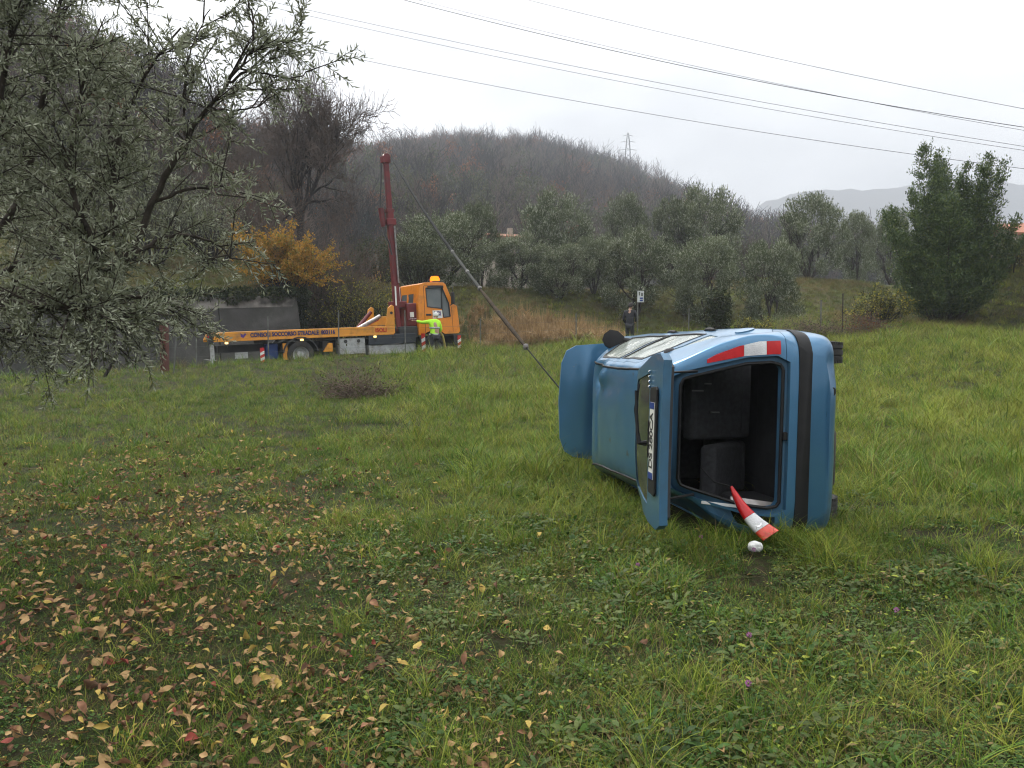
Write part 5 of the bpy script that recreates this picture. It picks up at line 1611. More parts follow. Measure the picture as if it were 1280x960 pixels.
    link_obj('crown', two_tone('crown', v, f, M_ol_a, M_ol_b, .48, rng), root)
    print('near olive leaves', n)
near_olive()
# ================================================================== PEOPLE
M_hivis = mat('hi_vis_yellow', (0.42, 0.80, 0.03), rough=0.7, col2=(0.34, 0.68, 0.03), scale=7, bump=.3, bscale=25)
M_band = mat('reflective_band', (0.36, 0.37, 0.36), rough=0.5, scale=20)
M_trou = mat('dark_work_trousers', (0.030, 0.031, 0.036), rough=0.9, col2=(0.045, 0.045, 0.05), scale=6, bump=.3, bscale=30)
M_skin = mat('skin', (0.42, 0.25, 0.18), rough=0.6, scale=12)
M_hair_w = mat('white_cap', (0.60, 0.60, 0.58), rough=0.8, scale=18, bump=.3)
M_hair_d = mat('dark_hair', (0.022, 0.018, 0.016), rough=0.8, scale=18, bump=.3)
M_coat = mat('black_coat', (0.016, 0.017, 0.022), rough=0.85, col2=(0.026, 0.027, 0.032), scale=7, bump=.3, bscale=20)
M_boot = mat('boot_leather', (0.02, 0.018, 0.016), rough=0.7, scale=10)

def skin_mesh(nodes, edges, m, lev=2):
    """a continuous surface grown round a skeleton; nodes: name -> (position, radius x, radius y)"""
    names = list(nodes)
    me = bpy.data.meshes.new('skeleton')
    me.from_pydata([nodes[k][0] for k in names], [(names.index(a), names.index(b)) for a, b in edges], [])
    o = bpy.data.objects.new('tmp', me); COL.objects.link(o)
    o.modifiers.new('skin', 'SKIN')
    sv = me.skin_vertices[0].data
    for i, k in enumerate(names):
        r = nodes[k][1:]
        sv[i].radius = (r[0], r[-1])
        sv[i].use_root = (i == 0)
    s = o.modifiers.new('sub', 'SUBSURF'); s.levels = lev; s.render_levels = lev
    dg = bpy.context.evaluated_depsgraph_get()
    r = bpy.data.meshes.new_from_object(o.evaluated_get(dg), depsgraph=dg)
    bpy.data.objects.remove(o)
    r.materials.clear(); r.materials.append(m)
    r.polygons.foreach_set('use_smooth', [True] * len(r.polygons))
    return r

def head_mesh(c, fwd, m):
    """skull with brow, nose, chin and ears; fwd is the direction of the face"""
    bm = bmesh.new()
    bmesh.ops.create_uvsphere(bm, u_segments=20, v_segments=14, radius=1)
    f = Vector(fwd).normalized(); s = f.cross(Vector((0, 0, 1))).normalized(); u = s.cross(f)
    for v in bm.verts:
        x, y, z = v.co            # y: face direction
        w = .075 * (1 - .22 * max(0, -z) ** 1.5); dpt = .095
        py = y * dpt
        if y > .5:
            if abs(x) < .22 and -.35 < z < .12: py += .022 * (1 - abs(x) / .22)
            if abs(z - .1) < .12 and .2 < abs(x) < .6: py -= .008
            if z < -.6: py += .012
        v.co = Vector(c) + s * (x * w) + f * py + u * (z * .118)
    me = bpy.data.meshes.new('head'); bm.to_mesh(me); bm.free()
    mb = MB()
    for q in (-1, 1):
        p = Vector(c) + s * (q * .076) - u * .005
        mb.lathe([(0, -.006), (.018, -.006), (.028, 0), (.018, .006), (0, .006)], 8, Matrix.Translation(p) @ s.to_track_quat('Z', 'Y').to_matrix().to_4x4())
    em = mb.mesh('ears', m)
    bm = bmesh.new(); bm.from_mesh(me); bm.from_mesh(em); me2 = bpy.data.meshes.new('head'); bm.to_mesh(me2); bm.free()
    me2.materials.append(m); me2.polygons.foreach_set('use_smooth', [True] * len(me2.polygons))
    return me2

def join_meshes(ms, name):
    bm = bmesh.new()
    mats, mi = [], []
    for m in ms:
        for q in m.materials:
            if q not in mats: mats.append(q)
    for m in ms:
        n0 = len(bm.faces); bm.from_mesh(m)
        bm.faces.ensure_lookup_table()
        for f in bm.faces[n0:]: f.material_index = mats.index(m.materials[min(f.material_index, len(m.materials) - 1)])
    r = bpy.data.meshes.new(name); bm.to_mesh(r); bm.free()
    for q in mats: r.materials.append(q)
    return r

def hand_mesh(wrist, d, palm_n, curl, m):
    """palm with four fingers and a thumb"""
    d = Vector(d).normalized(); n = Vector(palm_n).normalized(); s = d.cross(n).normalized()
    w = Vector(wrist)
    out = []
    nodes = {'w': (w, .024, .017), 'p1': (w + d * .045, .036, .014), 'p2': (w + d * .088, .038, .013)}
    out.append(skin_mesh(nodes, [('w', 'p1'), ('p1', 'p2')], m, 1))
    for i, (o_, l) in enumerate(((-.030, .062), (-.010, .074), (.010, .070), (.029, .055))):
        b = w + d * .085 + s * o_
        p1 = b + d * l * .45 + n * curl * l * .2
        p2 = p1 + (d * (1 - curl * .6) + n * curl).normalized() * l * .35
        p3 = p2 + (d * (1 - curl) + n * curl * 1.2).normalized() * l * .3
        out.append(skin_mesh({'a': (b - d * .015, .009, .009), 'b': (p1, .0088, .0088), 'c': (p2, .008, .008), 'e': (p3, .0065, .0065)}, [('a', 'b'), ('b', 'c'), ('c', 'e')], m, 1))
    b = w + d * .03 - s * .032
    out.append(skin_mesh({'a': (b, .012, .012), 'b': (b + (d * .6 - s * .6 + n * .3) * .045, .010, .010), 'c': (b + (d * 1.1 - s * .75 + n * .5) * .066, .008, .008)}, [('a', 'b'), ('b', 'c')], m, 1))
    return out

def person(name, label, loc, rz, J, face, top_mat, leg_mat, hair_mat, hair='cap', bands=False, hands=None, category='person'):
    """J: joint positions; figure stands on z = 0"""
    root = empty(name, loc, rz)
    tag(root, label, category, kind='thing')
    V = {k: Vector(p) for k, p in J.items()}
    chest, pelvis, neck = V['chest'], V['pelvis'], V['neck']
    bn = {'pelvis': (pelvis, .15, .11), 'waist': (V['waist'], .135, .10), 'chest': (chest, .155, .11), 'neck': (neck, .055, .055), 'head': (neck + (V['head'] - neck) * .75, .05, .05)}
    be = [('pelvis', 'waist'), ('waist', 'chest'), ('chest', 'neck'), ('neck', 'head')]
    for s in 'lr':
        bn.update({'sh' + s: (V['sh' + s], .058, .058), 'el' + s: (V['el' + s], .042, .042), 'wr' + s: (V['wr' + s], .028, .028),
                   'hp' + s: (V['hp' + s], .088, .088), 'kn' + s: (V['kn' + s], .058, .058), 'an' + s: (V['an' + s], .042, .042), 'to' + s: (V['to' + s], .036, .032)})
        be += [('chest', 'sh' + s), ('sh' + s, 'el' + s), ('el' + s, 'wr' + s), ('pelvis', 'hp' + s), ('hp' + s, 'kn' + s), ('kn' + s, 'an' + s), ('an' + s, 'to' + s)]
    ms = [skin_mesh(bn, be, M_skin, 2), head_mesh(V['head'], face, M_skin)]
    for s, (pn, c) in zip('lr', hands):
        ms += hand_mesh(V['wr' + s], V['wr' + s] - V['el' + s], pn, c, M_skin)
    link_obj('body', join_meshes(ms, 'body'), root)
    # clothes follow the body
    g = 1.16
    low = pelvis + Vector((0, 0, -.10))
    tn = {'low': (low, .185, .145), 'pelvis': (pelvis, .178, .135), 'waist': (V['waist'], .165, .125), 'chest': (chest, .182, .135), 'neck': (neck - Vector((0, 0, .03)), .075, .075)}
    te = [('low', 'pelvis'), ('pelvis', 'waist'), ('waist', 'chest'), ('chest', 'neck')]
    for s in 'lr':
        tn.update({'sh' + s: (V['sh' + s], .078, .078), 'el' + s: (V['el' + s], .060, .060), 'wr' + s: (V['wr' + s].lerp(V['el' + s], .08), .046, .046)})
        te += [('chest', 'sh' + s), ('sh' + s, 'el' + s), ('el' + s, 'wr' + s)]
    jk = link_obj('jacket', skin_mesh(tn, te, top_mat, 2), root)
    ln = {'pelvis': (pelvis - Vector((0, 0, .02)), .165, .125)}
    le = []
    for s in 'lr':
        ln.update({'hp' + s: (V['hp' + s], .105, .105), 'kn' + s: (V['kn' + s], .078, .078), 'an' + s: (V['an' + s] + Vector((0, 0, .03)), .064, .064)})
        le += [('pelvis', 'hp' + s), ('hp' + s, 'kn' + s), ('kn' + s, 'an' + s)]
    link_obj('trousers', skin_mesh(ln, le, leg_mat, 2), root)
    for s in 'lr':
        a, t = V['an' + s], V['to' + s]
        link_obj('boot', skin_mesh({'a': (a + Vector((0, 0, .06)), .056, .056), 'h': (Vector((a.x, a.y, .045)), .05, .045), 't': (Vector((t.x, t.y, .04)), .048, .036)}, [('a', 'h'), ('h', 't')], M_boot, 2), root)
    # hair or cap over the skull
    bm = bmesh.new(); bmesh.ops.create_uvsphere(bm, u_segments=20, v_segments=12, radius=1)
    f = Vector(face).normalized(); s_ = f.cross(Vector((0, 0, 1))).normalized(); u = s_.cross(f)
    kill = [v for v in bm.verts if v.co.z < (-.05 if v.co.y < .2 else .42) and not (v.co.y < -.2 and v.co.z > -.45)]
    bmesh.ops.delete(bm, geom=kill, context='VERTS')
    for v in bm.verts:
        x, y, z = v.co
        v.co = V['head'] + s_ * (x * .088) + f * (y * .108) + u * (z * .131 + .004)
    me = bpy.data.meshes.new('hair'); bm.to_mesh(me); bm.free(); me.materials.append(hair_mat)
    me.polygons.foreach_set('use_smooth', [True] * len(me.polygons))
    h = link_obj('cap' if hair == 'cap' else 'hair', me, root)
    sd = h.modifiers.new('solid', 'SOLIDIFY'); sd.thickness = .012; sd.offset = 1
    if bands:
        for (a, b, r, fz) in (('pelvis', 'waist', (.20, .152), .1), ('waist', 'chest', (.195, .148), .35)):
            c = V[a].lerp(V[b], fz); d = (V[b] - V[a]).normalized()
            Mt = Matrix.Translation(c) @ d.to_track_quat('Z', 'X').to_matrix().to_4x4() @ Matrix.Diagonal((1, 1, 1, 1))
            mb = MB(); n = 24
            vs, fs = [], []
            ax = Vector((1, 0, 0))
            for zz in (-.028, .028):
                for k in range(n):
                    t_ = 2 * math.pi * k / n
                    vs.append(c + d * zz + Vector((1, 0, 0)) * (r[0] * math.cos(t_)) + Vector((0, 1, 0)) * (r[1] * math.sin(t_)))
            fs = [(k, (k + 1) % n, n + (k + 1) % n, n + k) for k in range(n)]
            mb.add(vs, fs); bo = mb.build('reflective_band', M_band, jk, smooth=60)
            sd = bo.modifiers.new('solid', 'SOLIDIFY'); sd.thickness = .006
    return root

# worker at the crane levers; local frame: x along the truck's heading, y away from the camera
wl = TRM @ Vector((7.12, -.62, 0))
wz = gz(wl.x, wl.y)
person('person', 'worker in a yellow-green hi-vis jacket reaching for the crane levers', (wl.x, wl.y, max(wz, float(road_z(7.2)) + .03)), math.atan2(RU[1], RU[0]),
       dict(pelvis=(0, 0, .93), waist=(.01, .01, 1.10), chest=(.03, .05, 1.32), neck=(.07, .10, 1.50), head=(.13, .17, 1.60),
            shl=(-.16, .06, 1.40), ell=(-.42, .08, 1.36), wrl=(-.66, .10, 1.42), shr=(.20, .03, 1.38), elr=(.27, .04, 1.10), wrr=(.20, .22, .98),
            hpl=(-.09, 0, .88), knl=(-.11, .03, .48), anl=(-.12, -.01, .09), tol=(-.14, .16, .04), hpr=(.09, 0, .88), knr=(.11, .04, .48), anr=(.12, 0, .09), tor=(.15, .17, .04)),
       (.5, .85, -.25), M_hivis, M_trou, M_hair_w, 'cap', True, (((0, 0, -1), .6), ((-1, 0, 0), .4)))
pd_ = 33.0
pxx = (787 - 640) / FPX * pd_
person('person', 'standing figure in dark clothes beside the white sign beyond the wreck', (pxx, pd_, gz(pxx, pd_)), R_(-15),
       dict(pelvis=(0, 0, .94), waist=(0, .0, 1.12), chest=(0, .02, 1.36), neck=(0, .03, 1.53), head=(0.02, .05, 1.66),
            shl=(-.19, .02, 1.43), ell=(-.25, .0, 1.15), wrl=(-.18, .14, .98), shr=(.19, .02, 1.43), elr=(.27, .02, 1.16), wrr=(.19, .17, 1.04),
            hpl=(-.09, 0, .89), knl=(-.10, .02, .49), anl=(-.11, -.01, .09), tol=(-.14, .15, .04), hpr=(.09, 0, .89), knr=(.10, .02, .49), anr=(.12, 0, .09), tor=(.16, .15, .04)),
       (.35, .9, 0), M_coat, M_coat, M_hair_d, 'hair', False, (((1, 0, 0), .5), ((-1, 0, 0), .5)))

# ================================================================== SMALLER THINGS OF THE PLACE
M_post = mat('galvanised_post', (0.12, 0.125, 0.115), rough=0.7, col2=(0.07, 0.07, 0.06), scale=6)
M_rust = mat('rusty_red_post', (0.085, 0.030, 0.022), rough=0.9, col2=(0.09, 0.032, 0.024), scale=7, bump=.4)
M_sign = mat('sign_white', (0.50, 0.52, 0.52), rough=0.5, col2=(0.42, 0.44, 0.44), scale=8)
M_signb = mat('sign_blue', (0.02, 0.05, 0.24), rough=0.5, scale=8)
sd_ = 32.4
sp = px(797, 400, sd_)
sx_, sy_ = sp.x, sp.y
sz_ = gz(sx_, sy_)
sg = empty('bus_stop_sign', (sx_, sy_, sz_)); tag(sg, 'white and blue sign on a thin grey pole beside the dark figure', 'sign')
st_ = px(797, 363, sd_).z - sz_
MB().tube([(0, 0, -.1), (0, 0, st_)], .028, 10).build('pole', M_post, sg, smooth=50)
MB().box((-.02, -.045, st_ - .46), (.23, -.03, st_ - .02)).build('sign_panel', M_sign, sg, bevel=.004)
for k in range(2):
    MB().box((.07, -.049, st_ - .42 + k * .085), (.19, -.046, st_ - .36 + k * .085)).build('blue_symbol', M_signb, sg)
MB().box((.03, -.049, st_ - .20), (.08, -.046, st_ - .06)).build('grey_mark', M_post, sg)
MB().box((.12, -.049, st_ - .22), (.19, -.046, st_ - .10)).build('grey_mark', M_post, sg)

# wire fence along the edge of the meadow
def fence():
    root = empty('wire_fence', (*road_xy(-6, -.9), float(road_z(-6)) + .3)); tag(root, 'thin wire fence with slim posts along the meadow edge before the truck', 'fence')
    o = Vector(root.location)
    pts = []
    for x, yt in ((60, 400), (122, 416), (245, 395), (336, 395), (424, 388), (507, 388), (600, 398), (720, 392), (860, 385)):
        # where the sight line meets the fence line, t = -0.9
        a = (x - 640) / FPX
        Y = (-.9 - RN[0] * (-RP[0]) + RN[1] * RP[1]) / (RN[0] * a + RN[1])
        X = a * Y
        z = gz(X, Y); top = px(x, yt, Y).z
        top = min(max(top, z + .9), z + 1.7)
        lean = RNG.normal() * .03
        MB().tube([Vector((X, Y, z - .25)) - o, Vector((X + lean, Y, top)) - o], .022, 6).build('fence_post', M_post, root)
        pts.append(Vector((X, Y, z)))
    for h in (.35, .65, .95):
        mb = MB(); mb.tube([p + Vector((0, .02, h + .02 * math.sin(i * 2.1))) - o for i, p in enumerate(pts)], .0035, 4); mb.build('wire', M_post, root)
fence()
def lone_post(x, yb, yt, d, r, m, label, lean=0.0, name='fence_post', square=False):
    bx = (x - 640) / FPX * d; z = gz(bx, d); top = px(x, yt, d).z
    root = empty(name, (bx, d, z)); tag(root, label, 'post')
    mb = MB()
    if square: mb.box((-r, -r, -.3), (r, r, top - z))
    else: mb.tube([(0, 0, -.3), (lean * .5, 0, (top - z) * .5), (lean, 0, top - z)], r, 10)
    mb.build('shaft', m, root, bevel=.008 if square else 0)
    c = MB(); c.box((-r * 1.25 + lean, -r * 1.25, top - z), (r * 1.25 + lean, r * 1.25, top - z + .03)); c.build('post_cap', m, root)
lone_post(206, 466, 405, 23.5, .095, M_rust, 'rust-red square post at the meadow edge under the olive', square=True)
lone_post(216, 470, 420, 23.0, .02, M_post, 'thin leaning stake just right of the rust-red post', lean=.12)
lone_post(1025, 400, 376, 30.5, .025, M_post, 'thin grey stake above the brushwood', name='garden_stake')
lone_post(1052, 400, 368, 30.0, .022, M_bark, 'brown stake above the right end of the brushwood', name='garden_stake')

# props under the olive: two crossing poles
for (a, b, lab) in (((128, 478, 150, 440), 0, 'dark slanting pole propped at the meadow edge under the olive'),):
    p0 = px(128, 476, 22.0); p1 = px(158, 436, 22.0)
    p0.z = gz(p0.x, p0.y) - .1; p1.z = p0.z + 1.1
    root = empty('prop_pole', p0); tag(root, lab, 'pole')
    MB().tube([(0, 0, 0), (p1 - p0) * .5 + Vector((0, 0, .02)), p1 - p0], [.045, .042, .035], 8).build('shaft', M_bark_dk, root, smooth=60)
    MB().tube([(p1 - p0) * .9, (p1 - p0) * .9 + Vector((.12, .1, .22))], [.03, .018], 6).build('stub', M_bark_dk, root, smooth=60)

# ivy: over the wall's top and corner, and over a stump
def leaf_mass(name, label, cat, boxes, n, L, W, mats, share, loc, seed, extra=None, kind='thing'):
    """boxes: list of (centre, half size) ellipsoids dressed with leaves, in local metres"""
    rng = np.random.default_rng(seed)
    root = empty(name, loc); tag(root, label, cat, kind=kind)
    V, F, base = [], [], 0
    w = np.array([h[0] * h[2] + h[1] * h[2] for c, h in boxes]); w = w / w.sum()
    for (c, h), f in zip(boxes, w):
        m = max(20, int(n * f))
        q = unit(rng.normal(size=(m, 3))); r = rng.random(m) ** .25
        P = np.array(c) + q * r[:, None] * np.array(h)
        v, ff = leaf_geo(P, q + rng.normal(size=(m, 3)) * .6 + np.array([0, 0, -.2]), rng.uniform(.7, 1.2, m) * L, rng.uniform(.7, 1.2, m) * W, rng)
        V.append(v); F.append(ff + base); base += len(v)
    link_obj('foliage', two_tone('foliage', np.vstack(V), np.vstack(F), mats[0], mats[1], share, rng), root)
    if extra: extra(root)
    return root
def wp_(s, t, z):
    x, y = road_xy(s, t); return Vector((x, y, float(road_z(s)) + z))
c0 = wp_(WALL_S, 7.0, 2.75)
boxes = []
for k in range(26):
    s = WALL_S + .2 - k * .55
    p = wp_(s, 7.05 + .1 * math.sin(k), 2.84 + .06 * math.sin(k * 2.3)) - c0
    boxes.append((tuple(p), (.42, .32, .16 + .08 * ((k * 7) % 3))))
for k in range(10):
    p = wp_(WALL_S + .35, 7.6 + k * .6, 2.75) - c0
    boxes.append((tuple(p), (.35, .45, .35)))
    p = wp_(WALL_S + .45, 7.9 + k * .6, 1.9 - .2 * (k % 3)) - c0
    boxes.append((tuple(p), (.22, .45, .8)))
leaf_mass('ivy', 'dark ivy trailing along the top and corner of the concrete wall', 'ivy', boxes, 24000, .13, .10, (M_ivy, M_shrub), .2, c0, 5)
d_ = 32.0
bx = (897 - 640) / FPX * d_; bz = gz(bx, d_)
hh = px(897, 362, d_).z - bz
def stump_core(root):
    MB().tube([(0, 0, -.2), (.03, 0, hh * .5), (0, 0, hh * .88)], [.24, .2, .16], 10).build('stump', M_bark, root, smooth=50)
leaf_mass('ivy_stump', 'upright stump wrapped in dark ivy above the roof of the wreck', 'stump', [((0, 0, hh * f), (.50 - .12 * abs(f - .55), .46, hh * .2)) for f in (.12, .3, .5, .68, .82)], 3600, .085, .07, (M_ivy, M_shrub), .25, (bx, d_, bz), 6, stump_core)

# heaps of cut brushwood
def brush(name, label, x, d, wpx, hpx, n, seed, m1, m2, leafm=None, depth=.5, curl=.25):
    rng = np.random.default_rng(seed)
    bx = (x - 640) / FPX * d; bz = gz(bx, d)
    root = empty(name, (bx, d, bz)); tag(root, label, 'brush pile')
    Wd, H = wpx / FPX * d * .5, hpx / FPX * d
    g = Grow(seed)
    for k in range(n):
        q = unit(rng.normal(size=3)[None])[0]
        r = rng.random() ** .4
        p = np.array([q[0] * Wd * r, q[1] * Wd * depth * r, 0])
        p[2] = abs(q[2]) * H * r * math.sqrt(max(0, 1 - (p[0] / Wd) ** 2)) + (gz(bx + p[0], d + p[1]) - bz) * .8
        d0 = np.array([rng.normal(), rng.normal() * .6, rng.normal() * .45 + .12])
        g.branch(p, d0, rng.uniform(.25, .75), rng.uniform(.004, .010), 0, 1, nch=(2, 4), ang=(20, 60), ratio=(.4, .7), up=-.02, wander=curl, nseg=4, minr=.0025)
    mm = g.mesh('twigs', m1, sides=(4, 3, 3))
    mm.materials.append(m2)
    mm.polygons.foreach_set('material_index', (rng.random(len(mm.polygons)) < .0).astype(np.int32))
    t = link_obj('twigs', mm, root); t['kind'] = 'stuff'
    if leafm:
        P, D = g.twig_points(n * 4, 0, .05)
        v, f = leaf_geo(P, D + rng.normal(size=P.shape) * .8, .07, .03, rng)
        l = link_obj('withered_leaves', np_mesh('withered_leaves', v, f, leafm), root); l['kind'] = 'stuff'
M_prune = mat('pruned_twigs', (0.17, 0.125, 0.10), rough=0.95, col2=(0.10, 0.072, 0.058), scale=3, spec=.1)
brush('brush_pile', 'low heap of brown pruned twigs lying in the meadow', 446, 17.2, 84, 26, 260, 61, M_prune, M_prune, M_shrub)
brush('brush_pile', 'sprawling row of cut brushwood below the open slope', 1010, 30.2, 118, 22, 420, 62, M_prune, M_prune, M_ivy, .5)
brush('brush_pile', 'tangle of brown bramble at the right end of the brushwood', 1085, 30.5, 66, 20, 260, 63, M_twig, M_twig, M_russet, .6)

# power lines
def line_through(pts):
    return np.polyfit([p[0] for p in pts], [p[1] for p in pts], 2)
M_wire = mat('power_cable', (0.05, 0.05, 0.052), rough=0.9, spec=.1, scale=20)
wires = [([(660, 0), (1040, 88), (1280, 136)], .027, 'topmost overhead power line crossing the sky'),
         ([(505, 0), (920, 96), (1280, 159)], .038, 'darkest overhead power line, second from the top'),
         ([(500, -6), (940, 98), (1280, 163)], .022, 'faint power line hugging the darkest one from below'),
         ([(330, 0), (640, 67), (960, 129), (1280, 183)], .025, 'upper strand of the close pair of power lines in the middle'),
         ([(310, 2), (640, 75), (960, 136), (1280, 188)], .023, 'lower strand of the close pair of power lines in the middle'),
         ([(150, 8), (640, 112), (960, 166), (1280, 211)], .027, 'lowest overhead power line, passing behind the laurel tips')]
for pts, r, lab in wires:
    c = line_through(pts)
    P = []
    for x in np.linspace(-260, 1560, 40):
        P.append(px(x, float(np.polyval(c, x)), 128 - 0.024 * (x + 260)))
    o0 = P[0]
    wo = MB().tube([p - o0 for p in P], r, 5).build('power_line', M_wire)
    wo.location = o0
    tag(wo, lab, 'power line', 'overhead power lines across the sky', 'thing')
# lattice pylon on the ridge
def pylon():
    d = 392.0
    bx = (783 - 640) / FPX * d; z = gz(bx, d); top = px(783, 166, d).z - z
    root = empty('pylon', (bx, d, z)); tag(root, 'small lattice pylon standing on the wooded ridge', 'pylon')
    H = top; b = 2.2
    w = lambda h: b * (1 - h / H) ** .8 + .25
    mb = MB()
    for sx in (-1, 1):
        for sy in (-1, 1):
            MB().tube([(sx * w(h), sy * w(h), h) for h in np.linspace(0, H, 8)], .12, 4).build('leg', M_post, root)
    br = MB(); hs = np.linspace(0, H * .96, 12)
    for a, c in zip(hs[:-1], hs[1:]):
        for s in (-1, 1):
            br.tube([(-s * w(a), -w(a), a), (s * w(c), -w(c), c)], .07, 3)
            br.tube([(-w(a), -s * w(a), a), (-w(c), s * w(c), c)], .07, 3)
    q = br.build('bracing', M_post, root); q['kind'] = 'stuff'
    for h, l in ((H * .74, 4.2), (H * .86, 3.4), (H * .95, 2.4)):
        MB().tube([(-l, 0, h), (0, 0, h + .6), (l, 0, h)], .11, 4).build('cross_arm', M_post, root)
pylon()

# houses half hidden in the green
M_tile = mat('terracotta_roof', (0.30, 0.12, 0.065), rough=0.85, col2=(0.20, 0.085, 0.05), scale=3, bump=.5, bscale=20)
M_plaster = mat('plaster', (0.26, 0.22, 0.17), rough=0.9, col2=(0.34, 0.30, 0.25), scale=2)
M_dkwin = mat('dark_window', (0.03, 0.03, 0.035), rough=0.2, scale=8)
def house(label, x, ytop, d, wpx, depth, rz, wallh=None, cap='house'):
    bx = (x - 640) / FPX * d; z = gz(bx, d); top = px(x, ytop, d).z
    W = wpx / FPX * d
    H = max(top - z, 3.5); wh = H - W * .22
    root = empty('house', (bx, d, z), rz); tag(root, label, 'house')
    MB().box((-W/2, -depth/2, -.5), (W/2, depth/2, wh)).build('wall', M_plaster, root)
    e = .45
    rf = MB()
    y0, y1 = -depth/2 - e, depth/2 + e
    rf.add([(-W/2 - e, y0, wh - .08), (W/2 + e, y0, wh - .08), (W/2 + e, 0, H), (-W/2 - e, 0, H), (-W/2 - e, y0, wh + .08), (W/2 + e, y0, wh + .08), (W/2 + e, 0, H + .16), (-W/2 - e, 0, H + .16)],
           [(0,3,2,1), (4,5,6,7), (0,1,5,4), (1,2,6,5), (3,0,4,7), (2,3,7,6)])
    rf.add([(-W/2 - e, y1, wh - .08), (W/2 + e, y1, wh - .08), (W/2 + e, .002, H), (-W/2 - e, .002, H), (-W/2 - e, y1, wh + .08), (W/2 + e, y1, wh + .08), (W/2 + e, .002, H + .16), (-W/2 - e, .002, H + .16)],
           [(0,1,2,3), (7,6,5,4), (4,5,1,0), (5,6,2,1), (7,4,0,3), (6,7,3,2)])
    ro = rf.build('roof', M_tile, root)
    MB().box((W * .2, -.4, H - .3), (W * .2 + .5, .2, H + .8)).build('chimney', M_plaster, ro)
    gb = MB(); gb.add([(-W/2, -depth/2, wh), (-W/2, depth/2, wh), (-W/2, 0, H)], [(0, 1, 2)]); gb.build('gable', M_plaster, root)
    gb = MB(); gb.add([(W/2, -depth/2, wh), (W/2, depth/2, wh), (W/2, 0, H)], [(0, 1, 2)]); gb.build('gable', M_plaster, root)
    for k in range(max(2, int(W // 2.6))):
        xx = -W/2 + (k + .5) * W / max(2, int(W // 2.6))
        w_ = MB().box((xx - .45, -depth/2 - .03, wh - 1.9), (xx + .45, -depth/2 + .02, wh - .6)).build('window', M_dkwin, root)
        MB().box((xx - .52, -depth/2 - .08, wh - 1.98), (xx + .52, -depth/2 - .0, wh - 1.90)).build('sill', M_plaster, w_)
house('house with an orange tiled roof at the right edge beyond the bank', 1292, 281, 62, 76, 6, R_(-12))
house('house with a dull orange roof glimpsed between olive crowns', 628, 294, 96, 34, 7, R_(20))
# pale terrace wall on the left slope
def terrace():
    root = None
    P = []
    for x in np.linspace(386, 478, 8):
        Y = 66.0 - (x - 386) * .03
        X = (x - 640) / FPX * Y
        P.append(Vector((X, Y, gz(X, Y))))
    root = empty('terrace_wall', P[0]); tag(root, 'low pale terrace wall on the slope behind the bare tree', 'wall', kind='thing')
    for a, b in zip(P[:-1], P[1:]):
        d = (b - a).normalized(); n = Vector((-d.y, d.x, 0)) * .2
        u = Vector((0, 0, 1.25))
        a2, b2 = a - root.location - Vector((0, 0, .4)), b - root.location - Vector((0, 0, .4)) - d * .04
        mb = MB(); mb.add([a2 - n, b2 - n, b2 + n, a2 + n, a2 - n + u, b2 - n + u, b2 + n + u, a2 + n + u], [(0,3,2,1),(4,5,6,7),(0,1,5,4),(1,2,6,5),(2,3,7,6),(3,0,4,7)])
        mb.build('wall_block', M_conc_pale, root, bevel=.03)
terrace()

# lamp cluster torn from the wreck and a crumpled white scrap, lying before the boot
def torn_light():
    root = empty('torn_tail_light'); tag(root, 'torn-off red and white tail light hanging out of the car boot', 'tail light')
    # a curved fin: sections along its length, wide at the foot
    A, B = px(914, 609, 6.14), px(962, 671, 5.92)
    B.z = max(B.z, gz(B.x, B.y) + .03)
    ax = (B - A); Ln = ax.length; ax.normalize()
    side = ax.cross(Vector((0, -1, .15))).normalized(); out = side.cross(ax).normalized()
    if out.y > 0: out = -out
    def sec(f):
        w = .022 + .105 * f ** .75; t = .016 + .012 * math.sin(math.pi * min(1, f * .9 + .1))
        c = ax * (Ln * f) + side * (.035 * math.sin(math.pi * f) - .018 * f)
        sq = lambda v: math.copysign(abs(v) ** .45, v)
        return [c + side * (w * .5 * sq(math.cos(a)) * (1 + .18 * (math.cos(a) > 0) * f)) + out * (t * (sq(math.sin(a)) + .35 * (1 - math.cos(a) ** 2) * (math.sin(a) > 0))) for a in np.linspace(0, 2 * math.pi, 17)[:-1]]
    for f0, f1, m, nm in ((0, .56, M_red, 'red_lens'), (.565, .83, M_clear, 'clear_lens'), (.835, 1.0, M_orange_lens, 'orange_lens')):
        fs_ = np.linspace(f0, f1, 7); S = [sec(f) for f in fs_]
        n = 16; mb = MB()
        mb.add([p for s in S for p in s], [(i * n + k, i * n + (k + 1) % n, (i + 1) * n + (k + 1) % n, (i + 1) * n + k) for i in range(6) for k in range(n)] + [tuple(range(n))[::-1], tuple(range(6 * n, 7 * n))])
        lo_ = mb.build(nm, m, root, smooth=40)
        if nm == 'clear_lens':
            for q_ in (.64, .75):
                c_ = sum((Vector(s_) for s_ in sec(q_)), Vector()) / 16 + out * .026
                MB().lathe([(0, -.003), (.022, -.003), (.026, 0), (.022, .003), (0, .003)], 14, Matrix.Translation(c_) @ out.to_track_quat('Z', 'Y').to_matrix().to_4x4()).build('lamp_bowl', M_chrome, lo_)
    root.location = A
    hs = MB(); hs.tube([Vector((0, .05, .0)), Vector((-.10, .12, .02)), Vector((-.16, .3, .10))], .006, 6); hs.build('cable', M_black, root, smooth=60)
torn_light()
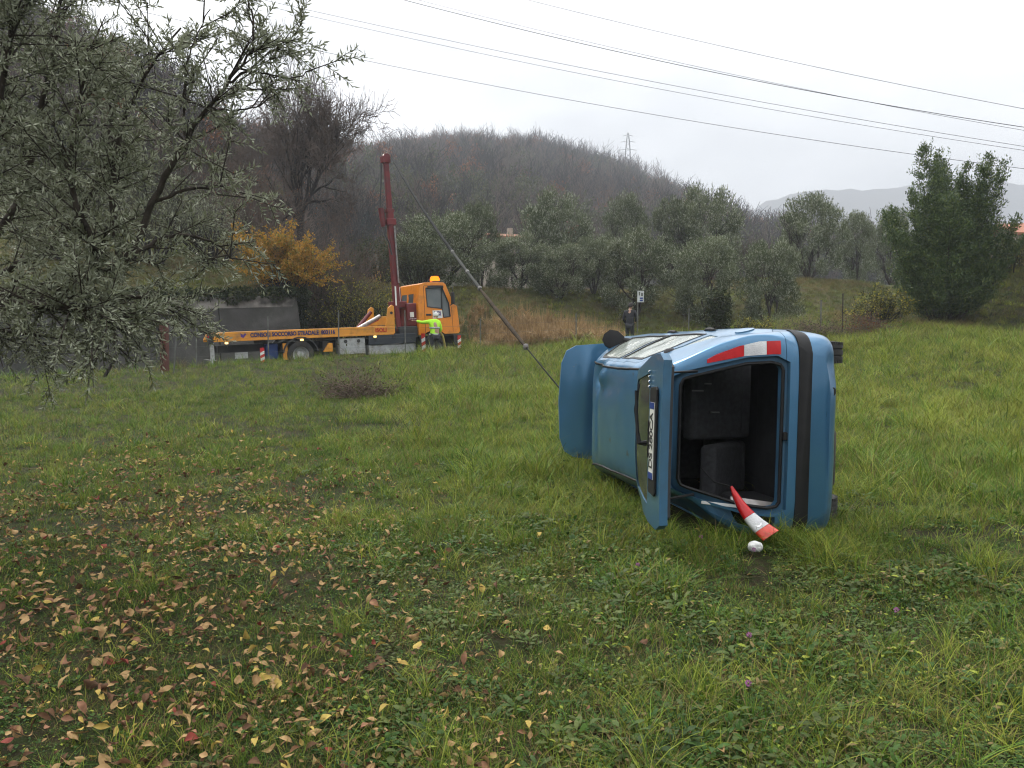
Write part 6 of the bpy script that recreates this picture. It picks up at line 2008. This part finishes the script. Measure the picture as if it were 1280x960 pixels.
def scrap():
    p = px(944, 678, 5.72); p.z = max(p.z - .03, gz(p.x, p.y) + .05)
    bm = bmesh.new(); bmesh.ops.create_icosphere(bm, subdivisions=3, radius=.044)
    rng = np.random.default_rng(3)
    for v in bm.verts:
        k = 1 + .28 * (vnoise(v.co.x * 60 + 9, v.co.y * 60 + v.co.z * 45, 3) - .5)
        v.co = Vector((v.co.x * k * 1.15, v.co.y * k, v.co.z * k * .9))
    me = bpy.data.meshes.new('crumpled_paper'); bm.to_mesh(me); bm.free(); me.materials.append(M_paper)
    o = link_obj('crumpled_paper', me); o.location = p
    tag(o, 'crumpled white scrap on the grass below the torn tail light', 'paper', kind='thing')
scrap()
# odds and ends that slid to the low side of the boot
def boot_thing(nm, lab, cat, lo, hi, m, rot):
    root = MB().box(lo, hi).build(nm, m, None, bevel=.004)
    root.matrix_world = CARM @ Matrix.Translation(rot[0]) @ Euler(rot[1]).to_matrix().to_4x4()
    tag(root, lab, cat, kind='thing')
boot_thing('document_folder', 'pale papers lying on the low side of the open boot', 'papers', (-.10, -.012, -.16), (.10, .012, .16), M_paper, (Vector((.30, .56, 1.05)), (R_(8), R_(20), R_(12))))
boot_thing('grey_bar', 'grey flat bar lying inside the boot beside the tail light', 'bar', (-.012, -.03, -.20), (.012, .03, .20), M_steel, (Vector((.22, .54, .80)), (R_(16), R_(10), R_(40))))
# ================================================================== GRASS, LEAVES, HAZE
M_g = [leaf_mat('meadow_grass', (0.066, 0.142, 0.012), (0.120, 0.190, 0.019), tl=.25, rand=.22, scale=.9),
       leaf_mat('meadow_grass_dark', (0.028, 0.068, 0.010), (0.050, 0.096, 0.014), tl=.2, rand=.22, scale=.9),
       leaf_mat('meadow_grass_yellow', (0.170, 0.225, 0.024), (0.225, 0.240, 0.036), tl=.25, rand=.22, scale=.9),
       leaf_mat('dry_grass', (0.20, 0.155, 0.060), (0.135, 0.10, 0.040), tl=.2, rand=.25, scale=.9),
       leaf_mat('clover_leaf', (0.026, 0.066, 0.013), (0.052, 0.100, 0.019), tl=.25, rand=.22, scale=1.5),
       leaf_mat('weed_leaf', (0.060, 0.098, 0.020), (0.110, 0.135, 0.032), tl=.25, rand=.25, scale=1.5),
       leaf_mat('dry_stalk', (0.33, 0.225, 0.105), (0.22, 0.145, 0.070), tl=.15, rand=.25, scale=.8),
       leaf_mat('rough_bank_grass', (0.088, 0.115, 0.024), (0.125, 0.118, 0.036), tl=.2, rand=.25, scale=.35),
       leaf_mat('dock_leaf', (0.030, 0.060, 0.014), (0.070, 0.085, 0.022), tl=.15, rand=.35, scale=2.5)]

def blades(rng, n, h, w, spread, lean, seg=3, curve=.5):
    """n arching blades from one foot: strips of quads"""
    V, F = [], []
    for k in range(n):
        a = rng.random() * 6.283; r = spread * math.sqrt(rng.random())
        b = np.array([math.cos(a) * r, math.sin(a) * r, -.01])
        la = rng.random() * 6.283; le = abs(rng.normal()) * lean
        d = np.array([math.cos(la) * le, math.sin(la) * le, 1.0]); d /= np.linalg.norm(d)
        hz = np.array([math.cos(la), math.sin(la), 0])
        sd = np.array([-math.sin(la + rng.normal() * .6), math.cos(la + rng.normal() * .6), 0])
        H = h * rng.uniform(.55, 1.15); W = w * rng.uniform(.7, 1.3); cv = curve * rng.uniform(.3, 1.4)
        base = len(V)
        for i in range(seg + 1):
            f = i / seg
            c = b + d * H * f + hz * H * cv * f * f * .6 - np.array([0, 0, H * cv * .35 * f ** 2.5])
            ww = W * (1 - f) ** .7 if i else W * .8
            if i < seg: V += [c - sd * ww / 2, c + sd * ww / 2]
            else: V += [c - sd * W * .04, c + sd * W * .04]
        for i in range(seg):
            q = base + 2 * i; F.append((q, q + 1, q + 3, q + 2))
    return np.array(V), np.array(F)
def rosette(rng, n, L, W, h, spread):
    """round clover or broad weed leaves on short stalks"""
    V, F, b = [], [], 0
    for k in range(n):
        a = rng.random() * 6.283; r = spread * math.sqrt(rng.random())
        c = np.array([math.cos(a) * r, math.sin(a) * r, h * rng.uniform(.4, 1.1)])
        d = np.array([math.cos(a), math.sin(a), rng.normal() * .35]); d /= np.linalg.norm(d)
        s = np.array([-math.sin(a), math.cos(a), rng.normal() * .3]); s /= np.linalg.norm(s)
        nn = np.cross(d, s)
        l, w = L * rng.uniform(.6, 1.2), W * rng.uniform(.6, 1.2)
        for (f, g) in ((0, .15), (.3, .9), (.65, 1.0), (1.0, .12)):
            V += [c + d * l * f + s * w * g * .5 + nn * l * .12 * math.sin(f * 3), c + d * l * f - s * w * g * .5 + nn * l * .12 * math.sin(f * 3)]
        for i in range(3): F.append((b + 2 * i, b + 2 * i + 1, b + 2 * i + 3, b + 2 * i + 2))
        b += 8
    return np.array(V), np.array(F)
def grass_protos():
    r = np.random.default_rng(2)
    out = []
    def add(vf, m, per=3):
        # single blades differ: a few dark, a few pale, a few dead
        nb = len(vf[1]) // per
        mi = np.repeat(r.choice(4, nb, p=[.56, .22, .13, .09]), per)
        mi = np.concatenate([mi, np.zeros(len(vf[1]) - len(mi), int)])
        out.append(np_mesh('tuft', vf[0], vf[1], [m, M_g[1], M_g[2], M_g[3]], smooth=False, mi=mi))
    for k in range(3): add(blades(r, 30, .085, .0050, .085, .8), M_g[1])          # 0-2 short dark
    for k in range(3): add(blades(r, 28, .12, .0048, .08, .65), M_g[0])          # 3-5 mid green
    for k in range(3): add(blades(r, 24, .17, .0048, .08, .6, curve=.8), M_g[2]) # 6-8 yellow green
    for k in range(2): add(blades(r, 14, .15, .0038, .08, .8, curve=.9), M_g[3]) # 9-10 dry
    for k in range(3): add(rosette(r, 16, .020, .018, .045, .07), M_g[4])        # 11-13 clover
    for k in range(3): add(rosette(r, 11, (.030, .038, .046)[k], (.015, .020, .023)[k], .05, .055), M_g[(5, 4, 8)[k]])          # 14-16 broad weed
    for k in range(2): add(blades(r, 34, .30, .0055, .07, .75, seg=4, curve=1.0), M_g[0], 4)   # 17-18 tussock
    for k in range(2): add(blades(r, 26, .28, .0050, .07, .8, seg=4, curve=1.0), M_g[2], 4)    # 19-20 yellow tussock
    return out
GP = grass_protos()
CAR2 = [(CARM @ Vector(p)).xy for p in ((.0, .83, .2), (3.6, .83, .2), (3.6, .8, 1.2), (.2, .75, 1.45))]
def in_car(X, Y):
    ins = np.ones(len(X), bool)
    q = CAR2
    for a, b in zip(q, q[1:] + q[:1]):
        ins &= ((b.x - a.x) * (Y - a.y) - (b.y - a.y) * (X - a.x)) > 0
    return ins
def mud(X, Y):
    """the bruised strip where the wreck was dragged, right of the car"""
    a = np.exp(-((Y - 6.35 - .10 * (X - 3)) / .30) ** 2) + .8 * np.exp(-((Y - 7.3 - .05 * (X - 3)) / .16) ** 2) + .7 * np.exp(-((Y - 5.85 - .02 * (X - 3)) / .12) ** 2)
    return a * smooth(X, 2.4, 3.1) * (1 - smooth(X, 5.5, 9)) * (.45 + .8 * vnoise(X * 2.2, Y * 5, 33))
SCRAP = px(944, 678, 5.72)
def meadow():
    rng = np.random.default_rng(8)
    Ps, idxs, scs = [], [], []
    def ring(d0, d1, per_m2, half=.70):
        area = half * (d1 ** 2 - d0 ** 2)
        n = int(area * per_m2)
        d = np.sqrt(rng.uniform(d0 ** 2, d1 ** 2, n)); a = rng.uniform(-half, half, n)
        return d * np.sin(a), d * np.cos(a)
    for d0, d1, dn in ((1.5, 4, 700), (4, 7, 600), (7, 12, 270), (12, 20, 95), (20, 36, 40)):
        X, Y = ring(d0, d1, dn)
        s, t = road_st(X, Y)
        k = (t < -.35) & ~in_car(X, Y)
        k &= rng.random(len(X)) > np.clip(1.5 * mud(X, Y), 0, .97)
        k &= np.hypot(X - SCRAP.x, Y - SCRAP.y) > .11
        bare = vnoise(X * 1.9 + 7, Y * 1.9, 45) * vnoise(X * .6, Y * .6 + 4, 46)
        k &= rng.random(len(X)) > .55 * smooth(bare, .42, .66) * (1 - smooth(np.hypot(X, Y), 7, 12))
        # trodden leaf-strewn ground on the left is thinner
        thin = smooth(-X, -.3, 2.5) * (1 - smooth(Y, 9, 14))
        k &= rng.random(len(X)) > .10 * thin
        X, Y, thin = X[k], Y[k], thin[k]
        n = len(X)
        dd = np.hypot(X, Y)
        u = rng.random(n); p1 = vnoise(X * .55, Y * .55, 41); p2 = vnoise(X * 1.7, Y * 1.7, 42); p3 = vnoise(X * .25 + 3, Y * .25, 43)
        lush = smooth(X + .14 * Y, -1.2, 1.6)                 # right side and middle grow longer
        far = smooth(dd, 9, 15)
        idx = rng.integers(0, 3, n)                            # short dark
        idx = np.where(u < .42 + .36 * lush, rng.integers(3, 6, n), idx)
        idx = np.where((rng.random(n) < (.08 + .40 * far * smooth(X, -3, 5) + .25 * lush * (p1 > .62))), rng.integers(6, 9, n), idx)
        tan = smooth(p3, .5, .8) * .4 + .30 * (1 - smooth(X + .30 * Y, -4, .5)) * smooth(Y, 8, 12)
        idx = np.where(rng.random(n) < .09 + tan * .6 + .12 * (p2 > .7), rng.integers(9, 11, n), idx)
        near = 1 - smooth(dd, 6, 11)
        idx = np.where((rng.random(n) < .55 * (1 - smooth(dd, 4.6, 7.0))) & (idx > 2) & (idx < 9), rng.integers(0, 3, n), idx)
        idx = np.where(rng.random(n) < near * (.28 * (p2 > .45) + .08), rng.integers(11, 14, n), idx)
        idx = np.where(rng.random(n) < near * (.05 + .20 * lush * (p1 < .66) * (1 - smooth(dd, 5.6, 7.0))), rng.integers(14, 17, n), idx)
        idx = np.where(rng.random(n) < .012 + .08 * lush * (p1 > .60) * (dd > 5.2), rng.integers(17, 21, n), idx)
        sc = (.5 + .75 * rng.random(n)) * (1 + .035 * np.clip(dd - 6, 0, 30)) * (.78 + .40 * lush) * (.80 + .20 * smooth(dd, 5, 11)) * (.62 + .76 * vnoise(X * 2.3, Y * 2.3, 44))
        Ps.append(np.stack([X, Y, height(X, Y) - .005], -1)); idxs.append(idx); scs.append(sc)
    # rank tussocks pressed round the wreck
    m = 420
    e = rng.random(m) * 4; i = e.astype(int); f = e - i
    q = np.array([[c.x, c.y] for c in CAR2])
    P = q[i] + (q[(i + 1) % 4] - q[i]) * f[:, None]
    ctr = q.mean(0); P = P + unit(P - ctr) * np.abs(rng.normal(size=(m, 1))) * .22
    keep = ~in_car(P[:, 0], P[:, 1])
    P = P[keep]
    Ps.append(np.stack([P[:, 0], P[:, 1], height(P[:, 0], P[:, 1])], -1)); idxs.append(rng.choice([3, 4, 5, 17, 18, 19], len(P))); scs.append(rng.uniform(.6, 1.0, len(P)))
    # two big arching tussocks before the bumper
    for (x, y) in ((1000, 712), (1030, 728), (985, 700), (960, 690), (1090, 690), (1050, 715), (1240, 575), (1265, 620), (1250, 560)):
        d = (CAM_H) / ((y - 427) / FPX)
        for k in range(9):
            p = px(x, y, d); X, Y = p.x + rng.normal() * .10, p.y + rng.normal() * .10
            Ps.append(np.array([[X, Y, gz(X, Y)]])); idxs.append(np.array([rng.choice([17, 18, 19, 20])])); scs.append(np.array([rng.uniform(.75, 1.1)]))
    P = np.vstack(Ps); idx = np.concatenate(idxs); sc = np.concatenate(scs)
    ok = ~((np.abs(P[:, 0] - SCRAP.x * P[:, 1] / SCRAP.y) < .10) & (P[:, 1] < SCRAP.y + .08) & (P[:, 1] > SCRAP.y - .35) & (idx > 2))
    P, idx, sc = P[ok], idx[ok], sc[ok]
    n = len(P)
    rot = np.stack([rng.normal(size=n) * .12, rng.normal(size=n) * .12, rng.random(n) * 6.283], -1)
    scatter('grass', P, rot, sc, idx, GP, 'green meadow grass, clover and weeds')
    print('tufts', n)
meadow()
def bank_cover():
    rng = np.random.default_rng(18)
    protos = []
    for k in range(3): protos.append(np_mesh('tuft', *blades(rng, 26, .28, .012, .16, .8, curve=.8), M_g[7]))
    for k in range(2): protos.append(np_mesh('tuft', *blades(rng, 22, .30, .011, .16, .9, curve=.9), M_g[3]))
    for k in range(2): protos.append(np_mesh('tuft', *blades(rng, 24, .26, .012, .16, .8, curve=.8), M_g[2]))
    n = 30000
    s = rng.uniform(-22, 46, n); t = rng.uniform(5.5, 24, n)
    X, Y = road_xy(s, t)
    k = (Y > 15) & (np.abs(X / Y) < .75) & ~((s < WALL_S + 1) & (t < 7.7)) & (Y < 62)
    X, Y, s, t = X[k], Y[k], s[k], t[k]
    # rough right-hand bank, this side of the road line
    n2 = 9000
    X2 = rng.uniform(7, 26, n2); Y2 = rng.uniform(27, 42, n2)
    X = np.concatenate([X, X2]); Y = np.concatenate([Y, Y2])
    m = len(X)
    p = vnoise(X * .3, Y * .3, 51)
    idx = np.where(rng.random(m) < .16 + .5 * (p > .62), rng.integers(3, 5, m), rng.integers(0, 3, m))
    idx = np.where(rng.random(m) < .22 * (p < .5), rng.integers(5, 7, m), idx)
    rot = np.stack([rng.normal(size=m) * .1, rng.normal(size=m) * .1, rng.random(m) * 6.283], -1)
    scatter('bank_grass', np.stack([X, Y, height(X, Y) - .01], -1), rot, rng.uniform(.6, 1.3, m), idx, protos, 'rough dull grass covering the bank and terraces')
bank_cover()
def dry_stalks():
    rng = np.random.default_rng(19)
    protos = []
    for k in range(4):
        v, f = blades(rng, 5, 1.7, .035, .10, .12, seg=4, curve=.12)
        v2, f2 = blades(rng, 14, .75, .05, .10, .7, seg=3, curve=1.1)
        v2[:, 2] += rng.uniform(.2, .8)
        protos.append(np_mesh('stalk', np.vstack([v, v2]), np.vstack([f, f2 + len(v)]), M_g[6]))
    n = 900
    x = rng.uniform(585, 775, n) + rng.normal(size=n) * 8
    d = rng.uniform(36.5, 42, n)
    X = (x - 640) / FPX * d; Y = d
    keep = rng.random(n) < .35 + .9 * (vnoise(x * .05, d, 3) > .35)
    X, Y, x = X[keep], Y[keep], x[keep]
    n = len(X)
    rot = np.stack([rng.normal(size=n) * .08, rng.normal(size=n) * .08, rng.random(n) * 6.283], -1)
    scl = rng.uniform(.5, 1.0, n) * np.interp(x, [580, 640, 700, 770], [.6, .95, 1.05, .75])
    scatter('dry_reeds', np.stack([X, Y, height(X, Y) - .02], -1), rot, scl, rng.integers(0, 4, n), protos, 'dry tan stalks standing at the foot of the bank')
    # weeds along the crest of the meadow
    protos = [np_mesh('stalk', *blades(rng, 9, .42, .008, .10, .5, seg=4, curve=.5), M_g[3]) for k in range(2)] + [np_mesh('stalk', *blades(rng, 14, .36, .010, .12, .6, seg=4, curve=.7), M_g[0]) for k in range(2)]
    n = 1500
    s = rng.uniform(-16, 36, n); t = -.9 + rng.normal(size=n) * .45
    X, Y = road_xy(s, t)
    rot = np.stack([rng.normal(size=n) * .1, rng.normal(size=n) * .1, rng.random(n) * 6.283], -1)
    scatter('crest_weeds', np.stack([X, Y, height(X, Y) - .01], -1), rot, rng.uniform(.5, 1.25, n), rng.choice([0, 1, 2, 2, 3, 3], n), protos, 'tall weeds along the meadow crest beside the road')
dry_stalks()

# clover heads in flower, few and small
M_clov = leaf_mat('clover_blossom', (0.30, 0.10, 0.26), (0.38, 0.16, 0.32), tl=.2)
M_stem = leaf_mat('flower_stem', (0.04, 0.07, 0.02), (0.05, 0.08, 0.02), tl=.2)
flw = [((1120, 784), 'pink clover head among broad weeds at the right'), ((935, 886), 'pink clover head lowest in the picture, right of centre'), ((876, 690), 'pink clover head just below the torn tail light'), ((942, 706), 'pink clover head in the tall tussock below the bumper'), ((797, 727), 'pink clover head below the tip of the tailgate'), ((936, 820), 'pink clover head in the low weeds below the tussock')]
_r = np.random.default_rng(4)
for (xy, lab) in flw:
    d = CAM_H / ((xy[1] - 427 + 26) / FPX)
    p = px(xy[0], xy[1], d); z0 = gz(p.x, p.y); h = .13
    root = empty('clover_flower', (p.x, p.y, z0)); tag(root, lab, 'flower', 'clover flowers in the meadow')
    MB().tube([(0, 0, -.01), (.006, 0, h * .6), (0, 0, h)], .0016, 5).build('stem', M_stem, root)
    n = 60; q = unit(_r.normal(size=(n, 3))); P = np.array([0, 0, h]) + q * .006
    v, f = leaf_geo(P, q + np.array([0, 0, .5]), .011, .004, _r)
    link_obj('blossom', np_mesh('blossom', v, f, M_clov), root)

# fallen leaves: the nearest three hundred one by one, the rest as litter
LM = [mat('fallen_leaf_tan', (0.37, 0.245, 0.115), rough=.75, col2=(0.23, 0.135, 0.058), scale=30, spec=.15, rand=.3, translucent=.12),
      mat('fallen_leaf_pinkish', (0.28, 0.145, 0.085), rough=.75, col2=(0.16, 0.08, 0.045), scale=30, spec=.15, rand=.3, translucent=.12),
      mat('fallen_leaf_brown', (0.13, 0.068, 0.036), rough=.75, col2=(0.07, 0.038, 0.022), scale=30, spec=.15, rand=.3, translucent=.1),
      mat('fallen_leaf_red', (0.24, 0.055, 0.04), rough=.75, col2=(0.15, 0.04, 0.03), scale=30, spec=.15, rand=.2, translucent=.1),
      mat('fallen_leaf_yellow', (0.45, 0.34, 0.09), rough=.7, col2=(0.33, 0.22, 0.06), scale=30, spec=.15, rand=.2, translucent=.15)]
def leaf_shape(rng):
    """a dry ovate leaf with a midrib crease, curled edges and a stalk; about 8 cm long"""
    L = .078; n = 7
    prof = np.array([0.02, .52, .86, 1.0, .86, .5, .03]) * .5 * L * rng.uniform(.36, .74)
    curl = rng.normal() * .55 + .15; tw = rng.normal() * .5; bend = rng.normal() * .7
    V = []
    for i in range(n):
        f = i / (n - 1)
        x = (f - .5) * L; w = prof[i]
        zc = bend * L * .3 * math.sin(math.pi * f) + .004
        for s in (-1, -.5, 0, .5, 1):
            jig = rng.normal() * .0012
            y = s * w; z = zc + curl * abs(s) ** 1.6 * w * .8 + tw * s * w * (f - .5) + jig
            V.append((x, y, z))
    F = [(i * 5 + k, i * 5 + k + 1, (i + 1) * 5 + k + 1, (i + 1) * 5 + k) for i in range(n - 1) for k in range(4)]
    b = len(V)
    V += [(-L * .5, -.0008, .004), (-L * .5, .0008, .004), (-L * .74, .0006 + tw * .006, .006), (-L * .74, -.0006 + tw * .006, .006)]
    F.append((b, b + 1, b + 2, b + 3))
    return np.array(V), np.array(F)
def fallen():
    rng = np.random.default_rng(12)
    shapes = [leaf_shape(rng) for k in range(16)]
    n = 48000
    d = np.exp(rng.uniform(math.log(1.9), math.log(15.5), n)); a = rng.uniform(-.68, .62, n)
    X, Y = d * np.sin(a), d * np.cos(a)
    x_px = 640 + FPX * X / Y
    side = 1 - smooth(x_px + (Y - 4) * 22, 330, 760)
    side = side * .95 + .05 * (1 - smooth(x_px, 760, 1000))
    patch = .25 + 1.1 * vnoise(X * .9, Y * .9, 61) * vnoise(X * 2.6 + 5, Y * 2.6, 62) * 1.7
    dist = (1 - smooth(d, 9.5, 14.0)) 
    nearfac = np.clip(d / 6.5, .30, 1) ** 1.35
    k = rng.random(n) < side * patch * dist * nearfac * .72
    X, Y, d = X[k], Y[k], d[k]
    o = np.argsort(d); X, Y, d = X[o], Y[o], d[o]
    m = len(X)
    Z = height(X, Y)
    ci = rng.choice(5, m, p=[.42, .12, .33, .02, .11]); si = rng.integers(0, 16, m)
    sc = .28 + .60 * rng.random(m) ** 1.9
    meshes = {}
    # those in view, nearest first
    inview = np.abs(X / Y) < .61
    pyx = 427 + (CAM_H - Z) / Y * FPX
    inview &= pyx < 955
    cnt = 0; rest = []
    names = ['tan', 'mid brown', 'dark brown', 'red', 'yellow']
    for j in range(m):
        E_ = Euler((rng.normal() * .45, rng.normal() * .45, rng.random() * 6.283))
        if inview[j] and cnt < 300:
            key = (si[j], ci[j])
            if key not in meshes:
                v, f = shapes[si[j]]; meshes[key] = np_mesh('fallen_leaf', v, f, LM[ci[j]], smooth=True)
            ob = link_obj('fallen_leaf', meshes[key])
            ob.location = (X[j], Y[j], Z[j] + rng.uniform(.012, .05)); ob.rotation_euler = E_; ob.scale = (sc[j],) * 3
            xp, yp = 640 + FPX * X[j] / Y[j], pyx[j]
            big = 'large' if sc[j] > .62 else ('small' if sc[j] < .38 else 'mid-sized')
            col_ = ['at the very left', 'in the left quarter', 'left of centre', 'just left of the middle', 'right of the middle', 'towards the right'][int(np.clip(xp // 160, 0, 5))]
            row_ = ['high among the litter', 'midway up the litter', 'in the lower third', 'near the bottom edge', 'at the bottom edge'][int(np.clip((yp - 560) // 82, 0, 4))]
            tag(ob, '%s %s leaf %s, %s' % (big, names[ci[j]], col_, row_), 'leaf', 'fallen leaves on the meadow', 'thing')
            cnt += 1
        else:
            rest.append((j, E_))
    V, F, M_, b = [], [], [], 0
    for j, E_ in rest:
        v, f = shapes[si[j]]
        Rm = np.array(E_.to_matrix())
        V.append((v * sc[j] * 1.05) @ Rm.T + np.array([X[j], Y[j], Z[j] + rng.uniform(.015, .06) + .004 * max(0., d[j] - 6)])); F.append(f + b); M_.append(np.full(len(f), ci[j])); b += len(v)
    o = link_obj('leaf_litter', np_mesh('leaf_litter', np.vstack(V), np.vstack(F), LM, smooth=True, mi=np.concatenate(M_)))
    tag(o, 'dry brown leaf litter scattered over the left of the meadow', None, None, 'stuff')
    print('leaves', m, 'single', cnt)
fallen()

# ------------------------------------------------------------------ haze
def haze():
    m = bpy.data.materials.new('haze'); m.use_nodes = True
    t = m.node_tree; t.nodes.clear()
    o = _n(t, 'ShaderNodeOutputMaterial'); v = _n(t, 'ShaderNodeVolumePrincipled')
    v.inputs['Color'].default_value = (0.52, 0.555, 0.61, 1)
    v.inputs['Density'].default_value = HAZE
    v.inputs['Anisotropy'].default_value = 0.2
    t.links.new(v.outputs['Volume'], o.inputs['Volume'])
    mb = MB(); mb.box((-1750, -1750, -30), (1750, 1750, 335))
    h = mb.build('haze', m)
    tag(h, 'thin grey haze filling the valley air', None, None, 'stuff')
HAZE = 0.00085
haze()
